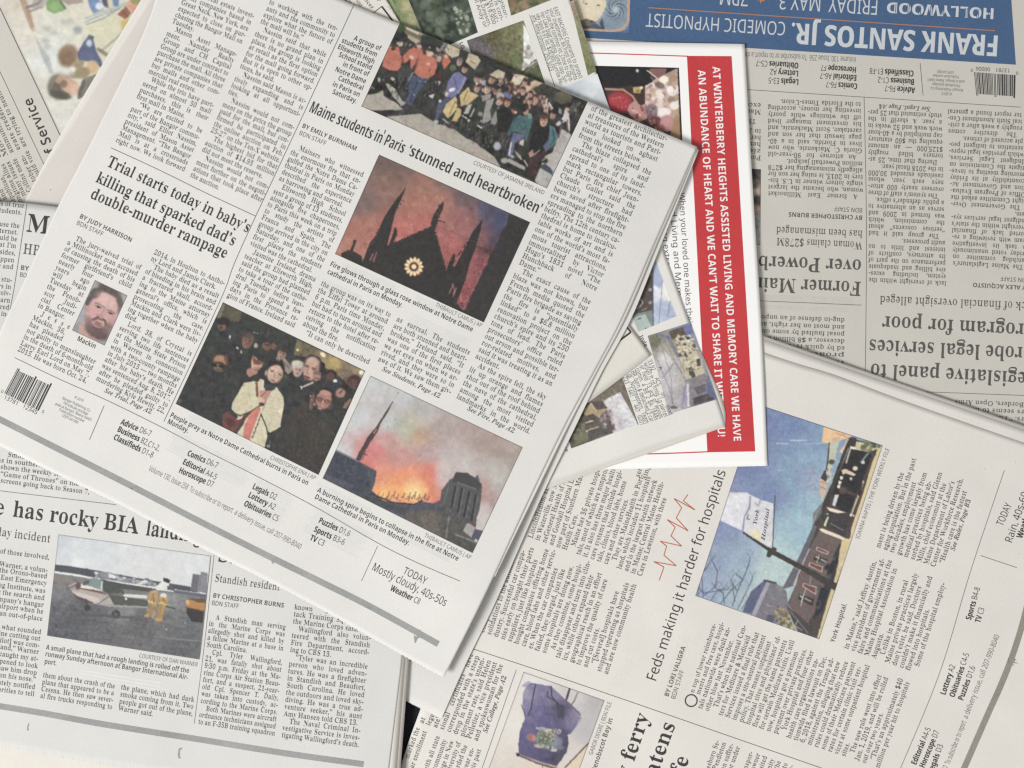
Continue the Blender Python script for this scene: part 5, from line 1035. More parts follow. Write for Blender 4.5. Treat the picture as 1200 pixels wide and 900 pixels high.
Ink(tD, pD, hD).col("""lack of oversight within the
system, including exces-
sive billing and inadequate
performance on the part of
its attorneys, conflicts of
interest and little to no
audit processes.|
>The group said it had
“serious concerns” about
the commission, which
was formed in 2009 and
serves as an alternative to
a public defender’s office.|
>The system’s staff of three
oversees nearly 600 attor-
neys each year, whose
caseloads exceeded 30,000
in the 2018 fiscal year.|
>During that time, 25 at-
torneys billed roughly
$125,000 — an amount
equaling the $60 statutory
cap multiplied by a 40-hour
work week and 52 weeks in
a year. A sheriff in the
study estimated that 25 per-""", (1109, 329.8), (1018, 325.6), (1104, 133.4), (1017, 128.8)).done("article_text", M['ink_soft'])
Ink(tD, pD, hD).line("See Legal, Page A4", (1090, 125.5), (1030, 122.3), 7.7, 'ital').done("jump_line", M['ink_soft'])
Ink(tD, pD, hD).col(""">A former East Millinocket
woman, who became the largest
single lottery winner in U.S. his-
tory in 2013, is suing her son for
allegedly mismanaging her $278
million Powerball jackpot.|
>An attorney for 90-year-old
Gloria C. Mackenzie, who now
lives in Florida, said in a 40-
page lawsuit that her son and
caretaker, Scott Mackenzie, and
his investment manager lived
off the winnings while poorly
investing her money, according
to the Florida Times-Union.|""", (1012, 228.6), (900, 224.4), (1009, 120), (899.6, 116)).done("article_text", M['ink_soft'])
i = Ink(tD, pD, hD)
for t, y in (("Powerball", 182.5), ("zie,", 174.8), ("her son", 167), ("her money", 159.3), ("in January", 151.6), (">Then", 139.8), ("Mackenzie", 129), ("excess of", 121.2)):
    x = 892
    if t[0] == '>': x -= 6; t = t[1:]
    n = 4.3 * len(t)
    i.line(t, (x, y), (x - n, y - n * .042), 8.2)
i.done("article_text", M['ink_soft'])
i = Ink(tD, pD, hD)
i.line("BY CHRISTOPHER BURNS", (1011, 252.6), (924, 248.6), 7.4, 'bold').line("BDN STAFF", (1011, 244), (977.5, 242), 7.4, 'thin').done("byline", M['ink_soft'])
Ink(tD, pD, hD).line("Woman claims $278M", (1010.5, 283.7), (910, 278.8), 13, 'light').cut().line("has been mismanaged", (1011, 270.4), (909.6, 265.8), 13, 'light').done("subheading", M['ink_soft'])
Ink(tD, pD, hD).line("over Powerball", (1010, 304.8), (863, 298.9), 24, 'head').line("Former Maine", (1009.5, 330.6), (872.5, 324.6), 24, 'head').done("headline", M['ink_soft'])
i = Ink(tD, pD, hD)
for t, y in (("the last time she", 423), ("proached his last", 414.2), ("ed by quick reversals of her", 406), ("decessor, a $8 billion budget", 397.8), ("posal faulted by some on her", 389.6), ("and most on her right, and a", 381.4), ("dug-in defense of an unpopul-", 373)):
    i.line(t, (990, y), (877, y - 4.4), 7.9)
i.done("article_text", M['ink_soft'])
i = Ink(tD, pD, hD)
i.line("Open Borders, Open Arms", (1224, 473), (1119, 468.6), 8).line("readers seems to have", (1225, 481.8), (1128, 477.4), 8).line("thinkers. “The Reader", (1228, 490.4), (1132, 486), 8)
i.done("article_text", M['ink_soft'])
Ink(tD, pD, hD, .025).grid((1000, 359), (880, 354), (880, 345), (1000, 349), 6, 2).cut().grid((992, 366), (884, 361), (884, 357), (992, 361), 6, 2).done("show_through", M['show_d'])

# ================================================================ right-hand newspaper with the hospital photograph (lower right)
tE = Thing("newspaper", 900, 700, "sideways newspaper with a hospital photograph and flag photograph, lower right", "newspaper", "newspapers in the pile")
sheet(tE, "inner_page", [(600, 288), (893, 393), (1204, 500.5), (1300, 534)], [(1300, 534), (1300, 1000)], [(560, 960), (1300, 1000)], [(600, 288), (560, 960)], Flat(hE, -0.28), M['paper_warm'])
sheet(tE, "inner_page", [(600, 292), (893, 397), (1200, 503.5), (1300, 538)], [(1300, 538), (1300, 1000)], [(560, 960), (1300, 1000)], [(600, 292), (560, 960)], Flat(hE, -0.13), M['paper_warm'])
pE = sheet(tE, "front_page", [(600, 308), (895, 413), (977, 439), (1060, 470), (1200, 519), (1310, 556)], [(1310, 556), (1290, 1000)], [(424, 1040), (1290, 1000)],
           [(600, 308), (560, 640), (493, 830), (477, 875), (424, 1040)], hE, M['paper_warm'], n=90)
i = Ink(tE, pE, hE)
i.cut().rule([(553, 760), (640, 788.6), (745, 824.5), (860, 864.5), (968, 902)], .7).cut().rule([(553.5, 761), (592, 660)], .6).cut().rule([(605, 785), (558, 920)], .6)
i.cut().rule([(1177, 551), (1137.5, 669), (1101, 789), (1055, 901)], .6).cut().rule([(1149, 651), (1191.5, 665.2)], .6)
i.done("page_rule", M['ink_soft'])
Ink(tE, pE, hE).col("""LincolnHealth; Thayer Hospital
in Waterville, now MaineGeneral
neGeneral Health of Augusta,
and Goodall Hospital Lake is
now part of Southern Maine
Health Care.|
>Maine has 36 private hospi-
tals, most of which are nonprofit
it. It also has three major health
care systems that include hospi-
tals, clinics, blood labs, home
care and other services.|
>They are MaineHealth in Port-
land, which includes 11 hospitals
and is the largest health network
in Maine; Central Maine Health-
Care in Lewiston, with three""", (623.8, 631.3), (659, 523), (751.7, 675.8), (786, 569), rag=(15, 112.9), lead=.98).done("article_text", M['ink_soft'])
Ink(tE, pE, hE).col("""compared the latest con-
solidations to the automobile in-
dustry. Successful car compa-
nies early on bought their parts
suppliers, just like hospitals
bought companies offering home
care, blood labs and other servic-
es. When the car companies
failed, they merged, just like
some hospitals are doing now.
>As they combine, some hospi-
tals disappear and turn into clin-
ics, while others expand their
geographical reach in an effort
to improve the quality of care
and cut costs.|
>“[Several] hospitals have
stopped operating as hospitals
and are now community health""", (567, 742), (601, 636), (712, 790.8), (746, 684.7), rag=(18, 111), lead=.98).done("article_text", M['ink_soft'])
Ink(tE, pE, hE).line("single", (757, 562), (764, 540), 8.2).line("serves", (749, 560), (756, 538), 8.2).done("article_text", M['ink_soft'])
Ink(tE, pE, hE).line("Feds making it harder for hospitals", (768.3, 799.5), (851, 552.5), 17.2, 'sans').done("headline", M['ink'])
Z = lambda pts, k, ox, oy: [(x / k + ox, y / k + oy) for x, y in pts]
i = Ink(tE, pE, hE)
_e = Z([(690, 920), (712, 858), (665, 833), (770, 852), (712, 803), (725, 760), (695, 737), (795, 760), (745, 712), (765, 672), (728, 636), (825, 688), (770, 628), (795, 580), (760, 537), (857, 590), (803, 548), (824, 518)], 4, 600, 450)
for a, c in zip(_e[:-1], _e[1:]): i.rule([a, c], 1.05)
i.done("heartbeat_line", M['ecg'], "red heartbeat line beside the headline")
i = Ink(tE, pE, hE)
i.line("BY LORI VALIGRA", (783.2, 817), (803.6, 758.3), 7.6, 'bold').line("BDN STAFF", (791, 820), (802, 786.2), 7.6, 'thin').done("byline", M['ink_soft'])
i = Ink(tE, pE, hE)
_o = [(810 + 6.9 * math.cos(t), 821 + 6.9 * math.sin(t)) for t in np.linspace(0, 6.283, 41)]
i.cut().rule(_o, 1.5).done("drop_cap", M['ink'])
i = Ink(tE, pE, hE)
i.line("n top of lower reimburse-", (813, 812.5), (839.5, 731.5), 7.9).line("ments and free care, hospi-", (820, 814.5), (848.8, 730.2), 7.9)
i.col("""tals nationwide were dealt an-
other blow last November.|
>That’s when the national Cen-
ters for Medicare & Medicaid
Services issued a final rule that
imposes a site-neutral payment
policy. That means outpatient
hospital sites and physicians’ of-
fices will get the same payments
for certain Medicare visits. Until
now, hospitals got a premium
payment over private practices.
>York Hospital and four other
health care organizations na-
tionwide filed a lawsuit on Dec.
6, 2018, against the Trump ad-
ministration, alleging that new
rules could dramatically reduce
some of their Medicare payment
rates for certain clinic visit ser-
vices at some outpatient hospital
sites.|
>The new rule went into effect
Jan. 1, 2019, and will be rolled
out over two years.|
>“That’s an approximately $40
million per year hit to hospitals""", (822.5, 831.3), (857.5, 732), (1030.3, 900.5), (1066, 800), rag=(18, 109), lead=.98)
i.done("article_text", M['ink_soft'])
Ink(tE, pE, hE).col("""in Maine,” said Jeffrey Austin,
vice president of government af-
fairs and communications at the
Maine Hospital Association in
Augusta.|
>Unlike in Boston, in rural
Maine private practices largely
don’t exist, he said. Doctors
couldn’t make it financially and
flowed into hospitals.|
>Some of the hospital employ-""", (993.8, 761.2), (1028, 656), (1074.3, 789.1), (1108, 684), rag=(8, 112.9), lead=.98).done("article_text", M['ink_soft'])
Ink(tE, pE, hE).col("""ment is being driven by the
aging population. But in the past
two decades, employment
growth has come largely from
medical practices being ab-
sorbed by hospitals, said Glenn
Mills, chief economist at the
Maine Department of Labor’s
Center for Workforce Research.
>“Health care is the fastest""", (1031.2, 642.8), (1064, 540), (1103.5, 667.8), (1137, 564), rag=(8, 109), lead=.98).done("article_text", M['ink_soft'])
Ink(tE, pE, hE).line("See Rules, Page B3", (1118.5, 646), (1137.8, 585.8), 8.2, 'ital').cut().line("See College, Page A2", (570.5, 859.5), (593.8, 792.8), 8.2, 'ital').done("jump_line", M['ink_soft'])
Ink(tE, pE, hE).line("IOANNA RAPTIS | THE YORK WEEKLY FILE", (1007, 632), (1042.5, 526), 6.9, 'thin').cut().line("GABOR DEGRE | BDN FILE", (694, 885.3), (717, 823.4), 6.9, 'thin').done("photo_credit", M['ink_grey'])
Ink(tE, pE, hE).line("York Hospital.", (978, 753.5), (992.6, 708), 8.2, 'semi').cut().line("in Penobscot Bay in", (695, 914), (718.4, 842.3), 8.4, 'semi').done("caption", M['ink_soft'])
i = Ink(tE, pE, hE)
i.line("TODAY", (1175, 617), (1186, 591.8), 12.2, 'thin').line("Rain, 40s-60s", (1185.5, 637), (1207.5, 573), 12.6, 'thin').line("*Weather* C8", (1197.8, 631.5), (1213, 588), 10.5, 'thin').done("weather_note", M['ink'])
i = Ink(tE, pE, hE)
for t, a, c in (("*Sports* B4-8", (1137.8, 727.2), (1148.8, 689)), ("*TV* C3", (1148.8, 730.2), (1153.8, 713)), ("*Lottery* A2", (1107.8, 815), (1119.8, 780)), ("*Obituaries* C4-5", (1118.5, 817.8), (1136, 766.3)),
                ("*Puzzles* D1,6", (1128.5, 821.5), (1143.2, 781.7)), ("*Editorial* A4-5", (1073.5, 897), (1091.2, 854)), ("*Horoscope* D7", (1083, 900.5), (1101, 857.5)), ("*Legals* D3", (1093, 907), (1105.6, 873.3))):
    if t[:3] in ("*Lo", "*Ed"): i.cut()
    i.line(t, a, c, 9.6, 'thin')
i.done("index_list", M['ink'])
Ink(tE, pE, hE).line("Volume 130, Issue 257  To subscribe or to report", (1094, 944), (1132.5, 846), 9.2, 'thin').line("a delivery issue, call 207-990-8040", (1133.6, 843), (1171.6, 745), 9.2, 'thin').done("folio_line", M['ink_grey'])
i = Ink(tE, pE, hE)
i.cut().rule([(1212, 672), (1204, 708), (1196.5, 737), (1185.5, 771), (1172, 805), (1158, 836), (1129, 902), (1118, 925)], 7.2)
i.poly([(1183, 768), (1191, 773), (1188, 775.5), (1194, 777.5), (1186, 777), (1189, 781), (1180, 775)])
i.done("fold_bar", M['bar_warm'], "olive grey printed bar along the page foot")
i = Ink(tE, pE, hE)
i.col("""at Northern
lege enrol-
ate’s de-
sional certificates have
corresponded with a steep
drop in the state’s unem-
ployment rate, said Helen
Pelletier, a vice president
and spokeswoman for the""", (495.7, 848.5), (533.9, 759.6), (559.5, 869), (589.5, 779.3), lead=1.0)
i.done("article_text", M['ink_soft'])
i = Ink(tE, pE, hE)
for t, x, y, n in (("marked the", 492, 853.3, 40), ("year enrollment", 500.3, 857.5, 58), ("with all state", 515.5, 863.3, 52), ("community", 523.7, 867.5, 46), ("college in New", 532, 869, 60), ("University of", 540, 870.8, 54), ("recorded the", 547.8, 874, 52), ("year year en-", 556, 877.5, 55), ("this past", 564, 879, 38)):
    i.rline(t, (x, y), (.343, -.94), 8.4)
i.cut()
for t, x, y, n in (("Islesboro Se-", 843.3, 868.7, 54), ("of Pendleton", 851, 870.7, 56), ("been suffer-", 860, 872.5, 50), ("ing or under", 867.3, 875.7, 54), ("transpor-", 882.8, 881.7, 40), ("owner", 891, 883.8, 28), ("visited", 899.2, 886.7, 30), ("unity", 907.7, 890, 26), ("the", 915.2, 892.5, 16), ("to", 923.2, 895, 12), ("s-", 930.2, 897.5, 8)):
    i.rline(t, (x, y), (.34, -.94), 8.4)
i.done("article_text", M['ink_soft'])
Ink(tE, pE, hE).line("by ferry", (731.5, 926), (761.3, 838.8), 26, 'head').line("threatens", (752.5, 958), (791.8, 848.8), 26, 'head').line("life", (795, 925), (807.8, 888.8), 26, 'head').done("headline", M['ink'])
Ink(tE, pE, hE, .025).stripes((710, 806), (736, 768), (746, 772), (730, 806), 5, 31).cut().stripes((775, 820), (798, 738), (828, 746), (808, 828), 9, 32) \
    .cut().stripes((870, 820), (895, 770), (925, 780), (900, 832), 7, 33).done("show_through", M['show_e'])
i = Ink(tE, pE, hE)
for x, y in ((1153.6, 549.6), (1190, 541.5), (1194.5, 649)):
    i.cut().poly([(x - .45, y), (x, y - .45), (x + .5, y), (x, y + .5)])
i.done("ink_speck", M['ink_soft'])
# ================================================================ lower-left newspaper with the small-aeroplane photograph
tC = Thing("newspaper", 230, 760, "newspaper with a small aeroplane photograph and rocky landing headline, lower left", "newspaper", "newspapers in the pile")
sheet(tC, "inner_page", [(-60, 231), (75, 245), (478, 300)], [(478, 300), (486, 690), (479.5, 772), (469.5, 899), (466, 940)], [(-60, 940), (466, 940)], [(-60, 231), (-60, 940)], Flat(hC, -0.30), M['paper_cream'])
sheet(tC, "inner_page", [(-60, 231), (75, 245), (474, 300)], [(474, 300), (481, 690), (475, 771), (465, 899), (462, 940)], [(-60, 940), (462, 940)], [(-60, 231), (-60, 940)], Flat(hC, -0.15), M['paper_cream'])
pC = sheet(tC, "front_page", [(-60, 230), (0, 236.5), (75, 243.5), (470, 298)], [(470, 298), (477, 690), (471.3, 769), (466, 816), (456, 899), (453, 925)],
           [(-60, 865), (0, 874), (140, 898.5), (300, 917), (453, 925)], [(-60, 230), (-60, 865)], hC, M['paper_page'], teeth=('bottom',), n=80)
i = Ink(tC, pC, hC)
for t, x, y in (("the stories of true", 28, 243.6), ("many students.", 25.5, 251.6), ("because the", 22.8, 267.4), ("Internet.", 20.8, 275), ("that would be", 20, 283), ("but that I’m", 18.8, 291), ("besides,", 17.8, 299.4), ("could happen", 16.5, 307.6), ("there and", 15.5, 315.6), ("other stu-", 14, 331), ("others in", 12.9, 339), ("involv-", 12.5, 346.8), ("to learn", 11.8, 355), ("entered", 10.6, 363), ("right in-", 10, 371)):
    i.rline(t, (x, y), (1, .11), 8.5)
i.done("article_text", M['ink_soft'])
i = Ink(tC, pC, hC)
i.cut().rule([(31.5, 239), (16, 340), (4, 398)], .8).cut().rule([(-5, 574.6), (136, 591.5)], .7).cut().rule([(251, 648), (239.5, 755), (227.6, 848)], .6).cut().rule([(247.3, 651.5), (236, 755), (233.4, 773)], .5)
i.done("page_rule", M['ink_grey'])
Ink(tC, pC, hC).line("Maine", (30, 271), (109, 281), 30.5, 'head').cut().line("has rocky BIA", (14, 605), (161.5, 625.6), 27.5, 'head').line("landing", (170, 627), (236, 636.4), 27.5, 'head').line("Plane", (-64, 594.3), (4.5, 603.7), 27.5, 'head') \
    .cut().line("Slain Marine", (254, 657.5), (390, 677), 27, 'head').done("headline", M['ink'])
Ink(tC, pC, hC).line("HBO", (26.3, 297), (58, 301), 17.5, 'light').cut().line("Sunday incident", (-26, 624.2), (58.6, 636), 14.5, 'light').cut().line("Standish resident", (251, 681.3), (327.5, 692.2), 13, 'light').done("subheading", M['ink_soft'])
i = Ink(tC, pC, hC)
i.line("BY TROY", (23.5, 316), (56, 320.4), 7.6, 'bold').line("BDN STAFF", (22.6, 324.2), (55, 328.4), 7.4, 'thin').cut().line("BY CHRISTOPHER BURNS", (249, 700.2), (332.6, 712.2), 7.6, 'bold').line("BDN STAFF", (247.6, 709), (279.6, 713.2), 7.6, 'thin').done("byline", M['ink_soft'])
i = Ink(tC, pC, hC)
for t, a, c in (("Smith said", (8.6, 535), (46, 540)), ("locations in southern", (-29, 538.3), (50, 547.6)), ("shown the weekly show", (0, 549.3), (80, 559.5)), ("“Game of Thrones” on the", (0, 557.6), (92, 569.4)), ("screens going back to Season 7,", (0, 565.4), (104.5, 579.2))):
    i.line(t, a, c, 8.2)
i.done("article_text", M['ink_soft'])
i = Ink(tC, pC, hC)
for t, x, y in (("any of those involved,", 57.6, 656), ("Jon Warner, a volun-", 55.6, 671), ("teer, said the Orono-based", 55, 678), ("East Emergency", 54.5, 686.3), ("Training Institute, was", 53, 695.2), ("walking the search and", 52, 703.4), ("rescue company’s hangar", 51, 711.6), ("at the airport when he", 50.5, 719.4), ("saw an out-of-place", 49.6, 727.8),
                ("“I heard what sounded", 48, 743.4), ("like engine cutting out", 47, 751), ("and the [pilot] was com-", 46, 759), ("ing to land,” Warner", 45.5, 766.6), ("said. “It caught my at-", 44.6, 774.8), ("tention. I happened to look", 44, 783.2), ("up and saw him drop", 43, 791.2), ("right down on his nose.”", 41.6, 799.2), ("He immediately notified", 41, 807.8), ("the authorities to tell", 40, 816)):
    i.rline(t, (x, y), (1, .135), 8.5)
i.done("article_text", M['ink_soft'])
Ink(tC, pC, hC).col("""them about the crash of the
plane that appeared to be a
Cessna. He then saw sever-
al fire trucks responding to""", (49.8, 793.4), (134.3, 806.8), (46.7, 817.7), (131.3, 831.2)).done("article_text", M['ink_soft'])
Ink(tC, pC, hC).col("""the plane, which had dark
smoke coming from it. Two
people got out of the plane,
Warner said.|""", (141.2, 807.6), (227.2, 822.7), (138.2, 832.5), (224.6, 847.2)).done("article_text", M['ink_soft'])
Ink(tC, pC, hC).line("A small plane that had a rough landing is rolled off the", (53.4, 761), (221.4, 788.9), 8.2, 'semi').line("runway Sunday afternoon at Bangor International Air-", (52.5, 768.8), (220, 796.6), 8.2, 'semi').line("port.", (51.6, 777.6), (66, 780), 8.2, 'semi').done("caption", M['ink_soft'])
Ink(tC, pC, hC).line("COURTESY OF DAN WARNER", (162.6, 770.6), (231.4, 781.2), 6.9, 'thin').done("photo_credit", M['ink_grey'])
Ink(tC, pC, hC).col(""">A Standish man serving
in the Marine Corps was
allegedly shot and killed by
a fellow Marine at a base in
South Carolina.|
>Cpl. Tyler Wallingford,
21, was fatally shot about
9:30 p.m. Friday at the Ma-
rine Corps Air Station Beau-
fort, and a suspect, 21-year-
old Cpl. Spencer T. Daily,
was taken into custody, ac-
cording to the Marine Corps.
>Both Marines were aircraft
ordnance technicians assigned
to an F-35B training squadron""", (245.2, 724.9), (334.4, 737.7), (232, 848.2), (322, 862.2)).done("article_text", M['ink_soft'])
Ink(tC, pC, hC).col("""known as the At-
tack Training Squadron of
the Marine Corps said.|
>Wallingford also volun-
teered with the Standish
Fire Department, accord-
ing to CBS 13.|
>“Tyler was an incredible
person who loved adven-
tures. He was a firefighter
in Standish and Beaufort,
South Carolina. He loved
the outdoors and loved sky-
diving. He was a true ad-
venture seeker,” his aunt
Amy Hansen told CBS 13.|
>The Naval Criminal In-
vestigative Service is inves-
tigating Wallingford’s death.""", (344.5, 713.8), (437, 725.5), (329.6, 863.8), (420.4, 875.6)).done("article_text", M['ink_soft'])
i = Ink(tC, pC, hC)
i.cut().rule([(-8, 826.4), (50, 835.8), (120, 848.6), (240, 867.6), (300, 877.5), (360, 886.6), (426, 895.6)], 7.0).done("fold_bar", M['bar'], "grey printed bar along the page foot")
i = Ink(tC, pC, hC)
i.poly([(209.5, 877), (213.5, 876), (213, 878), (211.3, 878.6), (210.5, 886), (212, 888.6), (209, 889), (208.2, 884)]).cut().poly([(33.2, 848), (34.5, 848), (33, 853), (33.6, 856), (31.6, 856), (32, 851)])
i.done("pin_mark", M['bar'])
Ink(tC, pC, hC, .025).stripes((90, 783), (195, 800), (192, 812), (88, 795), 3, 21).done("show_through", M['show2'])

# ================================================================ red and white card (right of centre)
tF = Thing("flyer", 760, 300, "glossy white flyer with a red band of white capitals, partly under the topmost newspaper", "flyer")
pF = sheet(tF, "card_sheet", [(560, 46), (683, 48.4), (872.5, 51.5)], [(872.5, 51.5), (882.5, 225), (893, 395), (899.6, 546)], [(600, 553), (720, 550), (899.6, 546)], [(560, 46), (600, 553)], hF, M['card'], th=0.22)
i = Ink(tF, pF, hF)
i.grid((805, 65.5), (857.3, 65.8), (885, 529), (829, 530), 6, 60)
i.cut().rule([(600, 60.5), (700, 62.4), (806, 65.9)], 1.2).cut().rule([(640, 534.5), (765, 531.8), (830, 529.4)], 1.3)
i.done("red_band", M['red'])
Ink(tF, pF, hF, .1).line("AT WINTERBERRY HEIGHTS ASSISTED LIVING AND MEMORY CARE WE HAVE", (835, 78), (860, 517.5), 12.2, 'bold') \
    .line("AN ABUNDANCE OF HEART AND WE CAN’T WAIT TO SHARE IT WITH YOU!", (817.8, 82), (841.5, 512.5), 12.2, 'bold').done("band_lettering", M['whiteink'])
Ink(tF, pF, hF).line("When your loved one makes their", (795.6, 226), (805.4, 383), 9.6, 'sans').line("Assisted Living and Memory", (783.2, 208), (794, 366), 9.6, 'sans').line("anything extra", (773, 240), (779.5, 312), 9.6, 'sans').done("flyer_text", M['ink_soft'])

# ================================================================ property booklet
tG = Thing("booklet", 690, 300, "property listings booklet with small house photographs, slanting under the topmost newspaper", "booklet")
sheet(tG, "back_page", [(400, -50), (648, -50)], [(648, -50), (689, 60), (715, 130), (765, 262), (809, 382), (847, 470), (849.5, 500)], [(560, 597), (640, 573.5), (700, 552), (762, 531), (849.5, 500)], [(400, -50), (560, 597)], Flat(hG, -0.25), M['paper_cream'])
pG = sheet(tG, "front_page", [(400, -50), (650, -50)], [(650, -50), (689.5, 60), (715.5, 130), (765.5, 262), (809.6, 382), (839.5, 465), (847.5, 490), (849, 498)], [(560, 590), (647, 566.5), (713, 543.5), (780, 519.5), (849, 498)], [(400, -50), (560, 590)], hG, M['booklet'])
i = Ink(tG, pG, hG)
i.col("""EAST MACHIAS Covenants to protect
your investment. 84 front lot w/rights
to use the common lot. Close to Gard-
ner Lake boat landing. Great opp. Sur-
vey says 6.97 lot. $26,900 Sunrise Re-
alty, Anita Johnson, 255-3023|""", (648, 9), (678.8, 92.5), (622.5, 18.3), (650.5, 102), font='sans', lead=1.25)
i.cut().rule([(620.6, 17.5), (650.3, 101.5)], .6)
for t, x, y in (("nice neighbor-", 592.2, 21.3), ("hood. Lot is con-", 587, 24.7), ("nity to pur-", 582, 26.5), ("asking $19,900", 577.6, 29), ("ERA Dawson,", 572.3, 31), ("Call Andy or", 567.6, 33)):
    n = 3.7 * len(t); i.line(t, (x - .34 * n, y - .94 * n), (x, y), 6.2, 'sans')
i.cut().rule([(545, -6), (558.7, 36.3)], .6)
i.line("LO", (538, 50), (541, 58), 6, 'bold')
i.done("listing_text", M['ink_soft'])
i = Ink(tG, pG, hG)
i.col("""33.92 ACS on dead
w/500 ft rd frntg. Lg parcel
of field 13 acs of woods
comm. 4 BR 2 BA 1848s
BR, barn & detached 2 car
@ Northeastern Team
223 1441 / 447 0201""", (758.7, 422.5), (784, 487), (729.6, 442), (751, 499), font='sans', lead=1.25)
i.cut().rule([(728.6, 442), (748, 498)], .6)
i.cut().line("Inde", (749, 394), (756, 407), 6, 'bold').cut().line("A", (771.5, 430), (773.3, 434.4), 5.5, 'semi').cut().line("co", (660.5, 524), (663.5, 530), 5, 'bold')
i.done("listing_text", M['ink_soft'])

# ================================================================ cream sheet with a black box line
tI = Thing("leaflet", 720, 430, "cream sheet with a black box line, its corner sticking out beside the topmost newspaper", "leaflet")
pI = sheet(tI, "leaflet_sheet", [(372, -30), (436, -22), (455, 9)], [(455, 9), (560, 149), (729.5, 371.5), (762.3, 416.4)], [(560, 560), (687, 473.5), (762.3, 416.4)], [(372, -30), (400, 200), (560, 560)], hI, M['paper_cream'], n=60)
i = Ink(tI, pI, hI)
i.cut().rule([(430, 21), (447.3, 7.5)], .9).cut().rule([(447.3, 7.5), (739.3, 389.3)], 2.0).cut().rule([(739.3, 389.3), (650, 455)], 2.2)
i.done("box_line", M['ink'])
i = Ink(tI, pI, hI)
for t, x, y, n in (("gue", 404, -2, 14), ("various", 412, -5, 17), ("officer", 422, -6, 22), ("over", 434, -10, 16)):
    i.line(t, (x, y), (x + n * .62, y + n * .78), 6.6)
i.done("leaflet_text", M['ink_soft'])

# ================================================================ topmost newspaper
tH = Thing("newspaper", 330, 360, "topmost newspaper, with a burning cathedral spire photograph and the murder trial story", "newspaper", "newspapers in the pile")
sheet(tH, "inner_page", [(560, 80), (690, 128), (819, 176)], [(819, 176), (796.5, 232), (773.5, 290), (740, 373), (705.5, 436), (674, 501), (633, 586), (581, 705), (545, 780), (517.5, 842)],
      [(440, 800), (480, 823.5), (517.5, 842)], [(560, 80), (560, 420), (470, 700), (440, 800)], hH2, M['paper'], teeth=('bottom',))
sheet(tH, "inner_page", [(560, 78), (690, 126), (818, 174)], [(818, 174), (793.5, 232), (768.5, 290), (733.5, 372), (699.5, 436), (665.5, 501), (624, 586), (580, 676)],
      [(520, 650), (580, 676)], [(560, 78), (560, 420), (520, 650)], Flat(hH, -0.28), M['paper_warm'])
pH = sheet(tH, "front_page", [(186, -92), (401, 0), (468, 27.6), (560, 66), (690, 119), (817, 172)],
           [(817, 172), (790.5, 232), (765, 290), (730, 371), (696, 436), (661, 501), (620, 586), (567, 700), (520, 794)],
           [(-40, 503), (0, 523), (60, 553), (137, 590), (220, 634), (350, 700), (480, 772.5), (520, 794)],
           [(186, -92), (181, 4), (115, 150), (68, 242), (24, 339), (1, 387), (-40, 503)], hH, M['paper'], teeth=('bottom',), n=120)
i = Ink(tH, pH, hH)
i.cut().rule([(415, 5), (357.3, 130), (280.5, 295), (259, 350), (192, 494)], .7).cut().rule([(129.7, 173), (185, 198.5), (240, 225.5), (299, 253)], .7)
i.cut().rule([(17, 419), (70, 444.5), (125, 469), (190, 501), (245, 530), (300, 557.6), (372, 595.5), (442, 636), (490, 660), (539, 681)], .65)
i.cut().rule([(122, 475.3), (104.8, 515.3)], .7).cut().rule([(442.5, 640), (423.5, 681)], .6)
i.done("page_rule", M['ink_soft'])
Ink(tH, pH, hH).col("""mercial real estate invest-
ment companies based in
Great Neck, New York, are
expected to close on pur-
chasing the Bangor Mall on
Tuesday.|
>Mason Asset Manage-
ment, Namdar Realty
Group and CH Capital
Group are under contract to
purchase the mall. All three
are private companies that
buy malls and other com-
mercial real estate.|
>While the trio have part-
nered on almost 50 mall
purchases, this is their
first mall in Maine.|
>“We are excited to be
part of the Bangor commu-
nity,” said Elliot Nassim,
president of Mason Asset
Management. “The Bangor
Mall is at a crossroads
right now. We look forward""", (218.5, -10.2), (297, 21.5), (135, 166), (216, 201)).done("article_text", M['ink_soft'])
Ink(tH, pH, hH).col("""to working with the ten-
ants and the community to
explore what the future of
the mall will be.”|
>Nassim said that while
there is no grand plan in
place, the group is looking
at retail as the first option
for the mall going forward.
But it is open to other op-
tions, he said.|
>Nassim said Mason is ac-
tively expanding and is
looking at all opportuni-
ties.|
>Nassim would not com-
ment on the price the group
paid for the mall, but con-
firmed he participated in
the online auction on Feb.
25-27 on the Ten-X website.
>The highest bid for that
auction of $14.95 million
did not meet the reserve.|
>Nassim would not com-
ment further on the negoti-
ations that took place after
the auction.|""", (314.8, 4.3), (394.9, 36.2), (222.2, 206.8), (303.6, 244.7)).done("article_text", M['ink_soft'])
i = Ink(tH, pH, hH)
i.line("Trial starts today in baby’s", (124, 194), (290.6, 273), 19.6, 'head').line("killing that sparked dad’s", (111.2, 212.6), (273.8, 288.4), 19.6, 'head').line("double-murder rampage", (104.8, 231.4), (264, 303), 19.6, 'head')
i.done("headline", M['ink'])
i = Ink(tH, pH, hH)
i.line("BY JUDY HARRISON", (92.4, 255.2), (153.6, 284), 7.6, 'bold').line("BDN STAFF", (88.8, 262.8), (119.8, 277), 7.4, 'thin').cut()
i.line("BY EMILY BURNHAM", (353.2, 149.2), (417, 177), 7.6, 'bold').line("BDN STAFF", (349.8, 157.6), (381.2, 170.6), 7.4, 'thin')
i.done("byline", M['ink_soft'])
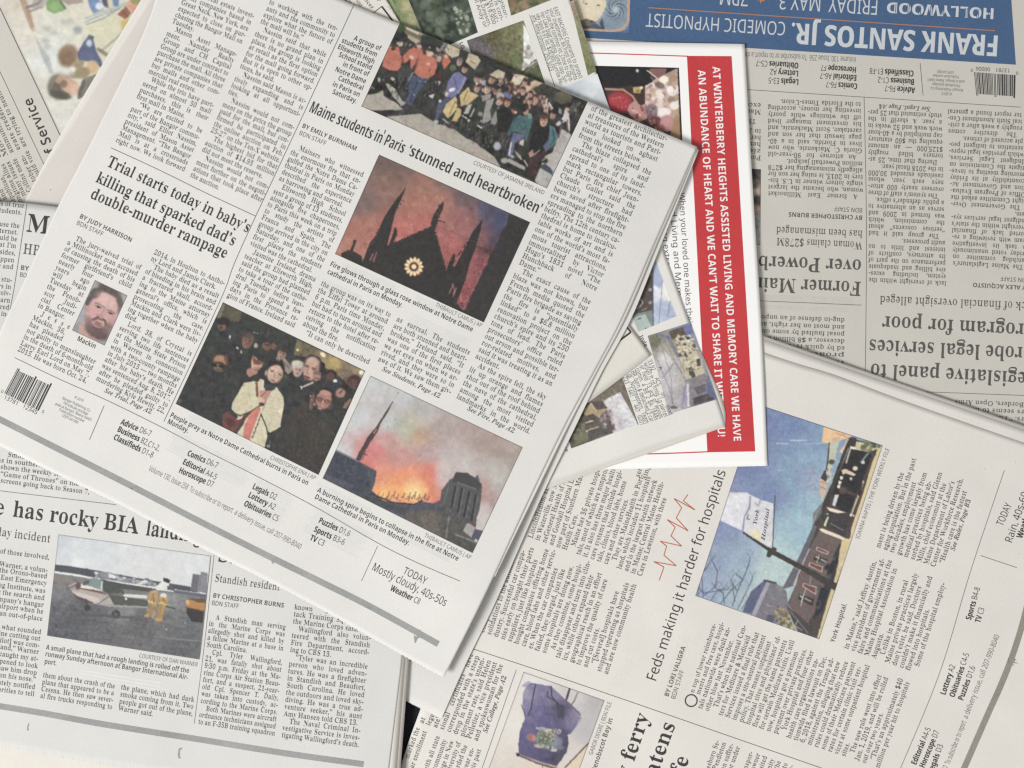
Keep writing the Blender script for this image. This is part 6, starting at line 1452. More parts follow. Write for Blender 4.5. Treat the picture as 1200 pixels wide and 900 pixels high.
Ink(tH, pH, hH).col(""">The jury-waived trial of
a Millinocket man accused
of causing the death of his
former girlfriend’s child
{.49}nearly four
{.48}years ago
{.48}will begin
{.48}Tuesday at
{.48}the Penob-
{.47}scot Judi-
{.48}cial Center
{.46}in Bangor.|
{.50}>J e s s e
{.47}Mackin, 36,
{.48}has pleaded
not guilty to manslaughter
in the death of 6-month-old
Larry Earl Lord on May 7,
2015. He was born Oct. 24,""", (81.4, 278.6), (164, 316), (20, 411), (100.5, 449)).done("article_text", M['ink_soft'])
Ink(tH, pH, hH).col("""2014, in Houlton to Antho-
ny Lord and Jamie Clark.|
>The baby died as a result
of bleeding in his brain and
a fractured skull, accord-
ing to the Maine attorney
general’s office, which is
prosecuting the case.
Mackin and Clark were liv-
ing together when the baby
died.|
>Lord, 38, of Crystal is
serving two life sentences
at the Maine State Prison
in Warren in connection
with a two-county rampage
in July 2015 — two months
after his baby’s death. He
was sentenced Aug. 8, 2017,
after he pleaded guilty to
murdering Kyle Hewitt, 22,""", (179.5, 297.5), (262.5, 334.6), (111.8, 445), (192, 485)).done("article_text", M['ink_soft'])
Ink(tH, pH, hH).line("See Trial, Page A2", (121.7, 459.2), (176.7, 485.3), 7.9, 'ital').cut().line("See Students, Page A2", (447, 433.9), (514.9, 466.9), 8.1, 'ital').cut().line("See Fire, Page A2", (547, 480.2), (601.8, 507.8), 8.1, 'ital').done("jump_line", M['ink_soft'])
Ink(tH, pH, hH).line("Maine students in Paris", (361, 130.6), (472, 180), 19.4, 'cond').line("‘stunned and heartbroken’", (476, 181), (632, 251.6), 19.4, 'cond').done("headline", M['ink'])
i = Ink(tH, pH, hH)
for t, a, c in (("A group of", (414, 46.7), (445.3, 59.6)), ("students from", (399.6, 49.6), (441, 67)), ("Ellsworth High", (395, 56.7), (438, 75)), ("School stand", (396.2, 66), (434.9, 82.2)), ("in front of", (401, 77.2), (431.2, 89.8)), ("Notre Dame", (392, 83.2), (428, 98.2)), ("Cathedral", (395.4, 93.4), (424.8, 106.2)), ("in Paris on", (389, 100.6), (420.8, 113.8)), ("Saturday.", (388.8, 109.6), (417.2, 121.4)),
                ("Fire glows through a glass rose window at Notre Dame", (386, 311.2), (553, 389)), ("cathedral in Paris on Monday.", (382.8, 320.4), (470.6, 360.4)),
                ("People pray as Notre Dame Cathedral burns in Paris on", (198.5, 488.2), (360.2, 569)), ("Monday.", (195.4, 495.8), (219.8, 507.6)),
                ("A burning spire begins to collapse in the fire at Notre", (371, 576.2), (536.2, 657.6)), ("Dame Cathedral in Paris on Monday.", (368, 584), (478.8, 639.2)),
                ("Mackin", (89.6, 398.8), (111.2, 408.8))):
    if t[:4] in ("Fire", "Peop", "A bu", "Mack"): i.cut()
    i.line(t, a, c, 8.4, 'semi')
i.done("caption", M['ink'])
i = Ink(tH, pH, hH)
i.line("COURTESY OF JASMINE IRELAND", (554, 192.2), (637, 228.4), 6.9, 'thin').cut().line("THIBAULT CAMUS | AP", (509.6, 358.9), (563.9, 384), 6.9, 'thin').cut().line("CHRISTOPHE ENA | AP", (316, 537.8), (368.9, 562.8), 6.9, 'thin').cut().line("THIBAULT CAMUS | AP", (496.7, 629), (550.9, 655.8), 6.9, 'thin')
i.done("photo_credit", M['ink_grey'])
Ink(tH, pH, hH).col(""">Mainers who witnessed
the enormous fire that en-
gulfed the Notre Dame Ca-
thedral in Paris on Monday
described the experience
as harrowing and surreal.|
>Ellsworth High School
sent a group of 13 students,
alongside five chaperones,
to Paris this week on a trip
to study the artists of
France and Spain. The
group arrived in the city on
Saturday, and one of the
first places the students
visited was the cathedral.|
>Jasmine Ireland, drama
teacher at Ellsworth High,
said the group had planned
to take a tour of the cathe-
dral Tuesday before leav-
ing Paris to spend a few
days in the Provence re-
gion of France. Ireland said""", (342.9, 172.8), (425, 207.5), (265.4, 347.6), (344.6, 384)).done("article_text", M['ink_soft'])
Ink(tH, pH, hH).col("""the group was on its way to
the Eiffel Tower at around
6 p.m. Paris time Monday,
but had to turn around and
return to the hotel after re-
ceiving the notification
about the fire.|
>“It can only be described""", (375.3, 334), (456.8, 371.7), (350.6, 388.8), (432, 427)).done("article_text", M['ink_soft'])
Ink(tH, pH, hH).col("""as surreal. The students
are both stunned and heart-
broken,” Ireland said. “It
was one of the first places
we set eyes on when we ar-
rived, and they were so in
awe of it. We saw them giv-""", (463.8, 375.8), (549.6, 416), (442.2, 422.6), (527.6, 462)).done("article_text", M['ink_soft'])
Ink(tH, pH, hH).col("""of the greatest architectur-
al treasures of the Western
world as tourists and Pari-
sians looked on aghast
from the streets below.|
>The blaze collapsed the
cathedral’s spire and
spread to one of its land-
mark rectangular towers,
but Paris fire chief Jean-
Claude Gallet said the
church’s structure had
been saved after firefight-
ers managed to stop the fire
spreading to the northern
belfry. The 12th century ca-
thedral is home to incalcu-
lable works of art and is
one of the world’s most fa-
mous tourist attractions,
immortalized by Victor
Hugo’s 1831 novel “The
Hunchback of Notre
Dame.”|
>The exact cause of the
blaze was not known, but
French media quoted the
Paris fire brigade as saying
the fire is “potentially
linked” to a $6.8 million
renovation project on the
church’s spire and its 250
tons of lead. The Paris
prosecutors’ office ruled
out arson and possible ter-
ror-related motives, and
said it was treating it as an
accident.|
>As the spire fell, the sky
lit up orange and flames
shot out of the roof behind
the nave of the cathedral,
among the most visited
landmarks in the world.""", (692, 129), (781, 165.5), (534.3, 466.2), (620.2, 508.5)).done("article_text", M['ink_soft'])
i = barcode(tH, pH, hH, (19.5, 433.5), (61, 452.5), (46.5, 482), (5, 461), 8, None)
i.line("0", (.4, 459.6), (3, 461), 5, 'sans').line("13781", (3.6, 467), (20.6, 475.4), 6.6, 'sans').line("12345", (25.6, 477.6), (42.8, 486), 6.6, 'sans').line("5", (48.2, 483.4), (51, 484.8), 5, 'sans')
i.done("barcode", M['ink'])
i = Ink(tH, pH, hH)
for t, a, c in (("© 2019", (86.8, 466.6), (97, 471.4)), ("Bangor Publishing Co.", (72.5, 467.6), (105.8, 483)), ("Periodicals postage", (73.6, 473.2), (102.6, 486.8)), ("paid at Bangor, Maine 04401", (64.2, 474.2), (107, 494)), ("Publication number", (68.6, 481.2), (98.6, 495.2)), ("USPS 041000", (72.4, 488), (91, 496.8))):
    i.line(t, a, c, 4.6, 'sans')
i.done("publisher_note", M['ink_grey'])
i = Ink(tH, pH, hH)
for t, a, c in (("*Advice* D6-7", (140.7, 497), (175.8, 511.8)), ("*Business* B2,C1-2,", (136.7, 505.3), (185.8, 529)), ("*Classifieds* D1-8", (132.2, 514.6), (178.2, 536.8)),
                ("*Comics* D6-7", (218.7, 533.6), (253.9, 549)), ("*Editorial* A4-5", (213.2, 543.6), (252.7, 562.5)), ("*Horoscope* D7", (208.7, 553.6), (248.9, 571.4)),
                ("*Legals* D2", (295, 572.4), (322.7, 586.2)), ("*Lottery* A2", (290, 582.4), (321.2, 597.8)), ("*Obituaries* C5", (285, 592.4), (325.2, 611.4)),
                ("*Puzzles* D1,6", (372.5, 612.4), (408.9, 629)), ("*Sports* B3-6", (367, 622.5), (402.7, 639)), ("*TV* C3", (362.4, 632.5), (378.8, 640.2))):
    if t[:3] in ("*Co", "*Le", "*Pu"): i.cut()
    i.line(t, a, c, 9.8, 'thin')
i.done("index_list", M['ink'])
Ink(tH, pH, hH).line("Volume 130, Issue 258  To subscribe or to report", (173.6, 551.2), (271.5, 601), 9.2, 'thin').line("a delivery issue, call 207-990-8040", (274, 602.4), (351.4, 644), 9.2, 'thin').done("folio_line", M['ink_grey'])
i = Ink(tH, pH, hH)
i.line("TODAY", (471.5, 671.8), (498, 685), 12.2, 'thin').line("Mostly cloudy, 40s-50s", (434.8, 667.6), (521.4, 710.8), 13.4, 'thin').line("*Weather* C8", (456.6, 691.6), (490.8, 708.6), 9.8, 'thin').done("weather_note", M['ink'])
i = Ink(tH, pH, hH)
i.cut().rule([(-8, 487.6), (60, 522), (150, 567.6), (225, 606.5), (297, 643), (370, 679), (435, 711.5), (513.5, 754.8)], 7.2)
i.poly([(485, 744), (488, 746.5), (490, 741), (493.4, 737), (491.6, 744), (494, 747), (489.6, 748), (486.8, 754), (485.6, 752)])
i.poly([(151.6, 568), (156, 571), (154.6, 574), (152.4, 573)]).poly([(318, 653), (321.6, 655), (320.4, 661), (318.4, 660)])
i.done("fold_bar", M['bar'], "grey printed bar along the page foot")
i = Ink(tH, pH, hH, .025)
i.cut().stripes((399, 306), (470, 337), (466, 346), (395, 315), 5, 1).cut().stripes((380, 327), (425, 347), (419, 360), (376, 341), 5, 2).cut().stripes((487, 345), (560, 380), (556, 390), (483, 356), 4, 3)
i.cut().stripes((480, 366), (554, 400), (543, 418), (474, 388), 8, 4).cut().stripes((222, 484), (300, 522), (296, 530), (218, 493), 4, 5).cut().stripes((202, 503), (300, 552), (285, 575), (192, 527), 9, 6)
i.cut().stripes((306, 527), (368, 557), (364, 566), (302, 536), 4, 7).cut().stripes((372, 566), (440, 599), (436, 608), (368, 575), 4, 8).cut().stripes((300, 560), (345, 583), (330, 620), (284, 596), 12, 9)
i.cut().stripes((372, 590), (440, 628), (418, 655), (352, 622), 11, 10).cut().stripes((470, 622), (530, 652), (526, 660), (466, 630), 4, 11).cut().stripes((545, 198), (640, 238), (634, 250), (540, 208), 5, 12).cut().stripes((365, 118), (470, 168), (466, 176), (361, 126), 3, 13)
i.cut().stripes((428, 150), (500, 182), (494, 190), (424, 160), 3, 14)
i.done("show_through", M['show'])
i = Ink(tH, pH, hH, .03)
i.grid((437, 352), (443, 350), (430, 385), (424, 382), 3, 6).done("crease_smudge", M['show'])
i = Ink(tH, pH, hH)
i.poly([(451.2, 152), (452.4, 152.6), (450.8, 157), (449.8, 156.4)])
for x, y in ((588, 588), (733.6, 319), (271.6, 572), (610, 627)): i.cut().poly([(x - .35, y), (x, y - .35), (x + .35, y), (x, y + .35)])
i.done("ink_speck", M['ink_soft'])
# ================================================================ printed photographs and illustrations
K7 = 8.5714
# ---- students in front of the cathedral (top of the topmost newspaper)
p = Pic([(468.4, 27.4), (688.8, 119.0), (640.9, 220.6), (423.4, 124.6)], (50, 52, 49))
TANG = (166, 156, 142)
p.fr(420, 20, K7).noise(9, 60)
p.poly([(390, 60), (480, 60), (640, 150), (700, 200), (620, 270), (560, 240), (430, 130)], (112, 106, 88)).poly([(460, 85), (650, 170), (640, 200), (450, 110)], (196, 184, 156)).poly([(490, 170), (620, 240), (580, 268), (500, 215)], (176, 160, 130))
for k in range(12): p.line([(480 + k * 14, 120 + k * 7), (474 + k * 14, 142 + k * 7)], 6, (92, 80, 58))
p.poly([(640, 180), (860, 260), (830, 340), (620, 290)], (44, 46, 50)).poly([(600, 160), (900, 250), (880, 300), (640, 260)], (56, 62, 52), .6)
p.ell(430, 110, 50, 45, (60, 78, 46), 20).poly([(860, 250), (900, 262), (830, 350), (800, 345)], (110, 118, 112))
# ground
p.poly([(20, 900), (90, 780), (180, 770), (250, 735), (250, 790), (380, 860), (450, 930), (20, 940)], TANG).poly([(270, 670), (300, 668), (370, 720), (450, 860), (430, 890), (340, 790)], (164, 158, 142))
p.fr(500, 90, K7).poly([(-400, 400), (-60, 370), (90, 465), (190, 492), (290, 535), (390, 612), (480, 655), (570, 725), (680, 805), (740, 900), (740, 960), (0, 700), (-400, 560)], TANG)
p.noise(5, 10, [(-400, 380), (740, 900), (740, 960), (-400, 560)])
p.poly([(830, 820), (960, 890), (940, 920), (820, 860)], TANG)
p.fr(590, 110, 8.182).poly([(545, 330), (640, 380), (660, 420), (480, 770), (420, 900), (330, 870), (300, 830), (360, 690), (400, 600), (470, 560), (500, 480)], (172, 166, 160)).poly([(370, 680), (400, 670), (475, 735), (470, 780), (345, 705)], (66, 70, 88))
p.poly([(0, 720), (200, 800), (300, 850), (400, 900), (0, 760)], (150, 142, 132)).poly([(50, 620), (210, 700), (205, 735), (40, 650)], (158, 150, 140)).poly([(105, 540), (165, 590), (180, 640), (140, 610)], (160, 150, 138))
p.fr(420, 20, K7)
# background heads and pale signs
p.poly([(860, 340), (900, 265), (1020, 320), (1010, 390), (940, 410)], (190, 172, 140)).poly([(1075, 450), (1110, 360), (1200, 390), (1230, 440), (1170, 530)], (186, 168, 134)).line([(1130, 440), (1180, 470)], 12, (140, 122, 92))
p.line([(890, 300), (905, 330)], 10, (110, 92, 70))
p.strokes([(100, 560), (300, 560), (900, 640), (1000, 800), (800, 900), (420, 860), (200, 720)], 90, [(30, 32, 34), (66, 68, 70), (88, 84, 82), (52, 56, 68), (120, 118, 114)], 14, 50, 9, 113, 3, .7)
p.scatter([(330, 230), (640, 290), (900, 330), (860, 420), (420, 300)], 40, [(190, 152, 128), (70, 58, 52), (150, 120, 100), (40, 40, 42), (110, 100, 88)], 8, 18, 6, .8, 1.2)
# orange shirts
OR = (200, 100, 78)
p.poly([(300, 290), (350, 300), (410, 300), (420, 370), (440, 400), (500, 330), (560, 305), (640, 330), (655, 370), (600, 400), (560, 380), (470, 460), (430, 450), (425, 500), (390, 540), (310, 535), (240, 495), (250, 420)], OR)
p.poly([(520, 360), (570, 310), (640, 320), (650, 380), (690, 370), (730, 390), (790, 420), (790, 500), (760, 580), (690, 620), (610, 600), (555, 560), (580, 450), (530, 530), (520, 480)], OR)
p.poly([(845, 420), (900, 390), (930, 450), (900, 480), (860, 525), (840, 470)], (206, 92, 70)).line([(590, 420), (585, 480), (560, 545)], 16, (120, 66, 56)).ell(700, 470, 22, 14, (232, 150, 120)).line([(720, 520), (712, 545)], 10, (120, 60, 50)).line([(440, 400), (445, 460)], 14, (120, 60, 52))
p.ell(350, 318, 22, 18, (60, 46, 40)).ell(425, 275, 24, 20, (196, 168, 142)).ell(610, 295, 26, 20, (188, 150, 128)).ell(720, 370, 30, 26, (202, 176, 140)).ell(810, 420, 24, 32, (190, 150, 130)).ell(880, 395, 20, 20, (206, 150, 126)).ell(535, 405, 26, 16, (214, 180, 150), 40)
p.poly([(420, 300), (520, 320), (470, 370), (440, 385)], (70, 60, 54))
p.poly([(780, 560), (850, 520), (830, 620), (740, 620)], (78, 44, 42))
# legs, jeans
p.poly([(530, 580), (680, 620), (650, 700), (600, 760), (530, 890), (470, 860), (510, 760), (500, 720)], (66, 76, 108)).poly([(500, 560), (545, 575), (500, 680), (470, 700)], (60, 68, 92)).line([(545, 560), (500, 640)], 10, (150, 140, 132)).line([(590, 660), (520, 850)], 14, (50, 58, 84))
p.scatter([(200, 560), (840, 620), (820, 800), (150, 780)], 26, [(150, 150, 148), (178, 172, 166), (120, 122, 126)], 4, 11, 3, .8, .5, 30)
p.poly([(330, 600), (370, 620), (350, 640), (325, 620)], (170, 166, 160)).poly([(700, 790), (765, 770), (745, 820)], (196, 192, 186)).poly([(800, 640), (830, 650), (810, 690)], (186, 160, 144)).ell(820, 845, 16, 18, (192, 196, 198)).ell(208, 628, 18, 22, (160, 156, 150)).ell(445, 870, 30, 16, (150, 150, 148), -40)
p.line([(110, 690), (160, 720)], 8, (150, 148, 140)).line([(120, 720), (90, 740)], 10, (120, 118, 110))
# purple coat
PU = (104, 104, 158)
p.poly([(960, 560), (1010, 550), (1070, 600), (1060, 670), (1000, 770), (960, 800), (900, 830), (870, 790), (900, 650)], PU).poly([(1070, 600), (1090, 610), (1010, 770), (990, 760)], (132, 130, 176)).line([(960, 600), (990, 720)], 12, (78, 78, 122)).ell(940, 730, 34, 18, (214, 214, 220), -20).ell(885, 775, 18, 26, (196, 176, 168), 20)
p.poly([(880, 800), (950, 810), (870, 900), (800, 930), (830, 860)], (70, 78, 112))
p.face(1068, 525, 38, 23, (186, 146, 122), (50, 42, 40)).face(1015, 455, 36, 20, (190, 158, 140), (104, 96, 90)).ell(950, 510, 34, 34, (86, 108, 74))
# yellow coats
YE = (206, 178, 110)
p.fr(500, 90, K7)
p.poly([(290, 195), (310, 240), (300, 330), (215, 420), (160, 350), (200, 270)], YE).poly([(310, 310), (350, 330), (340, 390), (305, 445), (250, 445), (280, 380)], (202, 172, 104)).line([(290, 250), (230, 370)], 14, (150, 120, 66)).poly([(330, 190), (420, 100), (440, 150), (490, 170), (520, 190), (440, 260), (400, 285), (340, 250)], YE).line([(410, 140), (370, 240), (390, 260)], 12, (146, 116, 66)).line([(440, 160), (400, 250)], 14, (190, 152, 92)).poly([(340, 250), (400, 230), (390, 280), (340, 300)], (196, 164, 104))
p.face(505, 115, 40, 20, (196, 152, 124), (78, 54, 42)).poly([(415, 280), (455, 270), (420, 370), (370, 370)], (166, 162, 158)).line([(360, 390), (405, 420)], 12, (200, 198, 192)).line([(480, 320), (440, 400)], 12, (190, 188, 186)).ell(425, 440, 16, 14, (200, 198, 196)).line([(165, 425), (215, 465)], 12, (176, 172, 160)).ell(240, 500, 40, 20, (70, 56, 48), 10).ell(320, 280, 14, 40, (90, 58, 46), -20)
p.poly([(110, 260), (180, 250), (150, 350), (110, 430), (80, 440), (100, 350)], (72, 82, 112)).ell(95, 450, 28, 16, (168, 172, 178))
p.strokes([(120, 440), (420, 420), (700, 420), (900, 620), (760, 800), (480, 640), (250, 520)], 120, [(34, 36, 36), (64, 66, 66), (86, 84, 80), (56, 60, 72), (140, 138, 132), (104, 100, 94)], 12, 44, 8, 113, 8, .7)
p.scatter([(520, 20), (760, 0), (1150, 20), (1200, 260), (900, 230), (560, 180)], 110, [(188, 146, 124), (64, 50, 46), (150, 112, 96), (96, 66, 60), (42, 40, 42), (120, 116, 118), (206, 168, 146)], 9, 20, 22, .85, 1.25, 20)
# grey coats, faces
p.face(612, 122, 46, 15, (200, 162, 138), (56, 44, 40)).poly([(545, 190), (600, 180), (650, 170), (640, 220), (560, 250)], (150, 140, 130)).poly([(510, 220), (560, 250), (620, 230), (570, 340), (500, 350)], (58, 62, 56))
p.poly([(600, 240), (680, 210), (660, 280), (635, 340), (650, 430), (600, 460), (560, 440), (580, 330)], (146, 142, 138)).poly([(700, 330), (730, 290), (720, 420), (690, 480), (640, 480), (650, 430)], (134, 130, 128)).ell(740, 195, 42, 40, (168, 150, 140), 20).face(735, 250, 40, 40, (202, 160, 140), (92, 62, 52)).face(812, 262, 40, 20, (196, 138, 116), (84, 44, 36))
p.poly([(700, 330), (780, 300), (850, 340), (870, 400), (830, 560), (720, 560)], (40, 38, 40)).poly([(855, 320), (900, 350), (880, 380), (850, 350)], (178, 84, 80)).ell(895, 358, 14, 14, (206, 160, 140))
p.poly([(510, 480), (560, 510), (550, 522), (505, 492)], (196, 194, 190)).poly([(540, 430), (590, 450), (580, 470), (535, 450)], (140, 138, 134)).ell(540, 375, 26, 24, (132, 128, 124))
# denim and small heads at the back
p.poly([(760, 170), (790, 150), (850, 170), (850, 230), (800, 210)], (84, 102, 150)).face(828, 100, 34, 20, (196, 148, 124), (50, 42, 44))
p.face(500, 25, 34, 15, (192, 152, 132), (54, 46, 44)).face(655, 30, 40, 25, (190, 140, 116), (66, 52, 44)).poly([(555, 30), (590, 40), (590, 90), (550, 80)], (150, 152, 166)).poly([(480, 50), (530, 60), (500, 90)], (200, 190, 184))
p.poly([(840, 70), (880, -30), (990, -10), (930, 90)], (204, 190, 160)).poly([(630, -20), (720, -75), (790, -40), (770, 20), (700, 10)], (190, 174, 142)).line([(770, 0), (720, 80)], 10, (170, 166, 160)).line([(868, -28), (900, 0)], 10, (140, 124, 100))
p.scatter([(860, 100), (1110, 60), (1200, 150), (1220, 300), (1000, 320), (880, 200)], 46, [(196, 148, 124), (92, 56, 50), (178, 128, 108), (60, 48, 46), (120, 62, 60), (214, 176, 150), (70, 66, 80)], 12, 26, 12, .9, 1.2, 20)
p.scatter([(760, 60), (880, 60), (900, 200), (780, 160)], 14, [(170, 120, 104), (84, 52, 46), (60, 66, 96), (46, 44, 46)], 12, 24, 14, .85, 1.2)
for x, y in ((965, 140), (1040, 180), (1095, 215), (1035, 250), (985, 60), (1070, 90)): p.face(x, y, 32, 20, (196, 150, 126), (70, 48, 44))
p.poly([(1040, 60), (1090, 35), (1180, 60), (1120, 90), (1060, 100)], (190, 158, 128)).line([(1060, 60), (1035, 130)], 18, (204, 166, 134)).poly([(1060, 120), (1200, 60), (1330, 140), (1220, 180), (1100, 170)], (56, 58, 50)).poly([(1300, 160), (1420, 130), (1500, 200), (1380, 240)], (104, 92, 70)).poly([(1440, 150), (1650, 240), (1600, 420), (1500, 300)], (42, 44, 40))
p.fr(590, 110, 8.182)
# teal jumper woman
TE = (62, 98, 106)
p.poly([(110, 230), (150, 200), (190, 210), (250, 190), (280, 230), (270, 300), (240, 380), (220, 470), (200, 400), (150, 370), (90, 360), (50, 400), (35, 380), (70, 300)], TE).poly([(225, 180), (270, 190), (275, 230), (240, 240)], (112, 140, 128)).line([(120, 230), (60, 380)], 16, (50, 84, 94)).poly([(95, 370), (150, 380), (210, 400), (170, 440), (110, 470), (95, 560), (60, 600), (35, 590), (60, 480)], (92, 96, 132)).line([(75, 470), (55, 590)], 12, (200, 204, 212)).face(215, 165, 34, 10, (202, 152, 126), (72, 50, 46)).ell(195, 140, 26, 36, (44, 40, 42))
p.poly([(160, 450), (200, 430), (190, 500), (150, 480)], (186, 176, 160)).ell(85, 600, 24, 16, (150, 146, 146), 20).ell(10, 640, 36, 26, (150, 148, 150)).ell(-60, 500, 34, 40, (160, 166, 178))
# dark coat woman with turquoise lining
p.poly([(300, 330), (380, 320), (440, 310), (480, 400), (430, 500), (330, 590), (250, 560), (250, 460)], (38, 38, 42)).poly([(440, 300), (490, 320), (520, 400), (500, 470), (450, 520), (400, 500), (430, 440), (440, 360)], (72, 118, 124)).line([(470, 340), (490, 440), (440, 510)], 14, (48, 72, 92)).poly([(430, 440), (450, 510), (400, 560), (380, 500)], (88, 92, 128)).face(385, 262, 48, 8, (208, 156, 130), (88, 58, 46)).poly([(250, 590), (400, 560), (440, 570), (330, 660), (330, 740), (250, 800), (220, 760), (260, 660)], (66, 44, 48)).poly([(240, 570), (280, 530), (290, 580), (250, 605)], (176, 120, 104)).line([(260, 605), (350, 540)], 10, (150, 140, 136)).ell(230, 790, 30, 18, (60, 40, 40), 30).ell(310, 745, 20, 22, (74, 50, 50)).line([(200, 640), (230, 690)], 12, (190, 184, 174)).ell(400, 640, 26, 26, (46, 44, 52)).line([(370, 640), (430, 600)], 10, (160, 148, 140))
p.face(475, 205, 36, 20, (196, 142, 118), (50, 40, 40)).poly([(590, 150), (630, 190), (640, 340), (630, 370), (600, 260), (520, 310), (500, 290), (570, 220)], (198, 182, 186)).ell(610, 150, 22, 18, (196, 160, 140)).line([(615, 250), (605, 370)], 12, (90, 84, 92)).poly([(530, 130), (560, 150), (560, 200), (530, 180)], (128, 124, 150)).ell(555, 245, 22, 26, (60, 62, 82)).ell(570, 240, 10, 12, (206, 214, 226)).line([(560, 270), (530, 420)], 14, (84, 70, 72))
p.scatter([(650, 60), (800, 80), (700, 260), (640, 200)], 22, [(92, 92, 88), (62, 64, 62), (120, 116, 108)], 6, 14, 5, .7)
p.scatter([(360, 50), (430, 30), (470, 140), (390, 180)], 18, [(196, 150, 128), (132, 82, 74), (180, 164, 158)], 8, 16, 7, .9, 1.4).line([(420, 50), (410, 110)], 12, (214, 196, 184)).line([(440, 90), (470, 140)], 14, (206, 192, 190)).line([(425, 120), (420, 190)], 10, (196, 172, 160))
p.poly([(490, -10), (650, 30), (650, 80), (560, 100), (480, 60)], (92, 86, 66), .8).noise(5, 6).noise(7, 14, mono=False)
p.done(tH, pH, hH, 214, fold=0.029, sat=.66, blur=2, label="colour photograph of a crowd of students, some in orange shirts", border=(70, 66, 60))

# ---- rose window and red sky
p = Pic([(444.2, 181.2), (621.2, 260.4), (567.0, 377.8), (392.6, 297.6)], (140, 90, 84))
p.idw([(446, 186, (98, 88, 86)), (470, 196, (104, 88, 84)), (425, 235, (104, 92, 92)), (455, 225, (126, 96, 88)), (500, 212, (150, 104, 90)), (490, 240, (170, 106, 92)), (515, 235, (168, 108, 96)), (520, 212, (122, 98, 96)), (545, 225, (92, 86, 98)), (575, 242, (80, 80, 104)), (590, 262, (72, 76, 108)), (600, 250, (72, 74, 100)),
       (430, 270, (166, 106, 92)), (405, 290, (172, 114, 98)), (440, 280, (180, 104, 92)), (495, 260, (182, 96, 90)), (470, 275, (186, 96, 90)), (540, 262, (150, 92, 92)), (560, 280, (132, 86, 90)), (530, 285, (170, 88, 88)), (545, 300, (164, 82, 84)), (575, 295, (84, 56, 62)), (570, 305, (140, 76, 82)), (550, 340, (142, 74, 80)), (585, 285, (74, 66, 84))], 3.2)
p.poly([(380, 160), (560, 170), (560, 300), (540, 380), (380, 320)], (186, 116, 98), .18)
p.noise(5, 6).noise(9, 1.3, [(440, 250), (600, 290), (560, 370), (420, 290)], (1, .6, .6))
DK = (50, 49, 48)
p.fr(480, 220, 5.625).poly([(655, 175), (800, 228), (495, 892), (330, 820), (370, 800), (400, 720), (440, 640), (480, 560), (520, 470), (545, 420), (580, 370), (600, 300), (640, 240)], (54, 51, 52)).scatter([(380, 560), (470, 470), (520, 480), (440, 640), (370, 790), (340, 700)], 60, [(190, 92, 92), (110, 58, 60), (160, 76, 80)], 3, 8, 9, .6)
p.fr(300, 225, 4)
p.poly([(702, -20), (690, 15), (668, 62), (652, 100), (640, 150), (615, 250), (650, 238), (700, 215), (760, 190), (815, 166), (830, 110), (862, 60), (880, 44), (876, 80), (850, 130), (838, 185), (856, 250), (875, 310), (890, 372), (915, 340), (932, 352), (958, 300), (985, 250), (1010, 195), (1040, 155), (1060, 134), (1052, 180), (1030, 260), (1000, 340), (985, 400), (975, 430), (940, 520), (975, 560), (1010, 600), (400, 330), (400, 288), (430, 272), (448, 285), (500, 330), (520, 270), (535, 235), (560, 210), (600, 120), (625, 80), (660, 30)], DK)
p.poly([(650, 165), (660, 170), (662, 200), (640, 245), (622, 250), (640, 200)], DK).poly([(925, 290), (935, 292), (930, 330), (905, 370), (890, 372), (905, 330)], DK).poly([(462, 225), (472, 225), (455, 275), (495, 300), (500, 330), (400, 300), (405, 285), (440, 275)], DK)
p.line([(842, 130), (885, 142)], 5, (64, 52, 54)).line([(850, 160), (900, 178), (1040, 240), (1090, 252)], 3, (120, 66, 70), .6).line([(1040, 255), (1085, 275)], 14, (92, 52, 58), .6)
for k in range(14): p.ell(645 + k * 13, 240 - k * 5.6, 4, 4, DK).ell(842 + k * 3.6, 190 + k * 13, 4, 4, DK)
for k in range(12): p.ell(690 - k * 13, 40 + k * 17, 4, 3, DK)
rr = random.Random(5)
for A, B in (((702, -20), (560, 205)), ((650, 238), (815, 166)), ((838, 185), (890, 372)), ((1060, 134), (915, 345)), ((880, 44), (835, 180)), ((862, 60), (820, 165)), ((560, 210), (500, 330)), ((462, 225), (455, 275))):
    L_ = math.hypot(B[0] - A[0], B[1] - A[1])
    for k in range(int(L_ / 7)):
        t = rr.random(); p.ell(A[0] + (B[0] - A[0]) * t + rr.uniform(-4, 4), A[1] + (B[1] - A[1]) * t, rr.uniform(2, 4.5), rr.uniform(2, 5), rr.choice([DK, DK, (60, 54, 54), (96, 62, 62)]))
p.scatter([(640, 250), (815, 170), (890, 370), (940, 430), (980, 560), (520, 340)], 60, [(58, 54, 54), (44, 44, 44), (70, 60, 60)], 3, 9, 3, .5)
p.scatter([(720, -40), (1010, 80), (1000, 200), (860, 180), (700, 150)], 90, [(196, 130, 112), (150, 88, 84), (186, 104, 100), (206, 150, 126)], 2, 6, 13, .35)
for a, c in (((548, 290), (535, 320)), ((565, 285), (550, 325)), ((925, 435), (905, 475)), ((938, 450), (925, 480))): p.line([a, c], 7, (150, 92, 92), .9)
p.line([(920, 430), (932, 470), (925, 490)], 5, (176, 110, 112), .7)
for k in range(13):
    t = k * 2 * math.pi / 13; q = lambda r: (740 + r * math.cos(t), 350 + r * math.sin(t))
    p.ell(*q(33), 13, 8, (222, 176, 120), math.degrees(t)).ell(*q(33), 8, 5, (246, 214, 170), math.degrees(t))
p.ell(740, 350, 15, 15, (120, 84, 52)).ell(740, 350, 11, 11, (246, 214, 178)).ell(765, 383, 6, 4, (196, 70, 60))
p.scatter([(930, 480), (985, 490), (975, 550), (940, 510)], 34, [(206, 110, 112), (110, 54, 60), (150, 70, 76), (60, 50, 52)], 2, 6, 11, .8)
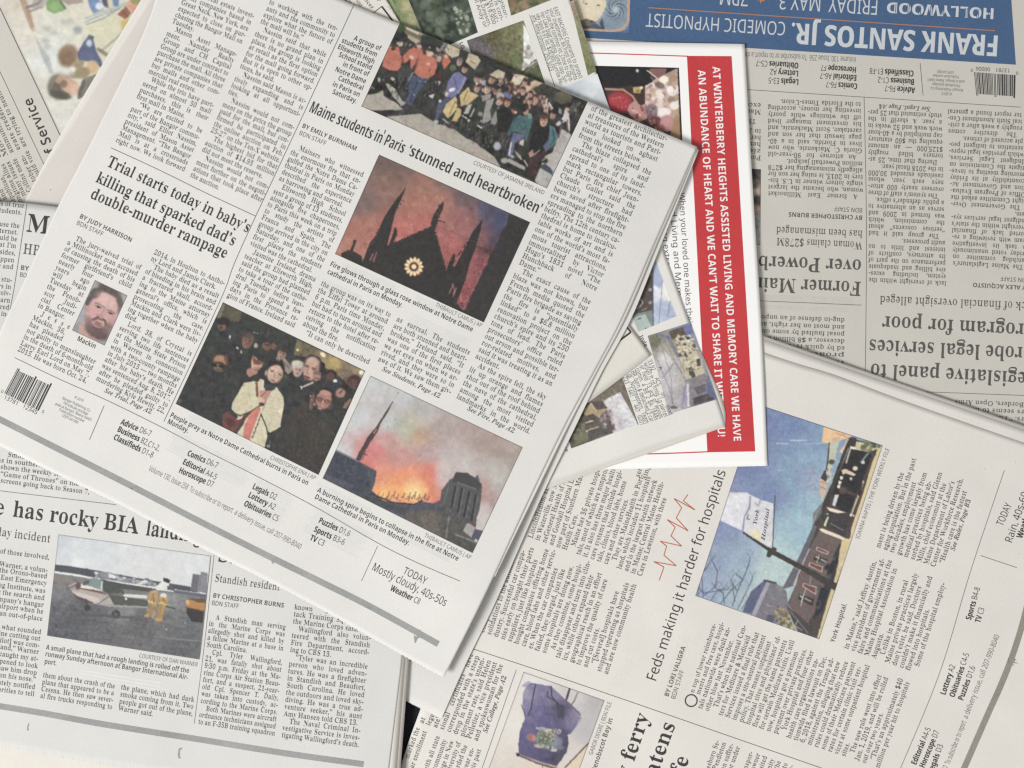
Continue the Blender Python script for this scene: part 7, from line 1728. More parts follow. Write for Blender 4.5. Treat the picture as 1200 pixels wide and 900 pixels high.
p.noise(3, 6)
p.done(tH, pH, hH, 220, sat=.78, label="colour photograph of a dark cathedral gable with a glowing rose window against red sky", border=(70, 62, 60))

# ---- people praying at night
p = Pic([(261.2, 354.2), (428.0, 434.6), (373.2, 556.6), (205.8, 473.2)], (54, 56, 56))
p.fr(200, 350, K7).noise(4, 40)
p.poly([(480, 30), (560, 60), (500, 200), (460, 190)], (112, 112, 92)).poly([(550, 55), (720, 130), (690, 230), (590, 220), (500, 190)], (84, 80, 62)).ell(640, 160, 70, 60, (96, 90, 66), 20, .7, .8).poly([(720, 130), (1240, 380), (1260, 460), (1000, 420), (860, 330), (720, 260)], (58, 62, 56)).line([(990, 300), (975, 370)], 26, (74, 76, 70), .7)
p.fr(300, 380, K7)
p.poly([(410, 150), (1100, 470), (1000, 650), (930, 620), (880, 560), (760, 460), (690, 440), (640, 330), (560, 300), (480, 330), (380, 300)], (122, 108, 78)).idw([(450, 200, (118, 106, 70)), (560, 230, (104, 94, 72)), (670, 330, (150, 128, 88)), (790, 400, (176, 150, 88)), (900, 470, (126, 104, 84)), (1040, 480, (160, 140, 104)), (920, 580, (110, 90, 78)), (420, 290, (98, 90, 64))], 3, [(415, 155), (1098, 472), (1000, 650), (930, 620), (880, 560), (760, 460), (690, 440), (640, 330), (560, 300), (480, 330), (390, 290)])
p.noise(7, 26, [(410, 150), (1100, 470), (930, 620), (380, 300)]).ell(672, 305, 30, 20, (244, 226, 176), 40).ell(418, 258, 14, 14, (220, 200, 130)).ell(1058, 485, 24, 22, (246, 238, 200)).ell(800, 385, 50, 36, (196, 168, 100), 20, .7, .6)
p.fr(200, 350, K7)
p.ell(530, 240, 62, 56, (42, 42, 44)).ell(515, 280, 40, 44, (122, 84, 74), 20).ell(520, 240, 50, 24, (44, 42, 44)).ell(505, 290, 16, 14, (74, 54, 50))
p.ell(595, 385, 8, 16, (206, 210, 212), 20)
p.face(770, 430, 66, 20, (142, 96, 76), (92, 74, 64), (66, 46, 40), None, .4).poly([(700, 520), (715, 520), (722, 556), (700, 545)], (190, 170, 150)).ell(670, 495, 14, 8, (196, 198, 196), 40).ell(855, 470, 20, 24, (178, 174, 168), 10, .85).ell(840, 340, 16, 10, (120, 122, 118)).ell(870, 350, 12, 8, (150, 150, 146))
p.ell(500, 625, 70, 58, (168, 116, 84), 20).ell(490, 670, 66, 36, (62, 48, 42), 15).ell(475, 690, 40, 40, (150, 118, 98), 10, .7).ell(440, 668, 26, 14, (40, 36, 36), 15).ell(510, 682, 30, 14, (40, 36, 36), 20).ell(490, 722, 40, 16, (92, 78, 70), 10).ell(560, 610, 22, 50, (104, 66, 54), -10, .8)
p.ell(960, 430, 70, 34, (50, 50, 52)).ell(965, 480, 44, 40, (118, 80, 66), 20).ell(1035, 480, 28, 34, (112, 78, 64), 10).ell(970, 465, 30, 8, (56, 44, 42), 15)
p.poly([(805, 630), (825, 570), (870, 600), (880, 640), (930, 650), (910, 690), (880, 710), (870, 750), (790, 790), (755, 750), (770, 710), (810, 690)], (176, 122, 102)).poly([(820, 575), (860, 610), (940, 640), (900, 660), (840, 660)], (120, 70, 62)).line([(820, 680), (915, 678)], 14, (206, 156, 134)).line([(815, 640), (825, 690)], 10, (214, 166, 144)).line([(840, 720), (900, 715)], 8, (130, 84, 72))
p.face(1115, 560, 56, 20, (168, 128, 108), (70, 58, 54)).poly([(1060, 590), (1150, 600), (1200, 660), (1230, 720), (1180, 760), (1120, 700), (1050, 640)], (150, 130, 118)).line([(1120, 620), (1190, 700)], 10, (104, 86, 80))
# woman in the beige jacket
p.ell(1055, 690, 92, 76, (46, 42, 44), 35).ell(1120, 680, 22, 70, (44, 40, 42), -10)
p.ell(1048, 755, 76, 92, (204, 166, 142), 24, soft=.12).ell(1030, 725, 46, 34, (210, 176, 152), 24, .7, .6).ell(958, 745, 12, 28, (190, 146, 122), 10).ell(1095, 790, 26, 60, (172, 132, 112), 24, .6, .5)
p.ell(1020, 728, 19, 7, (70, 54, 48), 28, .8, .5).ell(1098, 760, 19, 7, (70, 54, 48), 24, .8, .5).line([(990, 705), (1045, 722)], 5, (110, 84, 72), .7).line([(1075, 738), (1120, 752)], 5, (110, 84, 72), .7).line([(1050, 740), (1035, 790), (1055, 800)], 7, (160, 116, 98)).ell(1030, 822, 28, 9, (150, 88, 82), 28)
p.fr(200, 430, K7)
JK = (206, 196, 160)
p.poly([(735, 160), (830, 145), (880, 150), (900, 120), (940, 130), (935, 200), (960, 240), (1040, 230), (1060, 195), (1085, 230), (1130, 300), (1140, 370), (1100, 600), (1000, 660), (965, 640), (970, 700), (940, 810), (800, 750), (660, 680), (740, 560), (660, 530), (680, 500), (610, 420), (620, 360), (680, 260)], JK)
for k in range(9): p.line([(690 - k * 8, 250 + k * 26), (860 - k * 6, 270 + k * 24)], 5, (176, 162, 122), .6).line([(1000 - k * 2, 300 + k * 36), (1130 - k * 7, 330 + k * 34)], 5, (176, 162, 122), .6)
p.line([(780, 190), (800, 330)], 5, (160, 146, 110), .6)
p.poly([(945, 170), (1050, 185), (1055, 215), (1000, 250), (945, 235)], (60, 66, 66)).poly([(850, 155), (875, 155), (885, 300), (855, 300)], (134, 76, 60)).poly([(890, 240), (960, 240), (1015, 240), (970, 330), (940, 400), (890, 330)], (188, 130, 112)).line([(960, 250), (900, 300)], 12, (150, 92, 80)).ell(905, 330, 40, 26, (206, 176, 150), 30).ell(915, 375, 26, 18, (70, 52, 48), 10)
p.line([(610, 455), (700, 490), (800, 450), (895, 390)], 14, (70, 58, 50)).line([(905, 470), (960, 600), (975, 680)], 12, (62, 56, 50)).poly([(880, 400), (905, 420), (860, 540), (790, 740), (725, 710), (740, 600), (800, 460)], (208, 110, 96)).line([(910, 470), (820, 720)], 7, (80, 70, 58)).poly([(740, 480), (810, 450), (760, 520), (700, 600), (650, 660), (600, 650), (660, 560)], (96, 56, 56)).poly([(520, 480), (570, 440), (620, 490), (700, 540), (650, 640), (600, 650), (520, 590)], (112, 60, 58)).ell(600, 560, 50, 36, (92, 46, 48), 40).poly([(655, 525), (740, 480), (710, 520), (680, 530)], (206, 200, 176)).line([(960, 330), (925, 440)], 6, (150, 130, 100))
for k in range(6): p.ell(905 - k * 17, 490 + k * 42, 7, 7, (60, 54, 46))
p.ell(980, 795, 16, 16, (120, 118, 116)).line([(1000, 740), (985, 800)], 4, (130, 128, 126)).ell(85, 350, 18, 30, (86, 84, 74), 30)
# tall man, pale haired woman, man with glasses and others
p.fr(300, 380, K7)
p.ell(425, 420, 72, 56, (190, 180, 160), 20).face(420, 465, 62, 15, (196, 154, 140), None, (88, 66, 60)).ell(425, 402, 66, 32, (196, 188, 168), 15)
p.poly([(650, 370), (690, 390), (700, 480), (640, 540), (620, 480)], (44, 42, 44)).ell(560, 420, 84, 104, (92, 74, 66), 15).ell(552, 450, 74, 118, (192, 148, 130), 14, soft=.12).ell(568, 380, 66, 50, (206, 164, 144), 14, .8).ell(610, 470, 26, 80, (150, 110, 96), 14, .6, .5)
p.ell(508, 425, 22, 7, (84, 62, 56), 16, .8, .5).ell(578, 455, 22, 7, (84, 62, 56), 16, .8, .5).line([(485, 405), (530, 418)], 7, (92, 66, 58)).line([(560, 435), (610, 450)], 7, (92, 66, 58)).line([(535, 430), (512, 490), (530, 500)], 8, (152, 108, 94)).ell(510, 530, 40, 12, (104, 72, 66), 20).ell(510, 553, 26, 8, (80, 56, 54), 16).ell(530, 565, 50, 18, (128, 94, 84), 20, .6)
p.poly([(480, 560), (560, 570), (570, 590), (470, 640)], (56, 54, 54)).poly([(440, 620), (470, 630), (460, 660)], (216, 206, 190)).line([(470, 630), (570, 585)], 16, (196, 182, 160)).ell(610, 520, 40, 50, (176, 122, 100), 10).ell(615, 490, 44, 20, (120, 96, 80), 10).line([(590, 540), (640, 545)], 8, (88, 58, 52))
p.ell(755, 505, 54, 50, (52, 42, 42), 10).ell(748, 525, 42, 44, (96, 66, 60), 10).ell(795, 570, 20, 18, (220, 222, 224)).poly([(700, 580), (800, 580), (900, 620), (880, 660), (720, 640)], (52, 56, 62)).ell(990, 570, 70, 64, (66, 46, 46)).ell(975, 595, 50, 46, (98, 66, 62)).ell(850, 690, 50, 46, (172, 124, 104), -20).line([(830, 700), (880, 650)], 10, (80, 56, 50)).ell(905, 635, 60, 26, (50, 44, 44), 30).poly([(890, 800), (950, 740), (960, 760), (900, 850), (870, 840)], (150, 106, 92)).ell(560, 790, 22, 70, (150, 96, 84), 10, .7).scatter([(545, 720), (585, 690), (590, 830), (545, 830)], 12, [(190, 150, 132), (110, 70, 62)], 5, 12, 4, .8)
p.ell(690, 700, 90, 70, (50, 44, 44), 15).ell(680, 760, 78, 92, (176, 118, 100), 16, soft=.12).ell(700, 690, 60, 26, (190, 134, 112), 15).line([(605, 730), (680, 760), (750, 775)], 8, (56, 44, 42)).ell(640, 755, 30, 22, (92, 62, 56), 14, .8).ell(712, 775, 28, 22, (92, 62, 56), 14, .8).ell(642, 757, 20, 12, (150, 100, 88), 14).ell(712, 777, 18, 12, (150, 100, 88), 14).line([(678, 760), (660, 815), (678, 820)], 9, (204, 148, 126)).ell(645, 850, 38, 14, (110, 70, 66), 20).ell(640, 845, 20, 6, (214, 180, 160), 20).ell(745, 820, 18, 40, (112, 74, 66), 10, .7)
p.fr(290, 450, K7).poly([(520, 220), (600, 200), (640, 290), (760, 340), (860, 380), (880, 480), (760, 800), (650, 900), (480, 860), (300, 720), (330, 500), (440, 260)], (62, 58, 55)).idw([(550, 420, (66, 60, 56)), (760, 480, (70, 64, 58)), (400, 600, (58, 58, 56))], 2, [(520, 230), (640, 300), (860, 390), (760, 800), (480, 860), (330, 500)], .7)
for k in range(5): p.line([(540 + k * 50, 350 + k * 10), (470 + k * 60, 760)], 12, (54, 51, 49), .5)
p.ell(210, 625, 20, 14, (130, 128, 126)).line([(230, 570), (220, 620)], 5, (120, 118, 116)).noise(4, 8).noise(5, 20, mono=False)
p.done(tH, pH, hH, 222, fold=0.029, sat=.70, label="dark colour photograph of people praying, a woman in a beige jacket among them", border=(70, 66, 62))

# ---- burning spire
p = Pic([(434.2, 440.2), (612.6, 524.2), (553.8, 648.2), (378.0, 560.6)], (180, 170, 168))
p.idw([(440, 450, (198, 199, 200)), (420, 490, (198, 200, 202)), (400, 535, (196, 198, 200)), (470, 465, (192, 194, 196)), (455, 495, (190, 194, 194)), (500, 480, (182, 180, 178)), (480, 505, (184, 180, 158)), (470, 500, (182, 184, 170)), (490, 512, (196, 164, 140)), (455, 515, (196, 152, 146)), (440, 530, (206, 122, 122)), (430, 542, (214, 122, 118)), (470, 535, (196, 142, 138)),
       (520, 500, (172, 158, 156)), (545, 500, (172, 154, 150)), (580, 520, (170, 150, 142)), (600, 530, (172, 158, 148)), (530, 530, (176, 160, 158)), (500, 530, (180, 152, 152)), (550, 545, (186, 174, 170)), (585, 560, (184, 178, 174)), (575, 590, (176, 150, 146)), (565, 615, (196, 190, 186)), (520, 560, (192, 178, 176)), (595, 550, (174, 160, 150)),
       (480, 560, (232, 150, 124)), (505, 555, (214, 128, 118)), (465, 565, (232, 148, 120)), (450, 560, (220, 136, 118)), (510, 575, (206, 120, 112))], 3.2)
p.noise(4, 14).noise(3, 5)
p.fr(300, 450, 4)
p.ell(735, 490, 100, 70, (238, 140, 92), 10, .8, .7).ell(590, 520, 60, 30, (244, 168, 96), 10, .8, .6).ell(740, 495, 52, 46, (252, 214, 130), 0, .9, .6).ell(740, 500, 26, 30, (254, 244, 190), 0, .95, .5).ell(600, 515, 16, 20, (252, 214, 140), 0, .8).ell(820, 440, 50, 60, (222, 116, 104), 0, .6, .8).ell(840, 500, 30, 50, (208, 112, 104), 0, .5, .8)
p.noise(10, 16, [(540, 420), (860, 420), (840, 560), (540, 520)], (1, .8, .5))
p.ell(930, 360, 90, 60, (200, 194, 192), 20, .6, .8).ell(870, 430, 30, 70, (204, 198, 196), 10, .6, .8).ell(1130, 400, 60, 50, (196, 192, 190), 0, .5, .9).ell(1060, 600, 50, 40, (206, 202, 198), 0, .7, .7).ell(1060, 500, 30, 60, (182, 134, 126), 20, .5, .8)
p.ell(700, 480, 150, 60, (236, 156, 104), 20, .55, .8).ell(640, 505, 90, 34, (244, 178, 110), 20, .6, .7).ell(745, 490, 46, 50, (253, 226, 150), 0, .7, .7).ell(760, 430, 60, 50, (232, 140, 110), 0, .5, .9)
RO = (80, 82, 92)
p.poly([(366, 308), (480, 360), (500, 372), (566, 408), (556, 470), (538, 512), (560, 528), (600, 548), (640, 552), (740, 566), (780, 550), (830, 560), (870, 540), (1040, 560), (1020, 800), (940, 770), (310, 446)], RO)
p.poly([(370, 318), (480, 366), (520, 395), (540, 512), (440, 470), (330, 420)], (66, 70, 82)).line([(380, 312), (480, 362)], 7, (128, 130, 138)).poly([(520, 480), (600, 550), (720, 580), (700, 640), (540, 560), (400, 490)], (70, 74, 82))
for k in range(30): p.line([(545 + k * 9, 530 + (k % 5) * 4), (552 + k * 9, 505 + (k * 7 % 11) * 4)], 4, (88, 66, 64), .8)
p.line([(540, 515), (640, 555), (740, 565), (780, 545)], 7, (60, 56, 62)).poly([(700, 600), (830, 590), (900, 620), (880, 720), (830, 710), (700, 640)], (92, 88, 84)).poly([(760, 620), (840, 600), (860, 690), (800, 690)], (104, 96, 90)).poly([(540, 560), (700, 620), (690, 640), (560, 570)], (86, 90, 96))
# tower
p.poly([(868, 500), (885, 480), (905, 450), (925, 438), (935, 415), (990, 415), (1025, 438), (1040, 425), (1050, 460), (1060, 470), (1055, 540), (1045, 600), (1020, 660), (1000, 700), (960, 700), (880, 610), (858, 560), (870, 510)], (86, 86, 88)).poly([(925, 440), (940, 412), (990, 418), (1030, 445), (1055, 470), (1040, 500), (980, 475), (920, 460)], (70, 70, 72))
for x0, y0, x1, y1 in ((935, 480, 915, 580), (965, 490, 945, 600), (1000, 505, 975, 620), (1030, 520, 1010, 640)): p.line([(x0, y0), (x1, y1)], 9, (54, 54, 58)).line([(x0 + 10, y0 + 4), (x1 + 10, y1 + 4)], 7, (100, 98, 98))
p.line([(905, 470), (880, 560)], 8, (100, 100, 98)).line([(945, 462), (1030, 492)], 6, (128, 126, 124), .7)
p.poly([(870, 600), (960, 640), (1000, 690), (940, 770), (860, 720)], (86, 84, 82)).line([(905, 625), (890, 720)], 6, (120, 118, 114)).poly([(970, 690), (990, 650), (1030, 670), (1010, 720)], (168, 162, 158)).line([(1005, 650), (1025, 668)], 6, (130, 60, 54)).poly([(1015, 720), (1030, 680), (1070, 690), (1060, 740)], (82, 82, 104)).poly([(930, 705), (1040, 745), (1030, 795), (900, 735)], (78, 80, 76)).line([(935, 705), (1035, 745)], 7, (130, 130, 126)).poly([(700, 640), (870, 700), (860, 722), (690, 660)], (98, 92, 88))
p.noise(6, 8, [(370, 310), (560, 410), (860, 560), (1040, 560), (1010, 800), (310, 446)])
# spire
p.fr(380, 440, K7).poly([(690, 262), (640, 370), (565, 480), (540, 560), (470, 660), (420, 740), (360, 860), (315, 850), (350, 770), (400, 690), (440, 610), (520, 520), (620, 370)], (84, 66, 66)).line([(690, 262), (600, 400), (530, 510), (420, 670), (325, 845)], 8, (60, 54, 56)).line([(560, 500), (470, 640), (380, 850)], 6, (92, 62, 62)).line([(480, 660), (420, 760)], 10, (222, 132, 128)).line([(520, 540), (500, 580)], 10, (214, 150, 146)).line([(350, 770), (430, 800)], 10, (92, 60, 60)).line([(742, 172), (700, 240)], 3, (150, 146, 146)).ell(742, 174, 6, 6, (100, 96, 98)).ell(712, 440, 16, 16, (160, 160, 160), 0, .7, .6).ell(638, 515, 10, 10, (160, 162, 160), 0, .7, .6).ell(560, 770, 30, 30, (222, 124, 120), 0, .5, .8)
p.noise(4, 10, mono=False)
p.done(tH, pH, hH, 226, sat=.86, fold=0.013, label="colour photograph of a burning cathedral spire and smoke", border=(96, 90, 90))

# ---- portrait of a bearded man
p = Pic([(111.3, 328.2), (149.3, 346.3), (122.5, 405.0), (84.4, 387.0)], (156, 157, 164), res=4)
p.fr(80, 320, 10)
p.poly([(120, 640), (180, 560), (260, 620), (380, 740), (330, 800), (220, 770), (120, 710)], (190, 146, 138)).poly([(40, 660), (130, 560), (120, 720)], (140, 142, 150)).poly([(330, 790), (440, 700), (430, 850), (330, 830)], (150, 148, 156))
p.ell(440, 330, 196, 176, (92, 80, 76), 28, soft=.16).ell(250, 330, 50, 70, (84, 74, 72), 20, .9)
p.ell(390, 470, 178, 250, (204, 152, 146), 24, soft=.10).ell(440, 330, 140, 80, (214, 168, 158), 26, .9, .5).ell(225, 420, 30, 40, (196, 140, 136), 10).ell(300, 480, 60, 60, (212, 150, 150), 0, .7, .7).ell(520, 560, 50, 70, (196, 140, 138), 20, .7, .7)
p.ell(480, 195, 140, 50, (90, 78, 74), 30, .9, .35).ell(320, 240, 66, 60, (94, 82, 80), -30, .9).ell(600, 330, 34, 90, (100, 88, 86), -20, .85, .35).ell(440, 300, 110, 60, (216, 172, 162), 26, .75, .6)
p.ell(340, 690, 150, 80, (96, 72, 70), 28, .92, .3).ell(250, 600, 50, 100, (124, 96, 94), -20, .75, .5).ell(460, 650, 60, 70, (120, 94, 92), 30, .75, .5).ell(345, 590, 70, 50, (190, 142, 138), 25, .9)
p.line([(290, 545), (350, 520), (430, 560), (440, 600)], 34, (116, 84, 80), .85).ell(350, 582, 42, 12, (158, 100, 98), 28).ell(350, 610, 50, 18, (122, 94, 92), 25, .7)
p.ell(355, 395, 38, 13, (104, 80, 80), 25, .85, .5).ell(495, 470, 36, 13, (104, 80, 80), 25, .85, .5).line([(320, 350), (370, 365), (420, 400)], 17, (120, 94, 90), .55).line([(450, 430), (500, 445), (550, 480)], 17, (120, 94, 90), .55).ell(352, 398, 15, 10, (70, 58, 62), 25).ell(492, 472, 15, 10, (70, 58, 62), 25).line([(430, 410), (385, 490), (350, 500)], 18, (178, 126, 122), .8).ell(370, 505, 56, 24, (190, 130, 126), 25, .8).ell(345, 512, 12, 7, (116, 78, 76)).ell(410, 540, 12, 7, (116, 78, 76))
p.noise(4, 16).noise(3, 40, mono=False)
p.done(tH, pH, hH, 222, rough=.3, label="small colour portrait photograph of a bearded man", border=(110, 106, 106), dens=1.8)

# ---- small aeroplane on the apron
p = Pic([(68.4, 626.2), (247.2, 651.2), (233.5, 772.8), (55.0, 745.0)], (196, 202, 208))
p.fr(45, 620, K7)
p.idw([(200, 100, (186, 194, 204)), (600, 150, (198, 204, 208)), (380, 320, (212, 216, 218)), (900, 250, (204, 208, 210)), (1500, 300, (206, 210, 212)), (1100, 420, (206, 208, 208)), (300, 300, (196, 202, 208))], 2.5).noise(3, 60)
p.poly([(160, 355), (300, 370), (580, 415), (880, 470), (1100, 510), (1600, 590), (1600, 640), (160, 430)], (74, 78, 84)).poly([(560, 430), (700, 430), (900, 490), (1180, 540), (1180, 580), (880, 540), (580, 480)], (128, 132, 146))
p.scatter([(560, 430), (1190, 510), (1190, 570), (560, 480)], 34, [(196, 200, 208), (86, 88, 104), (160, 164, 176), (110, 112, 126), (208, 206, 200)], 8, 24, 6, .9, .6, 8)
p.poly([(700, 480), (740, 455), (790, 480), (760, 500)], (214, 216, 218)).poly([(155, 420), (400, 455), (520, 480), (1000, 560), (1400, 640), (1400, 660), (800, 560), (155, 440)], (216, 216, 212))
p.poly([(150, 440), (480, 490), (800, 560), (1000, 590), (1800, 680), (1700, 1300), (60, 1100)], (116, 118, 122)).poly([(150, 480), (420, 520), (440, 545), (150, 510)], (134, 116, 106))
p.idw([(200, 520, (124, 118, 116)), (200, 620, (112, 114, 120)), (150, 800, (92, 93, 100)), (400, 860, (82, 83, 88)), (900, 830, (122, 124, 126)), (1300, 750, (132, 134, 136)), (1000, 930, (92, 90, 92)), (600, 1000, (90, 91, 97)), (1500, 1000, (100, 102, 106)), (1400, 1180, (92, 94, 100)), (300, 1030, (84, 86, 94)), (1300, 900, (106, 106, 108))], 3, [(140, 515), (480, 560), (1800, 690), (1700, 1340), (60, 1130)])
p.noise(6, 22, [(140, 515), (480, 560), (1800, 690), (1700, 1340), (60, 1130)]).fr(45, 620, K7)
for k in range(14): p.line([(110 + k * 30, 690 + k * 34), (1000 + k * 50, 830 + k * 33)], 6, (128, 126, 126) if k % 3 else (84, 82, 84), .25)
p.strokes([(150, 520), (900, 640), (1600, 800), (1500, 1200), (80, 1050)], 90, [(84, 84, 88), (132, 132, 134), (110, 108, 110)], 60, 240, 8, 8, 7, .3)
# aircraft: wing, cabin, nose, tail
p.poly([(620, 500), (830, 545), (1180, 600), (1180, 640), (840, 600), (640, 560)], (76, 78, 74)).poly([(490, 500), (560, 490), (650, 520), (660, 640), (560, 600), (470, 565)], (118, 140, 138)).poly([(640, 520), (840, 600), (820, 640), (700, 650), (650, 620)], (72, 80, 76)).line([(640, 530), (630, 620)], 14, (196, 200, 196))
p.poly([(430, 545), (470, 560), (620, 610), (640, 640), (420, 590)], (212, 212, 206)).poly([(300, 570), (380, 530), (420, 590), (640, 640), (700, 650), (760, 660), (840, 680), (1100, 720), (1100, 775), (800, 770), (560, 750), (450, 700), (350, 640)], (168, 158, 152)).poly([(420, 590), (620, 620), (700, 660), (740, 672), (560, 632), (410, 600)], (118, 78, 76)).poly([(700, 650), (860, 680), (1100, 720), (1100, 775), (760, 765)], (80, 84, 80)).poly([(330, 620), (420, 640), (600, 690), (640, 740), (520, 740), (420, 700)], (196, 182, 174)).poly([(350, 655), (440, 690), (560, 740), (480, 745), (380, 700)], (84, 78, 78)).ell(350, 580, 50, 26, (150, 140, 140), -20).ell(300, 600, 26, 10, (90, 82, 84), -20).line([(350, 490), (400, 550), (280, 610)], 14, (110, 96, 98)).ell(480, 540, 40, 20, (92, 84, 88), -30).ell(400, 570, 26, 40, (92, 78, 80), 10)
p.poly([(830, 600), (860, 650), (1090, 665), (1090, 700), (860, 680)], (206, 206, 202)).poly([(820, 595), (840, 600), (870, 660), (830, 650)], (80, 84, 82)).ell(880, 700, 12, 12, (220, 220, 218)).line([(820, 600), (570, 770)], 9, (92, 90, 88)).line([(480, 720), (490, 790)], 16, (70, 66, 66)).ell(492, 790, 34, 32, (62, 58, 60)).ell(778, 855, 42, 42, (58, 58, 62)).ell(778, 858, 20, 20, (96, 96, 98)).line([(700, 780), (760, 830)], 10, (110, 108, 106)).poly([(560, 750), (1100, 780), (1100, 795), (700, 780)], (150, 148, 144)).poly([(400, 840), (1000, 880), (900, 900), (380, 870)], (76, 76, 80), .7)
# firefighters, truck, tower, hangars
p.fr(130, 640, 6.667)
p.poly([(640, 215), (700, 225), (705, 200), (755, 210), (750, 370), (620, 345)], (122, 122, 132)).poly([(640, 215), (690, 224), (672, 350), (622, 345)], (104, 104, 112))
for k in range(7): p.line([(640 - k * 2, 235 + k * 17), (690 - k * 2, 243 + k * 17)], 4, (84, 84, 94), .8).line([(705, 235 + k * 17), (750, 240 + k * 17)], 4, (150, 150, 158), .8)
p.poly([(340, 320), (400, 275), (460, 290), (440, 340), (380, 330)], (214, 214, 208)).poly([(410, 245), (465, 265), (455, 292), (410, 275)], (62, 58, 62)).poly([(440, 310), (480, 300), (500, 350), (440, 340)], (84, 86, 96)).poly([(480, 340), (760, 380), (740, 400), (500, 365)], (92, 96, 112)).scatter([(210, 275), (340, 280), (330, 320), (200, 300)], 14, [(90, 92, 108), (206, 206, 204), (130, 132, 146)], 8, 20, 15, .9, .6)
FC = (176, 142, 92)
p.ell(335, 365, 34, 22, (196, 156, 92)).poly([(285, 375), (360, 355), (372, 400), (350, 470), (290, 450)], FC).poly([(370, 400), (410, 375), (445, 400), (440, 460), (410, 475), (365, 450)], (190, 146, 80)).ell(410, 385, 26, 18, (216, 210, 200)).line([(295, 430), (350, 445)], 12, (216, 208, 120)).line([(375, 440), (430, 455)], 12, (214, 206, 120)).line([(330, 370), (335, 440)], 8, (150, 112, 60)).line([(405, 400), (425, 450)], 8, (150, 112, 60))
p.poly([(300, 460), (350, 470), (330, 510), (300, 555), (262, 550), (290, 510)], (164, 122, 66)).poly([(360, 470), (425, 475), (400, 580), (350, 575), (370, 520)], (176, 134, 76)).ell(280, 545, 20, 10, (196, 156, 92)).ell(370, 575, 34, 12, (190, 148, 84), 10).poly([(330, 500), (360, 520), (340, 570), (310, 560)], (150, 136, 124)).line([(430, 470), (500, 490)], 12, (80, 78, 80))
p.poly([(590, 415), (740, 440), (735, 510), (600, 480), (585, 450)], (184, 124, 66)).ell(598, 438, 14, 22, (226, 160, 96)).poly([(600, 410), (740, 410), (740, 445), (680, 440)], (98, 78, 62)).poly([(590, 475), (725, 510), (720, 600), (630, 590), (590, 520)], (58, 56, 58)).line([(600, 480), (735, 508)], 8, (130, 84, 40)).line([(340, 710), (720, 745)], 7, (140, 138, 136), .7).ell(436, 652, 5, 5, (220, 220, 220)).ell(580, 600, 5, 4, (200, 200, 200))
p.strokes([(290, 380), (440, 390), (420, 560), (270, 540)], 40, [(140, 108, 66), (206, 176, 118), (120, 92, 60), (190, 156, 100)], 10, 26, 6, 95, 4, .6)
p.noise(3, 8)
p.done(tC, pC, hC, 220, label="colour photograph of a small aeroplane with two firefighters on a runway", border=(120, 120, 122))

# ---- hospital with sign (right newspaper)
p = Pic([(888.0, 473.8), (1034.4, 522.0), (960.0, 749.2), (814.8, 698.2)], (120, 145, 185))
p.idw([(900, 490, (106, 124, 172)), (930, 495, (104, 128, 178)), (960, 510, (116, 144, 182)), (880, 540, (104, 118, 168)), (930, 560, (118, 150, 182)), (900, 580, (108, 126, 172)), (960, 590, (136, 172, 192)), (935, 620, (140, 178, 196)), (850, 620, (118, 134, 176)), (840, 660, (132, 150, 182)), (870, 680, (144, 168, 186)), (825, 690, (140, 160, 190)), (900, 670, (168, 192, 190)), (910, 650, (164, 196, 196)), (955, 550, (130, 166, 194)), (870, 650, (134, 158, 184)), (890, 700, (172, 190, 188))], 2.8)
p.fr(910, 480, 6.4286)
p.noise(3, 10)
p.poly([(355, 130), (580, 200), (420, 250), (340, 250)], (232, 184, 130)).line([(0, 255), (90, 256)], 7, (170, 186, 214)).line([(105, 232), (225, 232)], 9, (170, 188, 216)).line([(200, 258), (390, 252)], 4, (160, 180, 200))
p.poly([(545, 215), (800, 272), (590, 900), (430, 1360), (180, 1200), (330, 800), (420, 600)], (72, 66, 63))
p.line([(450, 180), (560, 215)], 5, (180, 130, 90)).line([(480, 195), (520, 185)], 5, (180, 130, 90))
p.poly([(390, 250), (470, 245), (440, 380), (400, 470), (380, 500)], (184, 186, 160)).line([(398, 252), (385, 400), (370, 470)], 10, (60, 58, 62)).poly([(420, 215), (480, 205), (470, 250), (420, 240)], (196, 168, 138))
p.poly([(530, 220), (480, 360), (420, 510), (350, 690), (400, 640), (500, 400), (570, 230)], (150, 172, 160)).poly([(470, 320), (530, 240), (540, 250), (500, 330)], (224, 186, 150))
p.poly([(560, 205), (605, 215), (600, 260), (540, 290), (470, 470), (430, 600), (400, 700), (300, 900), (270, 900), (350, 700), (420, 540), (500, 320), (530, 250)], (62, 58, 56))
p.poly([(600, 240), (800, 272), (780, 330), (760, 300), (690, 320), (590, 300)], (206, 184, 140)).scatter([(640, 225), (790, 275), (740, 330), (640, 300)], 26, [(96, 106, 80), (62, 66, 58), (130, 124, 96)], 8, 18, 6, .8)
p.poly([(560, 300), (690, 320), (720, 340), (660, 500), (600, 640), (540, 800), (440, 720), (420, 640), (480, 460)], (46, 46, 50)).poly([(555, 275), (600, 285), (590, 300), (555, 295)], (226, 220, 196)).line([(555, 300), (525, 400)], 12, (180, 176, 164))
p.poly([(490, 455), (520, 450), (560, 465), (600, 490), (580, 500), (520, 480), (500, 490)], (212, 184, 160)).ell(592, 443, 20, 16, (214, 196, 168)).ell(650, 395, 16, 14, (200, 206, 206)).line([(640, 390), (690, 330)], 12, (130, 136, 136)).ell(562, 522, 10, 12, (200, 180, 160))
for x, y in ((490, 515), (478, 550), (470, 580)): p.poly([(x - 10, y - 14), (x + 12, y - 10), (x + 6, y + 14), (x - 14, y + 10)], (224, 216, 196))
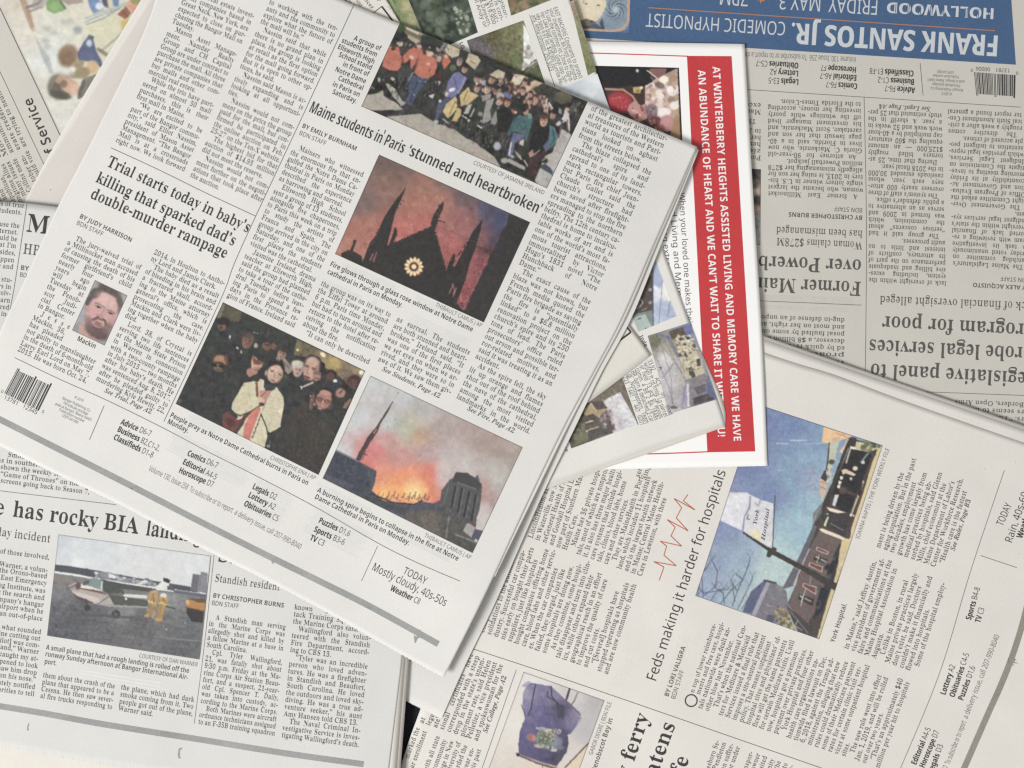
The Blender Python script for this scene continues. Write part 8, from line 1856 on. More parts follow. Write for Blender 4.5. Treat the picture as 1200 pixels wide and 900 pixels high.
p.poly([(440, 640), (470, 640), (440, 730), (420, 720)], (196, 196, 200)).ell(500, 610, 30, 26, (110, 84, 76), 10, .7).ell(560, 630, 40, 14, (92, 74, 68), 20, .7).ell(415, 395, 22, 20, (84, 78, 72)).scatter([(380, 450), (420, 440), (400, 540), (370, 540)], 16, [(150, 150, 140), (200, 190, 170), (90, 88, 86)], 6, 12, 7, .8)
p.poly([(325, 520), (385, 545), (370, 620), (345, 690), (325, 600)], (206, 172, 140)).line([(330, 540), (380, 560)], 5, (130, 100, 84)).line([(330, 580), (372, 600)], 5, (130, 100, 84)).poly([(330, 515), (365, 455), (385, 520), (370, 545)], (66, 58, 60))
p.poly([(798, 272), (760, 400), (590, 900), (450, 1350), (430, 1340), (500, 1130), (560, 900), (650, 640), (720, 400), (760, 300)], (214, 188, 136)).line([(655, 540), (560, 800)], 12, (196, 176, 140)).line([(640, 560), (620, 640)], 16, (52, 50, 50))
p.poly([(375, 735), (420, 745), (580, 790), (590, 805), (540, 800), (400, 765)], (230, 210, 184)).poly([(400, 770), (540, 805), (520, 900), (380, 880)], (60, 60, 60)).line([(385, 790), (365, 870)], 16, (206, 206, 160))
rr = random.Random(3)
for k in range(46):
    a = rr.uniform(2.0, 3.9); x0, y0 = 330, rr.uniform(500, 650); L_ = rr.uniform(70, 190)
    m1 = (x0 + L_ * .5 * math.cos(a), y0 - L_ * .5 * math.sin(a) * .6 - 20); m2 = (x0 + L_ * math.cos(a + .2), y0 - L_ * math.sin(a + .2) * .8)
    p.line([(x0, y0), m1, m2], 3, rr.choice([(170, 160, 190), (196, 186, 200), (128, 118, 160)]), .4)
p.ell(250, 470, 90, 60, (124, 118, 164), -30, .35, .9)
p.poly([(350, 695), (335, 790), (270, 900), (275, 780)], (92, 98, 104))
for k in range(10): p.line([(352 - k * 7, 700 + k * 14), (280 - k * 2, 780 + k * 13)], 3, (150, 156, 160), .7)
# brick wing below
p.fr(880, 600, 6)
p.poly([(490, 20), (500, 130), (460, 200), (700, 60), (720, 0), (700, 170), (610, 480), (590, 560), (480, 890), (440, 880), (250, 660), (320, 500), (360, 350), (420, 150), (440, 90)], (74, 66, 66)).poly([(490, 120), (650, 190), (600, 400), (540, 560), (400, 780), (260, 660), (330, 470), (410, 260)], (104, 88, 86)).poly([(440, 90), (465, 105), (300, 520), (180, 560), (230, 520), (330, 330)], (94, 94, 102)).line([(410, 260), (300, 510)], 10, (166, 164, 176)).poly([(640, 200), (600, 420), (560, 540), (470, 700), (440, 760), (480, 600), (540, 460), (580, 300)], (58, 58, 62)).poly([(640, 185), (700, 190), (600, 500), (590, 560), (485, 895), (465, 885), (540, 620), (600, 430)], (206, 182, 132))
p.poly([(480, 120), (500, 115), (640, 170), (670, 190), (640, 195), (500, 140)], (226, 206, 180)).poly([(505, 20), (700, 0), (660, 170), (520, 90)], (62, 60, 62)).line([(540, 40), (520, 90)], 14, (206, 204, 160)).line([(560, 80), (650, 130)], 8, (112, 110, 110))
for a in ((465, 245, 548, 300), (415, 352, 505, 425), (370, 498, 462, 582)):
    x0, y0, x1, y1 = a
    p.poly([(x0, y0), (x1 + 2, y0 + 32), (x1 - 6, y1), (x0 - 8, y0 + 26)], (196, 176, 168)).poly([(x0 + 6, y0 + 6), (x1 - 4, y0 + 36), (x1 - 10, y1 - 8), (x0, y0 + 24)], (112, 68, 66))
for a in ((450, 300, 540, 355), (340, 575, 445, 655)):
    x0, y0, x1, y1 = a
    p.poly([(x0, y0), (x1, y0 + 36), (x1 - 10, y1 + 8), (x0 - 12, y0 + 36)], (60, 56, 58)).line([(x0 + 8, y0 + 14), (x0 + 26, y0 + 24)], 10, (184, 170, 164)).line([(x0 + 44, y0 + 34), (x0 + 80, y0 + 52)], 12, (150, 140, 138)).line([(x0 + 30, y0 + 2), (x0 + 14, y0 + 56)], 4, (196, 190, 188))
p.line([(385, 540), (350, 660)], 4, (200, 196, 194)).line([(425, 440), (410, 520)], 4, (160, 150, 150))
p.poly([(560, 360), (590, 380), (560, 450), (530, 440)], (44, 46, 54)).poly([(490, 530), (550, 550), (500, 700), (440, 760), (460, 640)], (48, 50, 56)).scatter([(540, 340), (600, 320), (470, 700), (450, 640)], 14, [(72, 78, 92), (44, 44, 46)], 10, 20, 3, .8)
# left wing, bush
p.poly([(95, 480), (170, 500), (230, 540), (250, 560), (260, 640), (300, 700), (200, 790), (90, 760), (0, 720), (30, 640), (100, 510)], (112, 110, 122)).poly([(0, 560), (95, 478), (110, 490), (10, 720), (-60, 700)], (84, 90, 124)).poly([(110, 490), (135, 505), (30, 735), (5, 718)], (150, 150, 162)).line([(95, 480), (175, 500)], 14, (66, 66, 82)).poly([(175, 500), (240, 540), (190, 560)], (120, 122, 124))
for x, y in ((150, 590), (125, 640), (100, 690)): p.poly([(x, y), (x + 26, y + 14), (x + 16, y + 36), (x - 10, y + 22)], (128, 104, 106)).line([(x - 10, y + 10), (x + 20, y + 24)], 4, (170, 166, 170))
p.poly([(120, 720), (170, 730), (150, 780), (105, 760)], (74, 80, 108)).scatter([(190, 660), (240, 690), (290, 780), (330, 840), (200, 800), (150, 740)], 70, [(140, 128, 86), (108, 98, 62), (170, 156, 106), (84, 76, 56)], 6, 14, 8, .8).poly([(250, 660), (400, 780), (440, 880), (330, 840), (290, 760)], (70, 66, 68)).line([(270, 690), (400, 850)], 8, (110, 106, 110)).line([(330, 760), (310, 800), (360, 830)], 8, (140, 134, 136))
# pole
p.poly([(-60, 150), (-48, 128), (110, 240), (160, 265), (610, 505), (595, 556), (340, 400), (150, 300), (100, 260)], (62, 58, 58)).poly([(118, 268), (160, 245), (185, 262), (130, 322), (108, 310)], (62, 60, 58)).line([(200, 330), (330, 405)], 5, (196, 198, 176), .7)
# sign with lettering
p.fr(810, 580, 6.4286)
p.poly([(280, -20), (420, -20), (470, 10), (520, 35), (620, 65), (610, 400), (575, 390), (385, 270), (215, 190)], (200, 200, 206)).poly([(280, -10), (430, 0), (400, 140), (380, 270), (220, 190)], (206, 208, 216)).line([(445, 10), (440, 90), (400, 170), (388, 270)], 12, (120, 122, 154), .8).line([(525, 30), (505, 80), (480, 60)], 12, (140, 140, 166), .7).poly([(440, 270), (500, 250), (540, 330), (520, 350), (450, 310)], (214, 206, 170)).line([(632, 5), (612, 400)], 7, (70, 66, 72)).noise(4, 20, [(280, -10), (620, 60), (610, 400), (220, 190)])
p.line([(430, 150), (420, 180), (440, 185)], 8, (90, 88, 120))
for k in range(5):   # bare branches, lower left
    pass
for br in ([(90, 770), (80, 600), (160, 480)], [(95, 760), (180, 690), (200, 580), (160, 500)], [(60, 700), (90, 740), (280, 710)], [(210, 830), (300, 720), (390, 640)], [(310, 840), (350, 720), (420, 560), (445, 470)], [(350, 860), (440, 680), (465, 610)], [(250, 820), (240, 740), (180, 700)], [(380, 860), (430, 780)], [(330, 800), (310, 680)], [(150, 790), (200, 720), (250, 700)], [(60, 680), (50, 760)], [(340, 720), (300, 640)], [(390, 640), (340, 600)]):
    p.line(br, 7, (74, 76, 100), .8)
    for q in br[1:]:
        p.line([q, (q[0] + 24, q[1] - 44)], 4, (84, 86, 110), .6).line([q, (q[0] - 26, q[1] - 36)], 4, (84, 86, 110), .6)
p.noise(3, 6).noise(4, 14, mono=False)
p.done(tE, pE, hE, 208, fold=0.017, label="colour photograph of a hospital building, pole sign and blue sky", border=(80, 78, 80))
i = Ink(tE, pE, hE, .085)
i.line("York", (886.5, 615), (890, 597), 6.6, 'ital').line("Hospital", (896, 633.5), (901.8, 596), 6.4, 'ital')
i.done("sign_lettering", M['ink_sign'])

# ---- frayed blue flag
p = Pic([(613.7, 787.3), (708.4, 820.8), (661.0, 951.0), (566.3, 917.5)], (224, 216, 208))
p.fr(595, 780, 7.5)
p.idw([(250, 110, (226, 220, 214)), (600, 250, (206, 198, 198)), (780, 320, (182, 178, 182)), (60, 500, (226, 218, 206)), (560, 800, (214, 204, 200)), (680, 560, (188, 184, 188)), (300, 930, (226, 206, 186)), (620, 860, (230, 202, 170))], 2.5)
p.poly([(500, 900), (710, 680), (640, 960)], (232, 204, 168)).line([(505, 895), (712, 680)], 12, (92, 72, 66)).line([(545, 200), (515, 300)], 18, (72, 58, 58)).line([(612, 240), (585, 310), (555, 350)], 9, (104, 92, 104)).line([(585, 310), (560, 345)], 8, (100, 90, 110))
FB = (88, 84, 132)
p.poly([(165, 180), (200, 155), (250, 158), (290, 175), (380, 180), (420, 220), (510, 300), (560, 350), (600, 400), (640, 440), (600, 530), (560, 590), (525, 610), (535, 680), (520, 760), (430, 885), (300, 850), (95, 775), (95, 700), (105, 580), (150, 470), (130, 350), (135, 240)], FB)
p.idw([(160, 250, (146, 138, 178)), (140, 330, (130, 122, 172)), (300, 220, (122, 112, 164)), (420, 260, (130, 120, 164)), (250, 400, (104, 96, 158)), (330, 480, (92, 84, 150)), (150, 650, (88, 80, 140)), (300, 800, (80, 74, 122)), (430, 840, (70, 64, 94)), (560, 500, (122, 112, 160)), (520, 620, (80, 74, 118)), (460, 400, (70, 66, 92)), (600, 450, (138, 128, 168))], 2.6,
      [(165, 180), (250, 158), (380, 180), (510, 300), (640, 440), (560, 590), (525, 610), (535, 680), (520, 760), (430, 885), (95, 775), (105, 580), (150, 470), (130, 350), (135, 240)])
p.noise(5, 30, [(165, 180), (380, 180), (640, 440), (430, 885), (95, 775), (130, 350)])
p.line([(245, 165), (225, 260), (205, 380), (180, 440)], 10, (62, 58, 84)).line([(380, 185), (390, 280), (440, 330), (470, 400), (480, 470)], 10, (60, 56, 80)).poly([(420, 330), (500, 350), (490, 460), (450, 470)], (72, 68, 94)).line([(350, 230), (350, 270), (410, 310)], 9, (60, 56, 80)).line([(510, 300), (640, 430)], 9, (92, 84, 120)).line([(600, 460), (645, 465)], 6, (110, 100, 150)).poly([(500, 640), (530, 620), (535, 690), (480, 800), (430, 885), (380, 870), (470, 740)], (78, 74, 100))
for k in range(26):
    a = k / 26; p.line([(150 + a * 60, 190 - a * 40), (140 + a * 60 - 16, 175 - a * 40)], 5, (140, 132, 180), .5).line([(640 - a * 110, 450 + a * 150), (655 - a * 110, 462 + a * 150)], 5, (120, 112, 160), .5)
p.ell(345, 650, 100, 78, (134, 148, 134), 10).ell(335, 640, 62, 52, (88, 118, 92), 10).ell(420, 690, 70, 44, (130, 134, 156), -40, .8).ell(205, 630, 40, 34, (168, 104, 104), 10).ell(230, 640, 18, 26, (206, 122, 100)).ell(370, 575, 50, 20, (206, 182, 160), 10).ell(300, 555, 34, 16, (166, 168, 176)).ell(450, 580, 20, 22, (176, 180, 190), 10).ell(452, 582, 8, 8, (104, 98, 150)).ell(265, 550, 20, 10, (180, 180, 190)).ell(270, 710, 40, 14, (190, 160, 140), 10).ell(460, 720, 36, 20, (110, 112, 140), 10).ell(405, 745, 30, 12, (186, 186, 180)).scatter([(270, 580), (430, 560), (430, 740), (260, 710)], 46, [(214, 196, 150), (78, 98, 78), (196, 180, 150), (92, 110, 100), (150, 120, 84)], 5, 12, 3, .8)
p.line([(80, 775), (250, 850), (430, 905)], 22, (150, 120, 112)).line([(84, 784), (250, 858), (420, 910)], 8, (84, 66, 62)).ell(90, 785, 14, 14, (52, 44, 44)).line([(310, 870), (300, 930)], 8, (120, 104, 100)).line([(120, 345), (155, 440)], 6, (70, 64, 90))
p.noise(3, 8)
p.strokes([(150, 250), (400, 220), (560, 400), (500, 560), (180, 560)], 40, [(84, 80, 124), (124, 116, 160), (74, 70, 108)], 40, 120, 12, 75, 6, .25)
p.done(tE, pE, hE, 224, sat=.6, label="colour photograph of a frayed blue flag with a crest", border=(90, 86, 84))

# ---- dark photo sliver on the upside-down newspaper
p = Pic([(850, 195.5), (891.7, 198.4), (891.0, 287.0), (850, 284)], (120, 118, 112))
p.idw([(886, 204, (54, 52, 50)), (886, 216, (92, 82, 72)), (886, 224, (176, 154, 132)), (888, 234, (60, 52, 48)), (886, 246, (150, 124, 110)), (888, 260, (128, 130, 134)), (886, 280, (150, 152, 154))], 3.5).noise(9, 3)
p.done(tD, pD, hD, 200, border=(80, 76, 72))

# ---- swirl and hypnotised face in the banner
p = Pic([(640, -30), (740, -25), (737, 38.5), (640, 34)], (62, 78, 96), res=3)
p.fr(660, 0, K7)
for k in range(7):
    a0 = k * .9
    pts = [(525 + (12 + 24 * t) * math.cos(a0 + t * .52), 95 + (12 + 24 * t) * math.sin(a0 + t * .52)) for t in np.linspace(0, 9, 16)]
    for j in range(len(pts) - 1): p.line(pts[j:j + 2], 8 + j * 4.2, (112, 132, 150), .9)
p.ell(525, 95, 36, 36, (186, 194, 200), 0, .8, .9).poly([(360, 230), (390, 170), (420, 290), (390, 300)], (58, 74, 92)).poly([(120, -300), (420, -300), (430, 60), (380, 160), (330, 215), (180, 260), (60, 260)], (196, 182, 150)).ell(300, 60, 110, 140, (208, 196, 164), 0, .7, .5).poly([(150, 215), (230, 190), (300, 205), (330, 225), (260, 260), (170, 275)], (104, 92, 78)).ell(285, 212, 12, 10, (40, 38, 36)).ell(230, 38, 16, 7, (110, 96, 74)).ell(350, 52, 18, 7, (110, 96, 74)).line([(200, 30), (215, -40)], 9, (130, 116, 92), .7)
p.line([(660, -200), (655, 190), (640, 240), (600, 285), (540, 308), (480, 312), (160, 296)], 26, (176, 142, 116)).poly([(676, -260), (690, -260), (690, 330), (560, 330), (640, 290), (672, 220)], (70, 96, 148)).poly([(160, 308), (480, 326), (580, 312), (590, 340), (160, 330)], (70, 96, 148)).noise(4, 14)
p.done(tD, pD, hD, 200, label="banner picture of a face beside a swirl in a rounded frame", eps=.09, border=None)

# ---- bowl of fruit on the flyer
p = Pic([(620, 75.2), (795.6, 79.4), (801.5, 205), (620, 205)], (70, 52, 50))
p.fr(690, 70, 8.182)
p.poly([(530, 60), (900, 70), (900, 700), (640, 600), (540, 420), (540, 250), (640, 180)], (186, 160, 148)).idw([(700, 300, (206, 176, 166)), (600, 280, (214, 172, 166)), (820, 250, (196, 168, 140)), (760, 120, (176, 140, 120)), (850, 420, (176, 142, 106)), (720, 500, (224, 200, 196)), (850, 640, (166, 118, 84)), (600, 400, (226, 200, 196))], 2.5, [(620, 90), (860, 76), (895, 760), (640, 600), (540, 420), (540, 250)])
p.scatter([(560, 230), (850, 130), (870, 500), (660, 520), (560, 420)], 60, [(244, 232, 222), (214, 176, 160), (150, 116, 106), (236, 214, 210), (176, 136, 110)], 14, 36, 21, .75).ell(720, 190, 44, 36, (250, 240, 220)).ell(780, 285, 34, 34, (250, 240, 232)).ell(690, 350, 34, 30, (240, 226, 214)).ell(820, 440, 44, 40, (240, 226, 216)).ell(720, 500, 70, 40, (244, 230, 226)).ell(680, 245, 50, 30, (110, 86, 84), 20, .8)
p.poly([(40, 60), (860, 76), (650, 175), (600, 220), (540, 250), (400, 260), (160, 270)], (34, 33, 38)).poly([(590, 85), (750, 85), (730, 140), (660, 180), (570, 110)], (140, 92, 88)).line([(560, 105), (650, 175)], 12, (226, 200, 190)).ell(465, 105, 14, 16, (206, 196, 198)).ell(610, 180, 30, 12, (150, 110, 112), 40, .6)
p.poly([(150, 270), (420, 250), (530, 260), (540, 420), (470, 420), (420, 350)], (66, 46, 46)).poly([(420, 265), (520, 255), (490, 320), (430, 320)], (196, 166, 96)).ell(505, 270, 16, 14, (246, 226, 170)).ell(470, 300, 16, 14, (150, 120, 60)).line([(160, 280), (330, 290), (420, 350), (470, 430)], 20, (186, 140, 112))
p.ell(295, 410, 122, 104, (176, 38, 50), 10).ell(290, 400, 96, 76, (196, 52, 62), 10, .8, .5).scatter([(210, 350), (380, 350), (390, 450), (230, 480)], 40, [(214, 92, 98), (150, 30, 40), (226, 120, 122)], 4, 9, 4, .7)
p.poly([(390, 430), (440, 390), (500, 440), (540, 420), (560, 560), (480, 600), (400, 540), (370, 480)], (196, 138, 130)).scatter([(400, 470), (540, 450), (540, 580), (440, 590)], 26, [(206, 120, 112), (150, 72, 72), (226, 170, 160), (120, 50, 56)], 8, 22, 9, .8).ell(600, 490, 60, 70, (140, 110, 116), 0).scatter([(550, 430), (640, 440), (650, 560), (560, 560)], 24, [(112, 86, 96), (168, 136, 140), (92, 64, 72)], 6, 14, 2, .8).ell(640, 590, 70, 50, (110, 52, 58), 20).scatter([(560, 560), (700, 580), (700, 680), (600, 640)], 22, [(90, 40, 48), (150, 84, 84), (190, 120, 110)], 8, 18, 5, .8).ell(750, 610, 66, 80, (196, 130, 128), 0, soft=.12).ell(745, 590, 44, 50, (210, 146, 142), 0, .7, .6).ell(700, 660, 30, 40, (166, 90, 84))
p.poly([(820, 560), (900, 500), (900, 800), (780, 730)], (176, 130, 92), .8).poly([(850, 76), (868, 76), (905, 900), (885, 900)], (30, 26, 28)).poly([(40, 56), (868, 70), (868, 82), (40, 68)], (30, 26, 28)).noise(3, 12)
p.done(tF, pF, hF, 240, m='print_gloss', label="glossy photograph of strawberries and figs on a dark plate", albedo=.8, border=None)

# ---- booklet photographs
p = Pic([(395, -40), (461, -60), (505, 45), (440, 68)], (150, 152, 104))
p.fr(360, 0, 7.5).idw([(760, 20, (96, 122, 70)), (860, 60, (166, 158, 108)), (820, 140, (120, 136, 84)), (920, 220, (150, 150, 104)), (980, 250, (120, 124, 92)), (700, 50, (130, 150, 96))], 2.5).noise(8, 30).noise(6, 10)
p.poly([(660, -80), (760, 20), (800, 200), (600, 200)], (176, 180, 150), .4)
p.done(tG, pG, hG, 206, fold=0.025, label="booklet photograph of a grassy field", eps=.05)
p = Pic([(462, -40), (530, -62), (560, 38), (505, 62)], (56, 66, 54))
p.fr(360, 0, 7.5).noise(10, 40).scatter([(960, 0), (1400, -40), (1480, 260), (1100, 420)], 120, [(48, 60, 46), (70, 84, 62), (92, 106, 84), (40, 46, 42), (104, 120, 104)], 14, 40, 31, .6).scatter([(1280, 60), (1420, 80), (1440, 260), (1330, 300)], 30, [(166, 172, 166), (120, 132, 112), (80, 96, 70)], 8, 20, 4, .8).line([(1320, 130), (1480, 80)], 10, (150, 156, 150), .5)
p.done(tG, pG, hG, 206, fold=0.025, label="booklet photograph of dark trees", eps=.052)
p = Pic([(585, -40), (640, -60), (653, -3), (599, 18.4)], (96, 96, 66))
p.fr(520, 0, 7.5).noise(10, 20).scatter([(540, -20), (950, -60), (960, 20), (600, 140)], 70, [(110, 116, 72), (84, 84, 56), (130, 104, 76), (70, 80, 52), (150, 128, 92)], 12, 34, 6, .6).ell(610, 30, 30, 40, (150, 110, 80), 0, .7, .6)
p.done(tG, pG, hG, 206, fold=0.025, label="booklet photograph of brown and green scrub", eps=.054)
p = Pic([(547, 47.6), (613.5, 23.8), (641.5, 106), (575, 130)], (92, 90, 58))
p.fr(520, 0, 7.5).idw([(300, 400, (90, 86, 90)), (400, 500, (100, 92, 96)), (250, 350, (84, 82, 84)), (420, 330, (92, 86, 56)), (600, 260, (108, 106, 66)), (500, 500, (98, 94, 62)), (640, 500, (104, 112, 70)), (540, 640, (74, 68, 58)), (680, 300, (132, 134, 92)), (660, 600, (110, 116, 80))], 3).poly([(205, 365), (320, 330), (350, 440), (420, 520), (440, 600), (380, 640), (250, 480)], (98, 90, 96), .8).poly([(700, 210), (760, 300), (830, 520), (690, 640), (700, 450)], (214, 218, 214)).scatter([(690, 400), (780, 430), (810, 520), (700, 600)], 34, [(176, 170, 166), (196, 192, 192), (130, 118, 112)], 8, 22, 8, .6).line([(810, 530), (690, 640)], 24, (96, 80, 74)).line([(815, 535), (740, 590)], 8, (196, 190, 180)).poly([(840, 560), (900, 740), (740, 700), (720, 640)], (84, 92, 66)).noise(8, 14).scatter([(420, 300), (700, 240), (690, 600), (450, 560)], 90, [(118, 112, 70), (84, 78, 50), (130, 124, 78), (74, 80, 50)], 5, 16, 14, .5)
p.done(tG, pG, hG, 206, fold=0.025, label="booklet photograph of a tree and mown slope", eps=.056)
p = Pic([(668, 2), (672, 0), (699, 83), (689, 88.5)], (120, 120, 80))
p.fr(600, 0, 4).idw([(275, 20, (150, 130, 104)), (310, 120, (132, 132, 96)), (350, 250, (120, 124, 78)), (370, 340, (110, 116, 70))], 2.5).noise(8, 8)
p.done(tG, pG, hG, 206, fold=0.025, label="booklet photograph at the page edge", eps=.05)
p = Pic([(645, 108), (700, 86.5), (718, 138), (660, 158)], (196, 204, 210))
p.fr(600, 0, 4).idw([(300, 420, (176, 188, 198)), (400, 380, (206, 212, 216)), (430, 480, (176, 184, 190)), (350, 460, (196, 204, 208))], 2.5).noise(4, 20)
p.done(tG, pG, hG, 206, fold=0.008, label="booklet photograph of pale sky", eps=.05)
# garage and sky
p = Pic([(706, 285), (762, 288), (793, 370.5), (748, 389)], (170, 186, 214))
p.fr(700, 280, 7.5).idw([(520, 300, (160, 178, 214)), (560, 350, (150, 166, 208)), (520, 450, (214, 222, 232)), (600, 620, (166, 180, 206)), (650, 650, (150, 164, 200)), (520, 700, (172, 188, 214)), (600, 500, (214, 220, 228))], 2.8)
p.poly([(485, 110), (575, 360), (560, 480), (640, 560), (700, 690), (800, 660), (640, 300), (520, 80)], (224, 224, 218)).poly([(500, 150), (575, 360), (555, 440), (500, 400)], (156, 170, 208)).ell(590, 620, 90, 70, (160, 174, 206), 20, .8, .5).poly([(700, 690), (740, 800), (800, 700)], (224, 222, 216))
p.poly([(485, 120), (495, 620), (240, 710), (180, 640), (380, 300)], (82, 72, 68)).poly([(480, 130), (490, 320), (390, 360), (400, 280)], (122, 126, 112)).poly([(470, 150), (485, 240), (430, 260)], (110, 118, 150)).ell(375, 430, 30, 40, (104, 108, 106), 20).ell(375, 430, 20, 30, (70, 70, 70), 20).line([(270, 600), (380, 530), (400, 560), (370, 600), (290, 640)], 10, (170, 170, 160)).poly([(280, 600), (370, 545), (370, 580), (300, 620)], (132, 142, 138)).ell(465, 445, 16, 14, (150, 150, 150)).ell(465, 560, 16, 14, (140, 140, 142)).line([(290, 655), (330, 640)], 16, (150, 148, 140)).line([(395, 625), (430, 610)], 14, (120, 118, 112))
p.poly([(220, 690), (495, 620), (500, 780), (350, 830)], (120, 134, 130)).poly([(290, 700), (420, 660), (480, 775), (350, 825)], (164, 180, 176)).ell(370, 700, 20, 6, (90, 100, 104), -20).ell(430, 790, 14, 8, (80, 90, 90)).line([(490, 120), (490, 780)], 8, (72, 84, 120)).line([(575, 360), (540, 750)], 4, (90, 100, 130)).line([(640, 550), (620, 680)], 5, (100, 104, 120)).noise(4, 16)
p.done(tG, pG, hG, 212, fold=0.013, label="booklet photograph of a garage front and sky", eps=.05)
# house and power lines
p = Pic([(759, 393.5), (808.3, 378), (840.3, 468), (784, 485)], (150, 140, 130))
p.fr(760, 380, 7.5)
p.idw([(40, 150, (120, 118, 100)), (60, 240, (150, 150, 140)), (140, 300, (206, 200, 204)), (180, 500, (190, 184, 190)), (250, 700, (170, 166, 172)), (250, 200, (150, 142, 110)), (330, 60, (120, 126, 176)), (420, 650, (96, 98, 120)), (540, 600, (110, 116, 160)), (300, 450, (176, 168, 160))], 2.8)
p.poly([(180, 60), (300, 20), (340, 100), (250, 140), (200, 130)], (92, 78, 66)).poly([(300, 20), (370, 0), (400, 60), (340, 110)], (104, 110, 166)).poly([(240, 110), (360, 90), (460, 330), (500, 430), (330, 490), (260, 300)], (190, 178, 148))
for x, y, w_, h_ in ((265, 120, 30, 26), (330, 115, 30, 26), (300, 170, 24, 22), (380, 180, 28, 50), (260, 260, 22, 30), (310, 260, 26, 40), (350, 380, 40, 70), (420, 310, 30, 60), (370, 430, 34, 40)): p.poly([(x, y), (x + w_, y - 10), (x + w_ + 10, y + h_ - 8), (x + 8, y + h_)], (78, 72, 66))
p.line([(240, 160), (400, 130)], 8, (226, 216, 190)).line([(260, 240), (430, 210)], 8, (226, 216, 190)).line([(300, 350), (440, 290)], 8, (220, 210, 184)).scatter([(230, 100), (360, 90), (460, 400), (300, 420)], 110, [(96, 88, 76), (214, 202, 170), (150, 138, 112), (226, 216, 190), (70, 64, 60)], 4, 10, 5, .7)
p.poly([(320, 490), (500, 430), (510, 600), (420, 640), (380, 700), (350, 720)], (128, 122, 128)).poly([(400, 560), (500, 520), (505, 590), (430, 620)], (96, 92, 96)).poly([(390, 650), (540, 600), (580, 660), (400, 710)], (76, 72, 76)).poly([(510, 440), (600, 650), (540, 640), (510, 580)], (92, 96, 136)).poly([(330, 500), (360, 520), (360, 720), (300, 740), (320, 560)], (150, 146, 176)).line([(345, 530), (350, 720)], 14, (206, 206, 214))
for ln in ([(80, 100), (150, 300), (200, 480), (210, 700)], [(120, 90), (220, 300), (310, 460), (330, 520), (290, 740)], [(170, 70), (280, 330), (320, 420)], [(90, 170), (180, 260), (300, 440)], [(60, 270), (140, 460), (180, 560), (230, 740)], [(120, 470), (220, 340), (180, 420)]): p.line(ln, 6, (112, 106, 122), .7)
p.line([(90, 90), (170, 110), (260, 280)], 26, (104, 104, 150), .7).ell(60, 160, 44, 70, (112, 108, 88), 20, .8).ell(220, 730, 30, 14, (104, 92, 86)).noise(6, 14).noise(5, 10, mono=False)
p.done(tG, pG, hG, 212, fold=0.013, label="booklet photograph of a pale house behind power lines", eps=.052)
# autumn house
p = Pic([(655, 474), (728.5, 441.5), (747.3, 497), (669.4, 525.6)], (120, 108, 92))
p.fr(620, 470, 7.5)
p.poly([(650, 20), (800, -60), (960, 210), (740, 290), (700, 120)], (214, 212, 216)).idw([(720, 60, (206, 202, 206)), (840, 60, (218, 216, 222)), (880, 180, (206, 204, 210)), (780, 180, (196, 190, 196)), (700, 100, (176, 168, 170))], 2.5, [(650, 0), (800, -80), (960, 210), (740, 290), (700, 120)]).noise(8, 20)
p.poly([(300, 380), (440, 60), (520, 0), (640, 20), (700, 100), (740, 260), (520, 360), (370, 420)], (96, 88, 80)).poly([(460, 100), (540, 20), (600, 80), (690, 60), (620, 150), (560, 110), (500, 130)], (176, 152, 112)).poly([(530, 0), (640, 0), (690, 60), (600, 80)], (92, 80, 76)).line([(545, 20), (590, 90)], 12, (190, 170, 136)).poly([(480, 140), (560, 110), (600, 180), (500, 220)], (84, 78, 72)).poly([(380, 230), (500, 220), (520, 340), (370, 410), (330, 340)], (112, 112, 84)).poly([(340, 310), (375, 290), (410, 370), (370, 410)], (92, 84, 70)).poly([(520, 270), (660, 220), (740, 270), (520, 350)], (84, 82, 80)).line([(500, 190), (560, 175)], 12, (196, 180, 156)).line([(510, 262), (610, 225)], 8, (190, 176, 150)).ell(510, 264, 10, 10, (210, 196, 170))
p.scatter([(620, 130), (720, 70), (760, 260), (660, 230)], 70, [(120, 104, 104), (150, 136, 138), (92, 78, 78), (176, 162, 164)], 6, 16, 12, .7).scatter([(420, 120), (480, 60), (480, 260), (360, 330)], 30, [(96, 100, 72), (78, 74, 62), (120, 118, 90)], 8, 20, 14, .7).noise(6, 16).noise(5, 10, mono=False)
p.done(tG, pG, hG, 214, fold=0.025, label="booklet photograph of a house among autumn trees", eps=.054)

# ---- watercolour illustration
_d = np.array([.428, .904]); _n = np.array([.904, -.428]); _a = np.array([-8.0, -10.0]) + _n * 1.0
p = Pic([_a, _a + _n * 190, _a + _n * 190 + _d * 212, _a + _d * 212], (206, 202, 186))
p.fr(20, 0, 6.92)
p.idw([(60, 300, (206, 200, 184)), (300, 200, (206, 206, 190)), (200, 500, (206, 210, 202)), (400, 850, (206, 206, 196)), (150, 700, (204, 198, 182)), (480, 100, (206, 202, 182)), (650, 250, (208, 206, 176)), (700, 150, (206, 200, 176)), (-60, 100, (200, 192, 176)), (300, 420, (204, 210, 204))], 2.5).noise(4, 50)
p.poly([(10, -20), (60, -20), (140, 220), (110, 240)], (168, 132, 106), .8).line([(60, -20), (100, 110), (130, 240)], 30, (176, 138, 110), .6).poly([(140, 290), (180, 350), (260, 470), (300, 600), (260, 590), (200, 460)], (162, 168, 168), .7).ell(240, 470, 30, 60, (150, 160, 160), -20, .5, .8)
p.line([(80, 60), (170, 30), (210, -20)], 22, (110, 96, 108), .8).line([(90, 95), (200, 60)], 18, (140, 110, 100), .7).poly([(130, -20), (250, -20), (220, 60), (120, 70)], (150, 138, 136), .6)
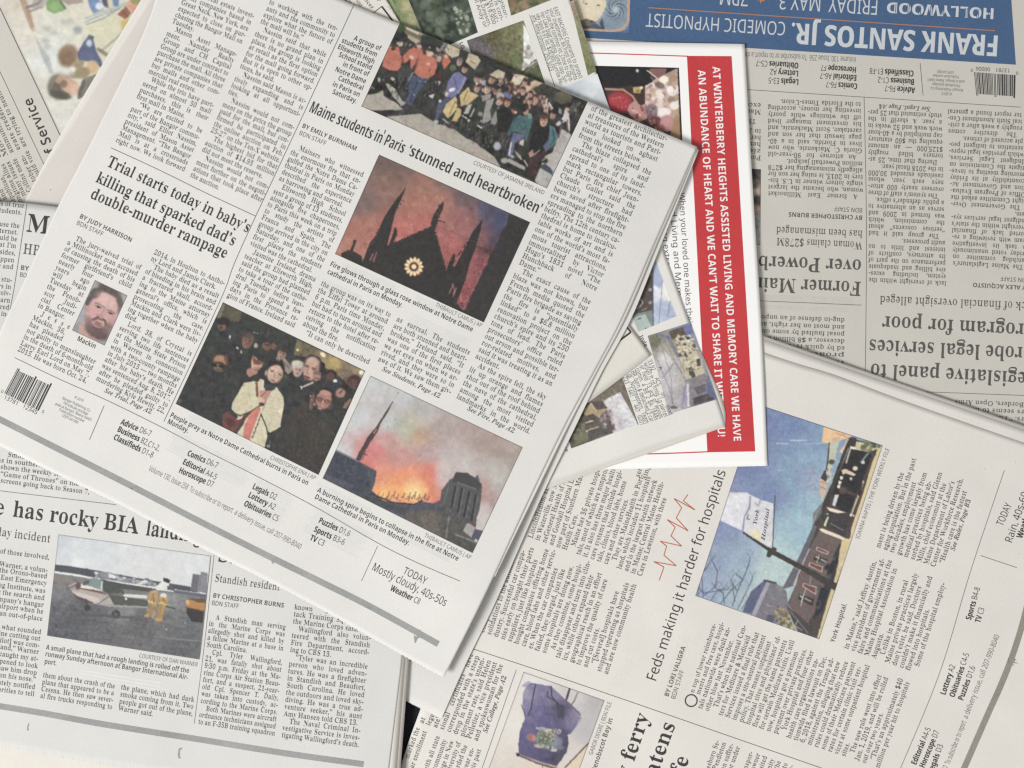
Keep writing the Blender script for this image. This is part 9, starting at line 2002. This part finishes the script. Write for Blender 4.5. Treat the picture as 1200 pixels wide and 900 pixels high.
p.poly([(250, -10), (330, -20), (400, 60), (370, 90), (300, 110), (240, 80), (235, 30)], (118, 160, 92)).ell(310, 60, 50, 40, (140, 184, 112), 0, .7, .6).line([(350, 0), (390, 70)], 18, (84, 100, 72), .7).poly([(330, -20), (520, -20), (540, 20), (410, 40)], (150, 130, 122), .8)
p.poly([(570, -20), (640, -20), (720, 40), (700, 80), (620, 110), (585, 50)], (104, 136, 178)).ell(670, 50, 34, 30, (206, 214, 222)).poly([(680, -20), (730, -20), (740, 70), (700, 40)], (78, 84, 104)).poly([(760, -20), (830, -20), (820, 50), (770, 50)], (98, 128, 166)).poly([(730, -20), (770, -20), (780, 50), (740, 70)], (206, 188, 160)).poly([(830, -20), (860, -20), (840, 40)], (196, 200, 206))
for k in range(4): p.line([(550, 150 + k * 16), (640, 115 + k * 12), (760, 75 + k * 9), (880, 25 + k * 10)], 8, [(132, 148, 156), (196, 200, 190), (120, 136, 146), (206, 206, 190)][k], .9)
p.line([(560, 200), (700, 150), (840, 60)], 6, (96, 112, 124)).poly([(560, 215), (720, 150), (850, 70), (960, 60), (900, 230), (700, 420), (620, 300)], (204, 202, 168)).line([(690, 410), (860, 260)], 16, (150, 150, 128), .8).line([(660, 400), (720, 440)], 30, (120, 112, 84), .8)
p.poly([(812, 115), (885, 48), (925, 110), (880, 160)], (150, 92, 72)).line([(845, 80), (905, 140)], 5, (104, 60, 50)).ell(880, 200, 40, 50, (206, 172, 92), 30).poly([(880, 30), (940, -20), (1010, 0), (970, 90), (930, 110)], (214, 150, 120)).poly([(900, -30), (1010, -30), (990, 40), (930, 30)], (150, 148, 90))
p.ell(415, 450, 82, 90, (146, 114, 88), 20).ell(400, 480, 60, 60, (128, 98, 74), 10, .7, .5).poly([(590, 275), (620, 330), (640, 410), (690, 500), (700, 560), (600, 500), (500, 490), (490, 430), (540, 340)], (82, 92, 128)).ell(585, 350, 24, 30, (176, 190, 206)).poly([(600, 280), (625, 300), (610, 340)], (74, 88, 88)).ell(560, 450, 60, 40, (92, 100, 140), 0, .6, .6).ell(610, 545, 52, 54, (206, 168, 122), 20).ell(500, 520, 50, 30, (160, 138, 102), -20).ell(530, 590, 60, 50, (150, 134, 98), 0)
p.ell(345, 700, 95, 105, (100, 96, 84), 20).ell(360, 640, 60, 40, (176, 142, 114), 0).ell(430, 700, 70, 62, (204, 156, 128), 20).ell(470, 730, 40, 50, (212, 172, 146), 0, .8).ell(380, 680, 30, 30, (128, 108, 88)).poly([(290, 620), (330, 610), (290, 700), (260, 740)], (122, 118, 104)).ell(350, 770, 90, 34, (86, 82, 72), 12).poly([(540, 640), (640, 600), (720, 560), (560, 780), (500, 800), (490, 740)], (120, 116, 106)).line([(540, 660), (500, 790)], 30, (90, 86, 76), .8).ell(460, 610, 50, 26, (146, 124, 96), 10, .8)
for x, y in ((240, 230), (300, 270), (380, 180), (430, 170), (490, 240), (230, 330), (250, 380)): p.ell(x, y, 30, 20, (150, 150, 150), 10, .45, .8)
p.ell(490, 245, 34, 34, (120, 128, 146), 0, .6, .6).ell(400, 590, 60, 24, (204, 204, 196), 0, .6, .6).noise(4, 20).noise(1.5, 60, mono=False)
p.done(tA, pA, hA, 214, name='illustration', label="watercolour illustration of people around a table", border=None, blur=5)
bpy.data.objects.remove(_to, do_unlink=True)
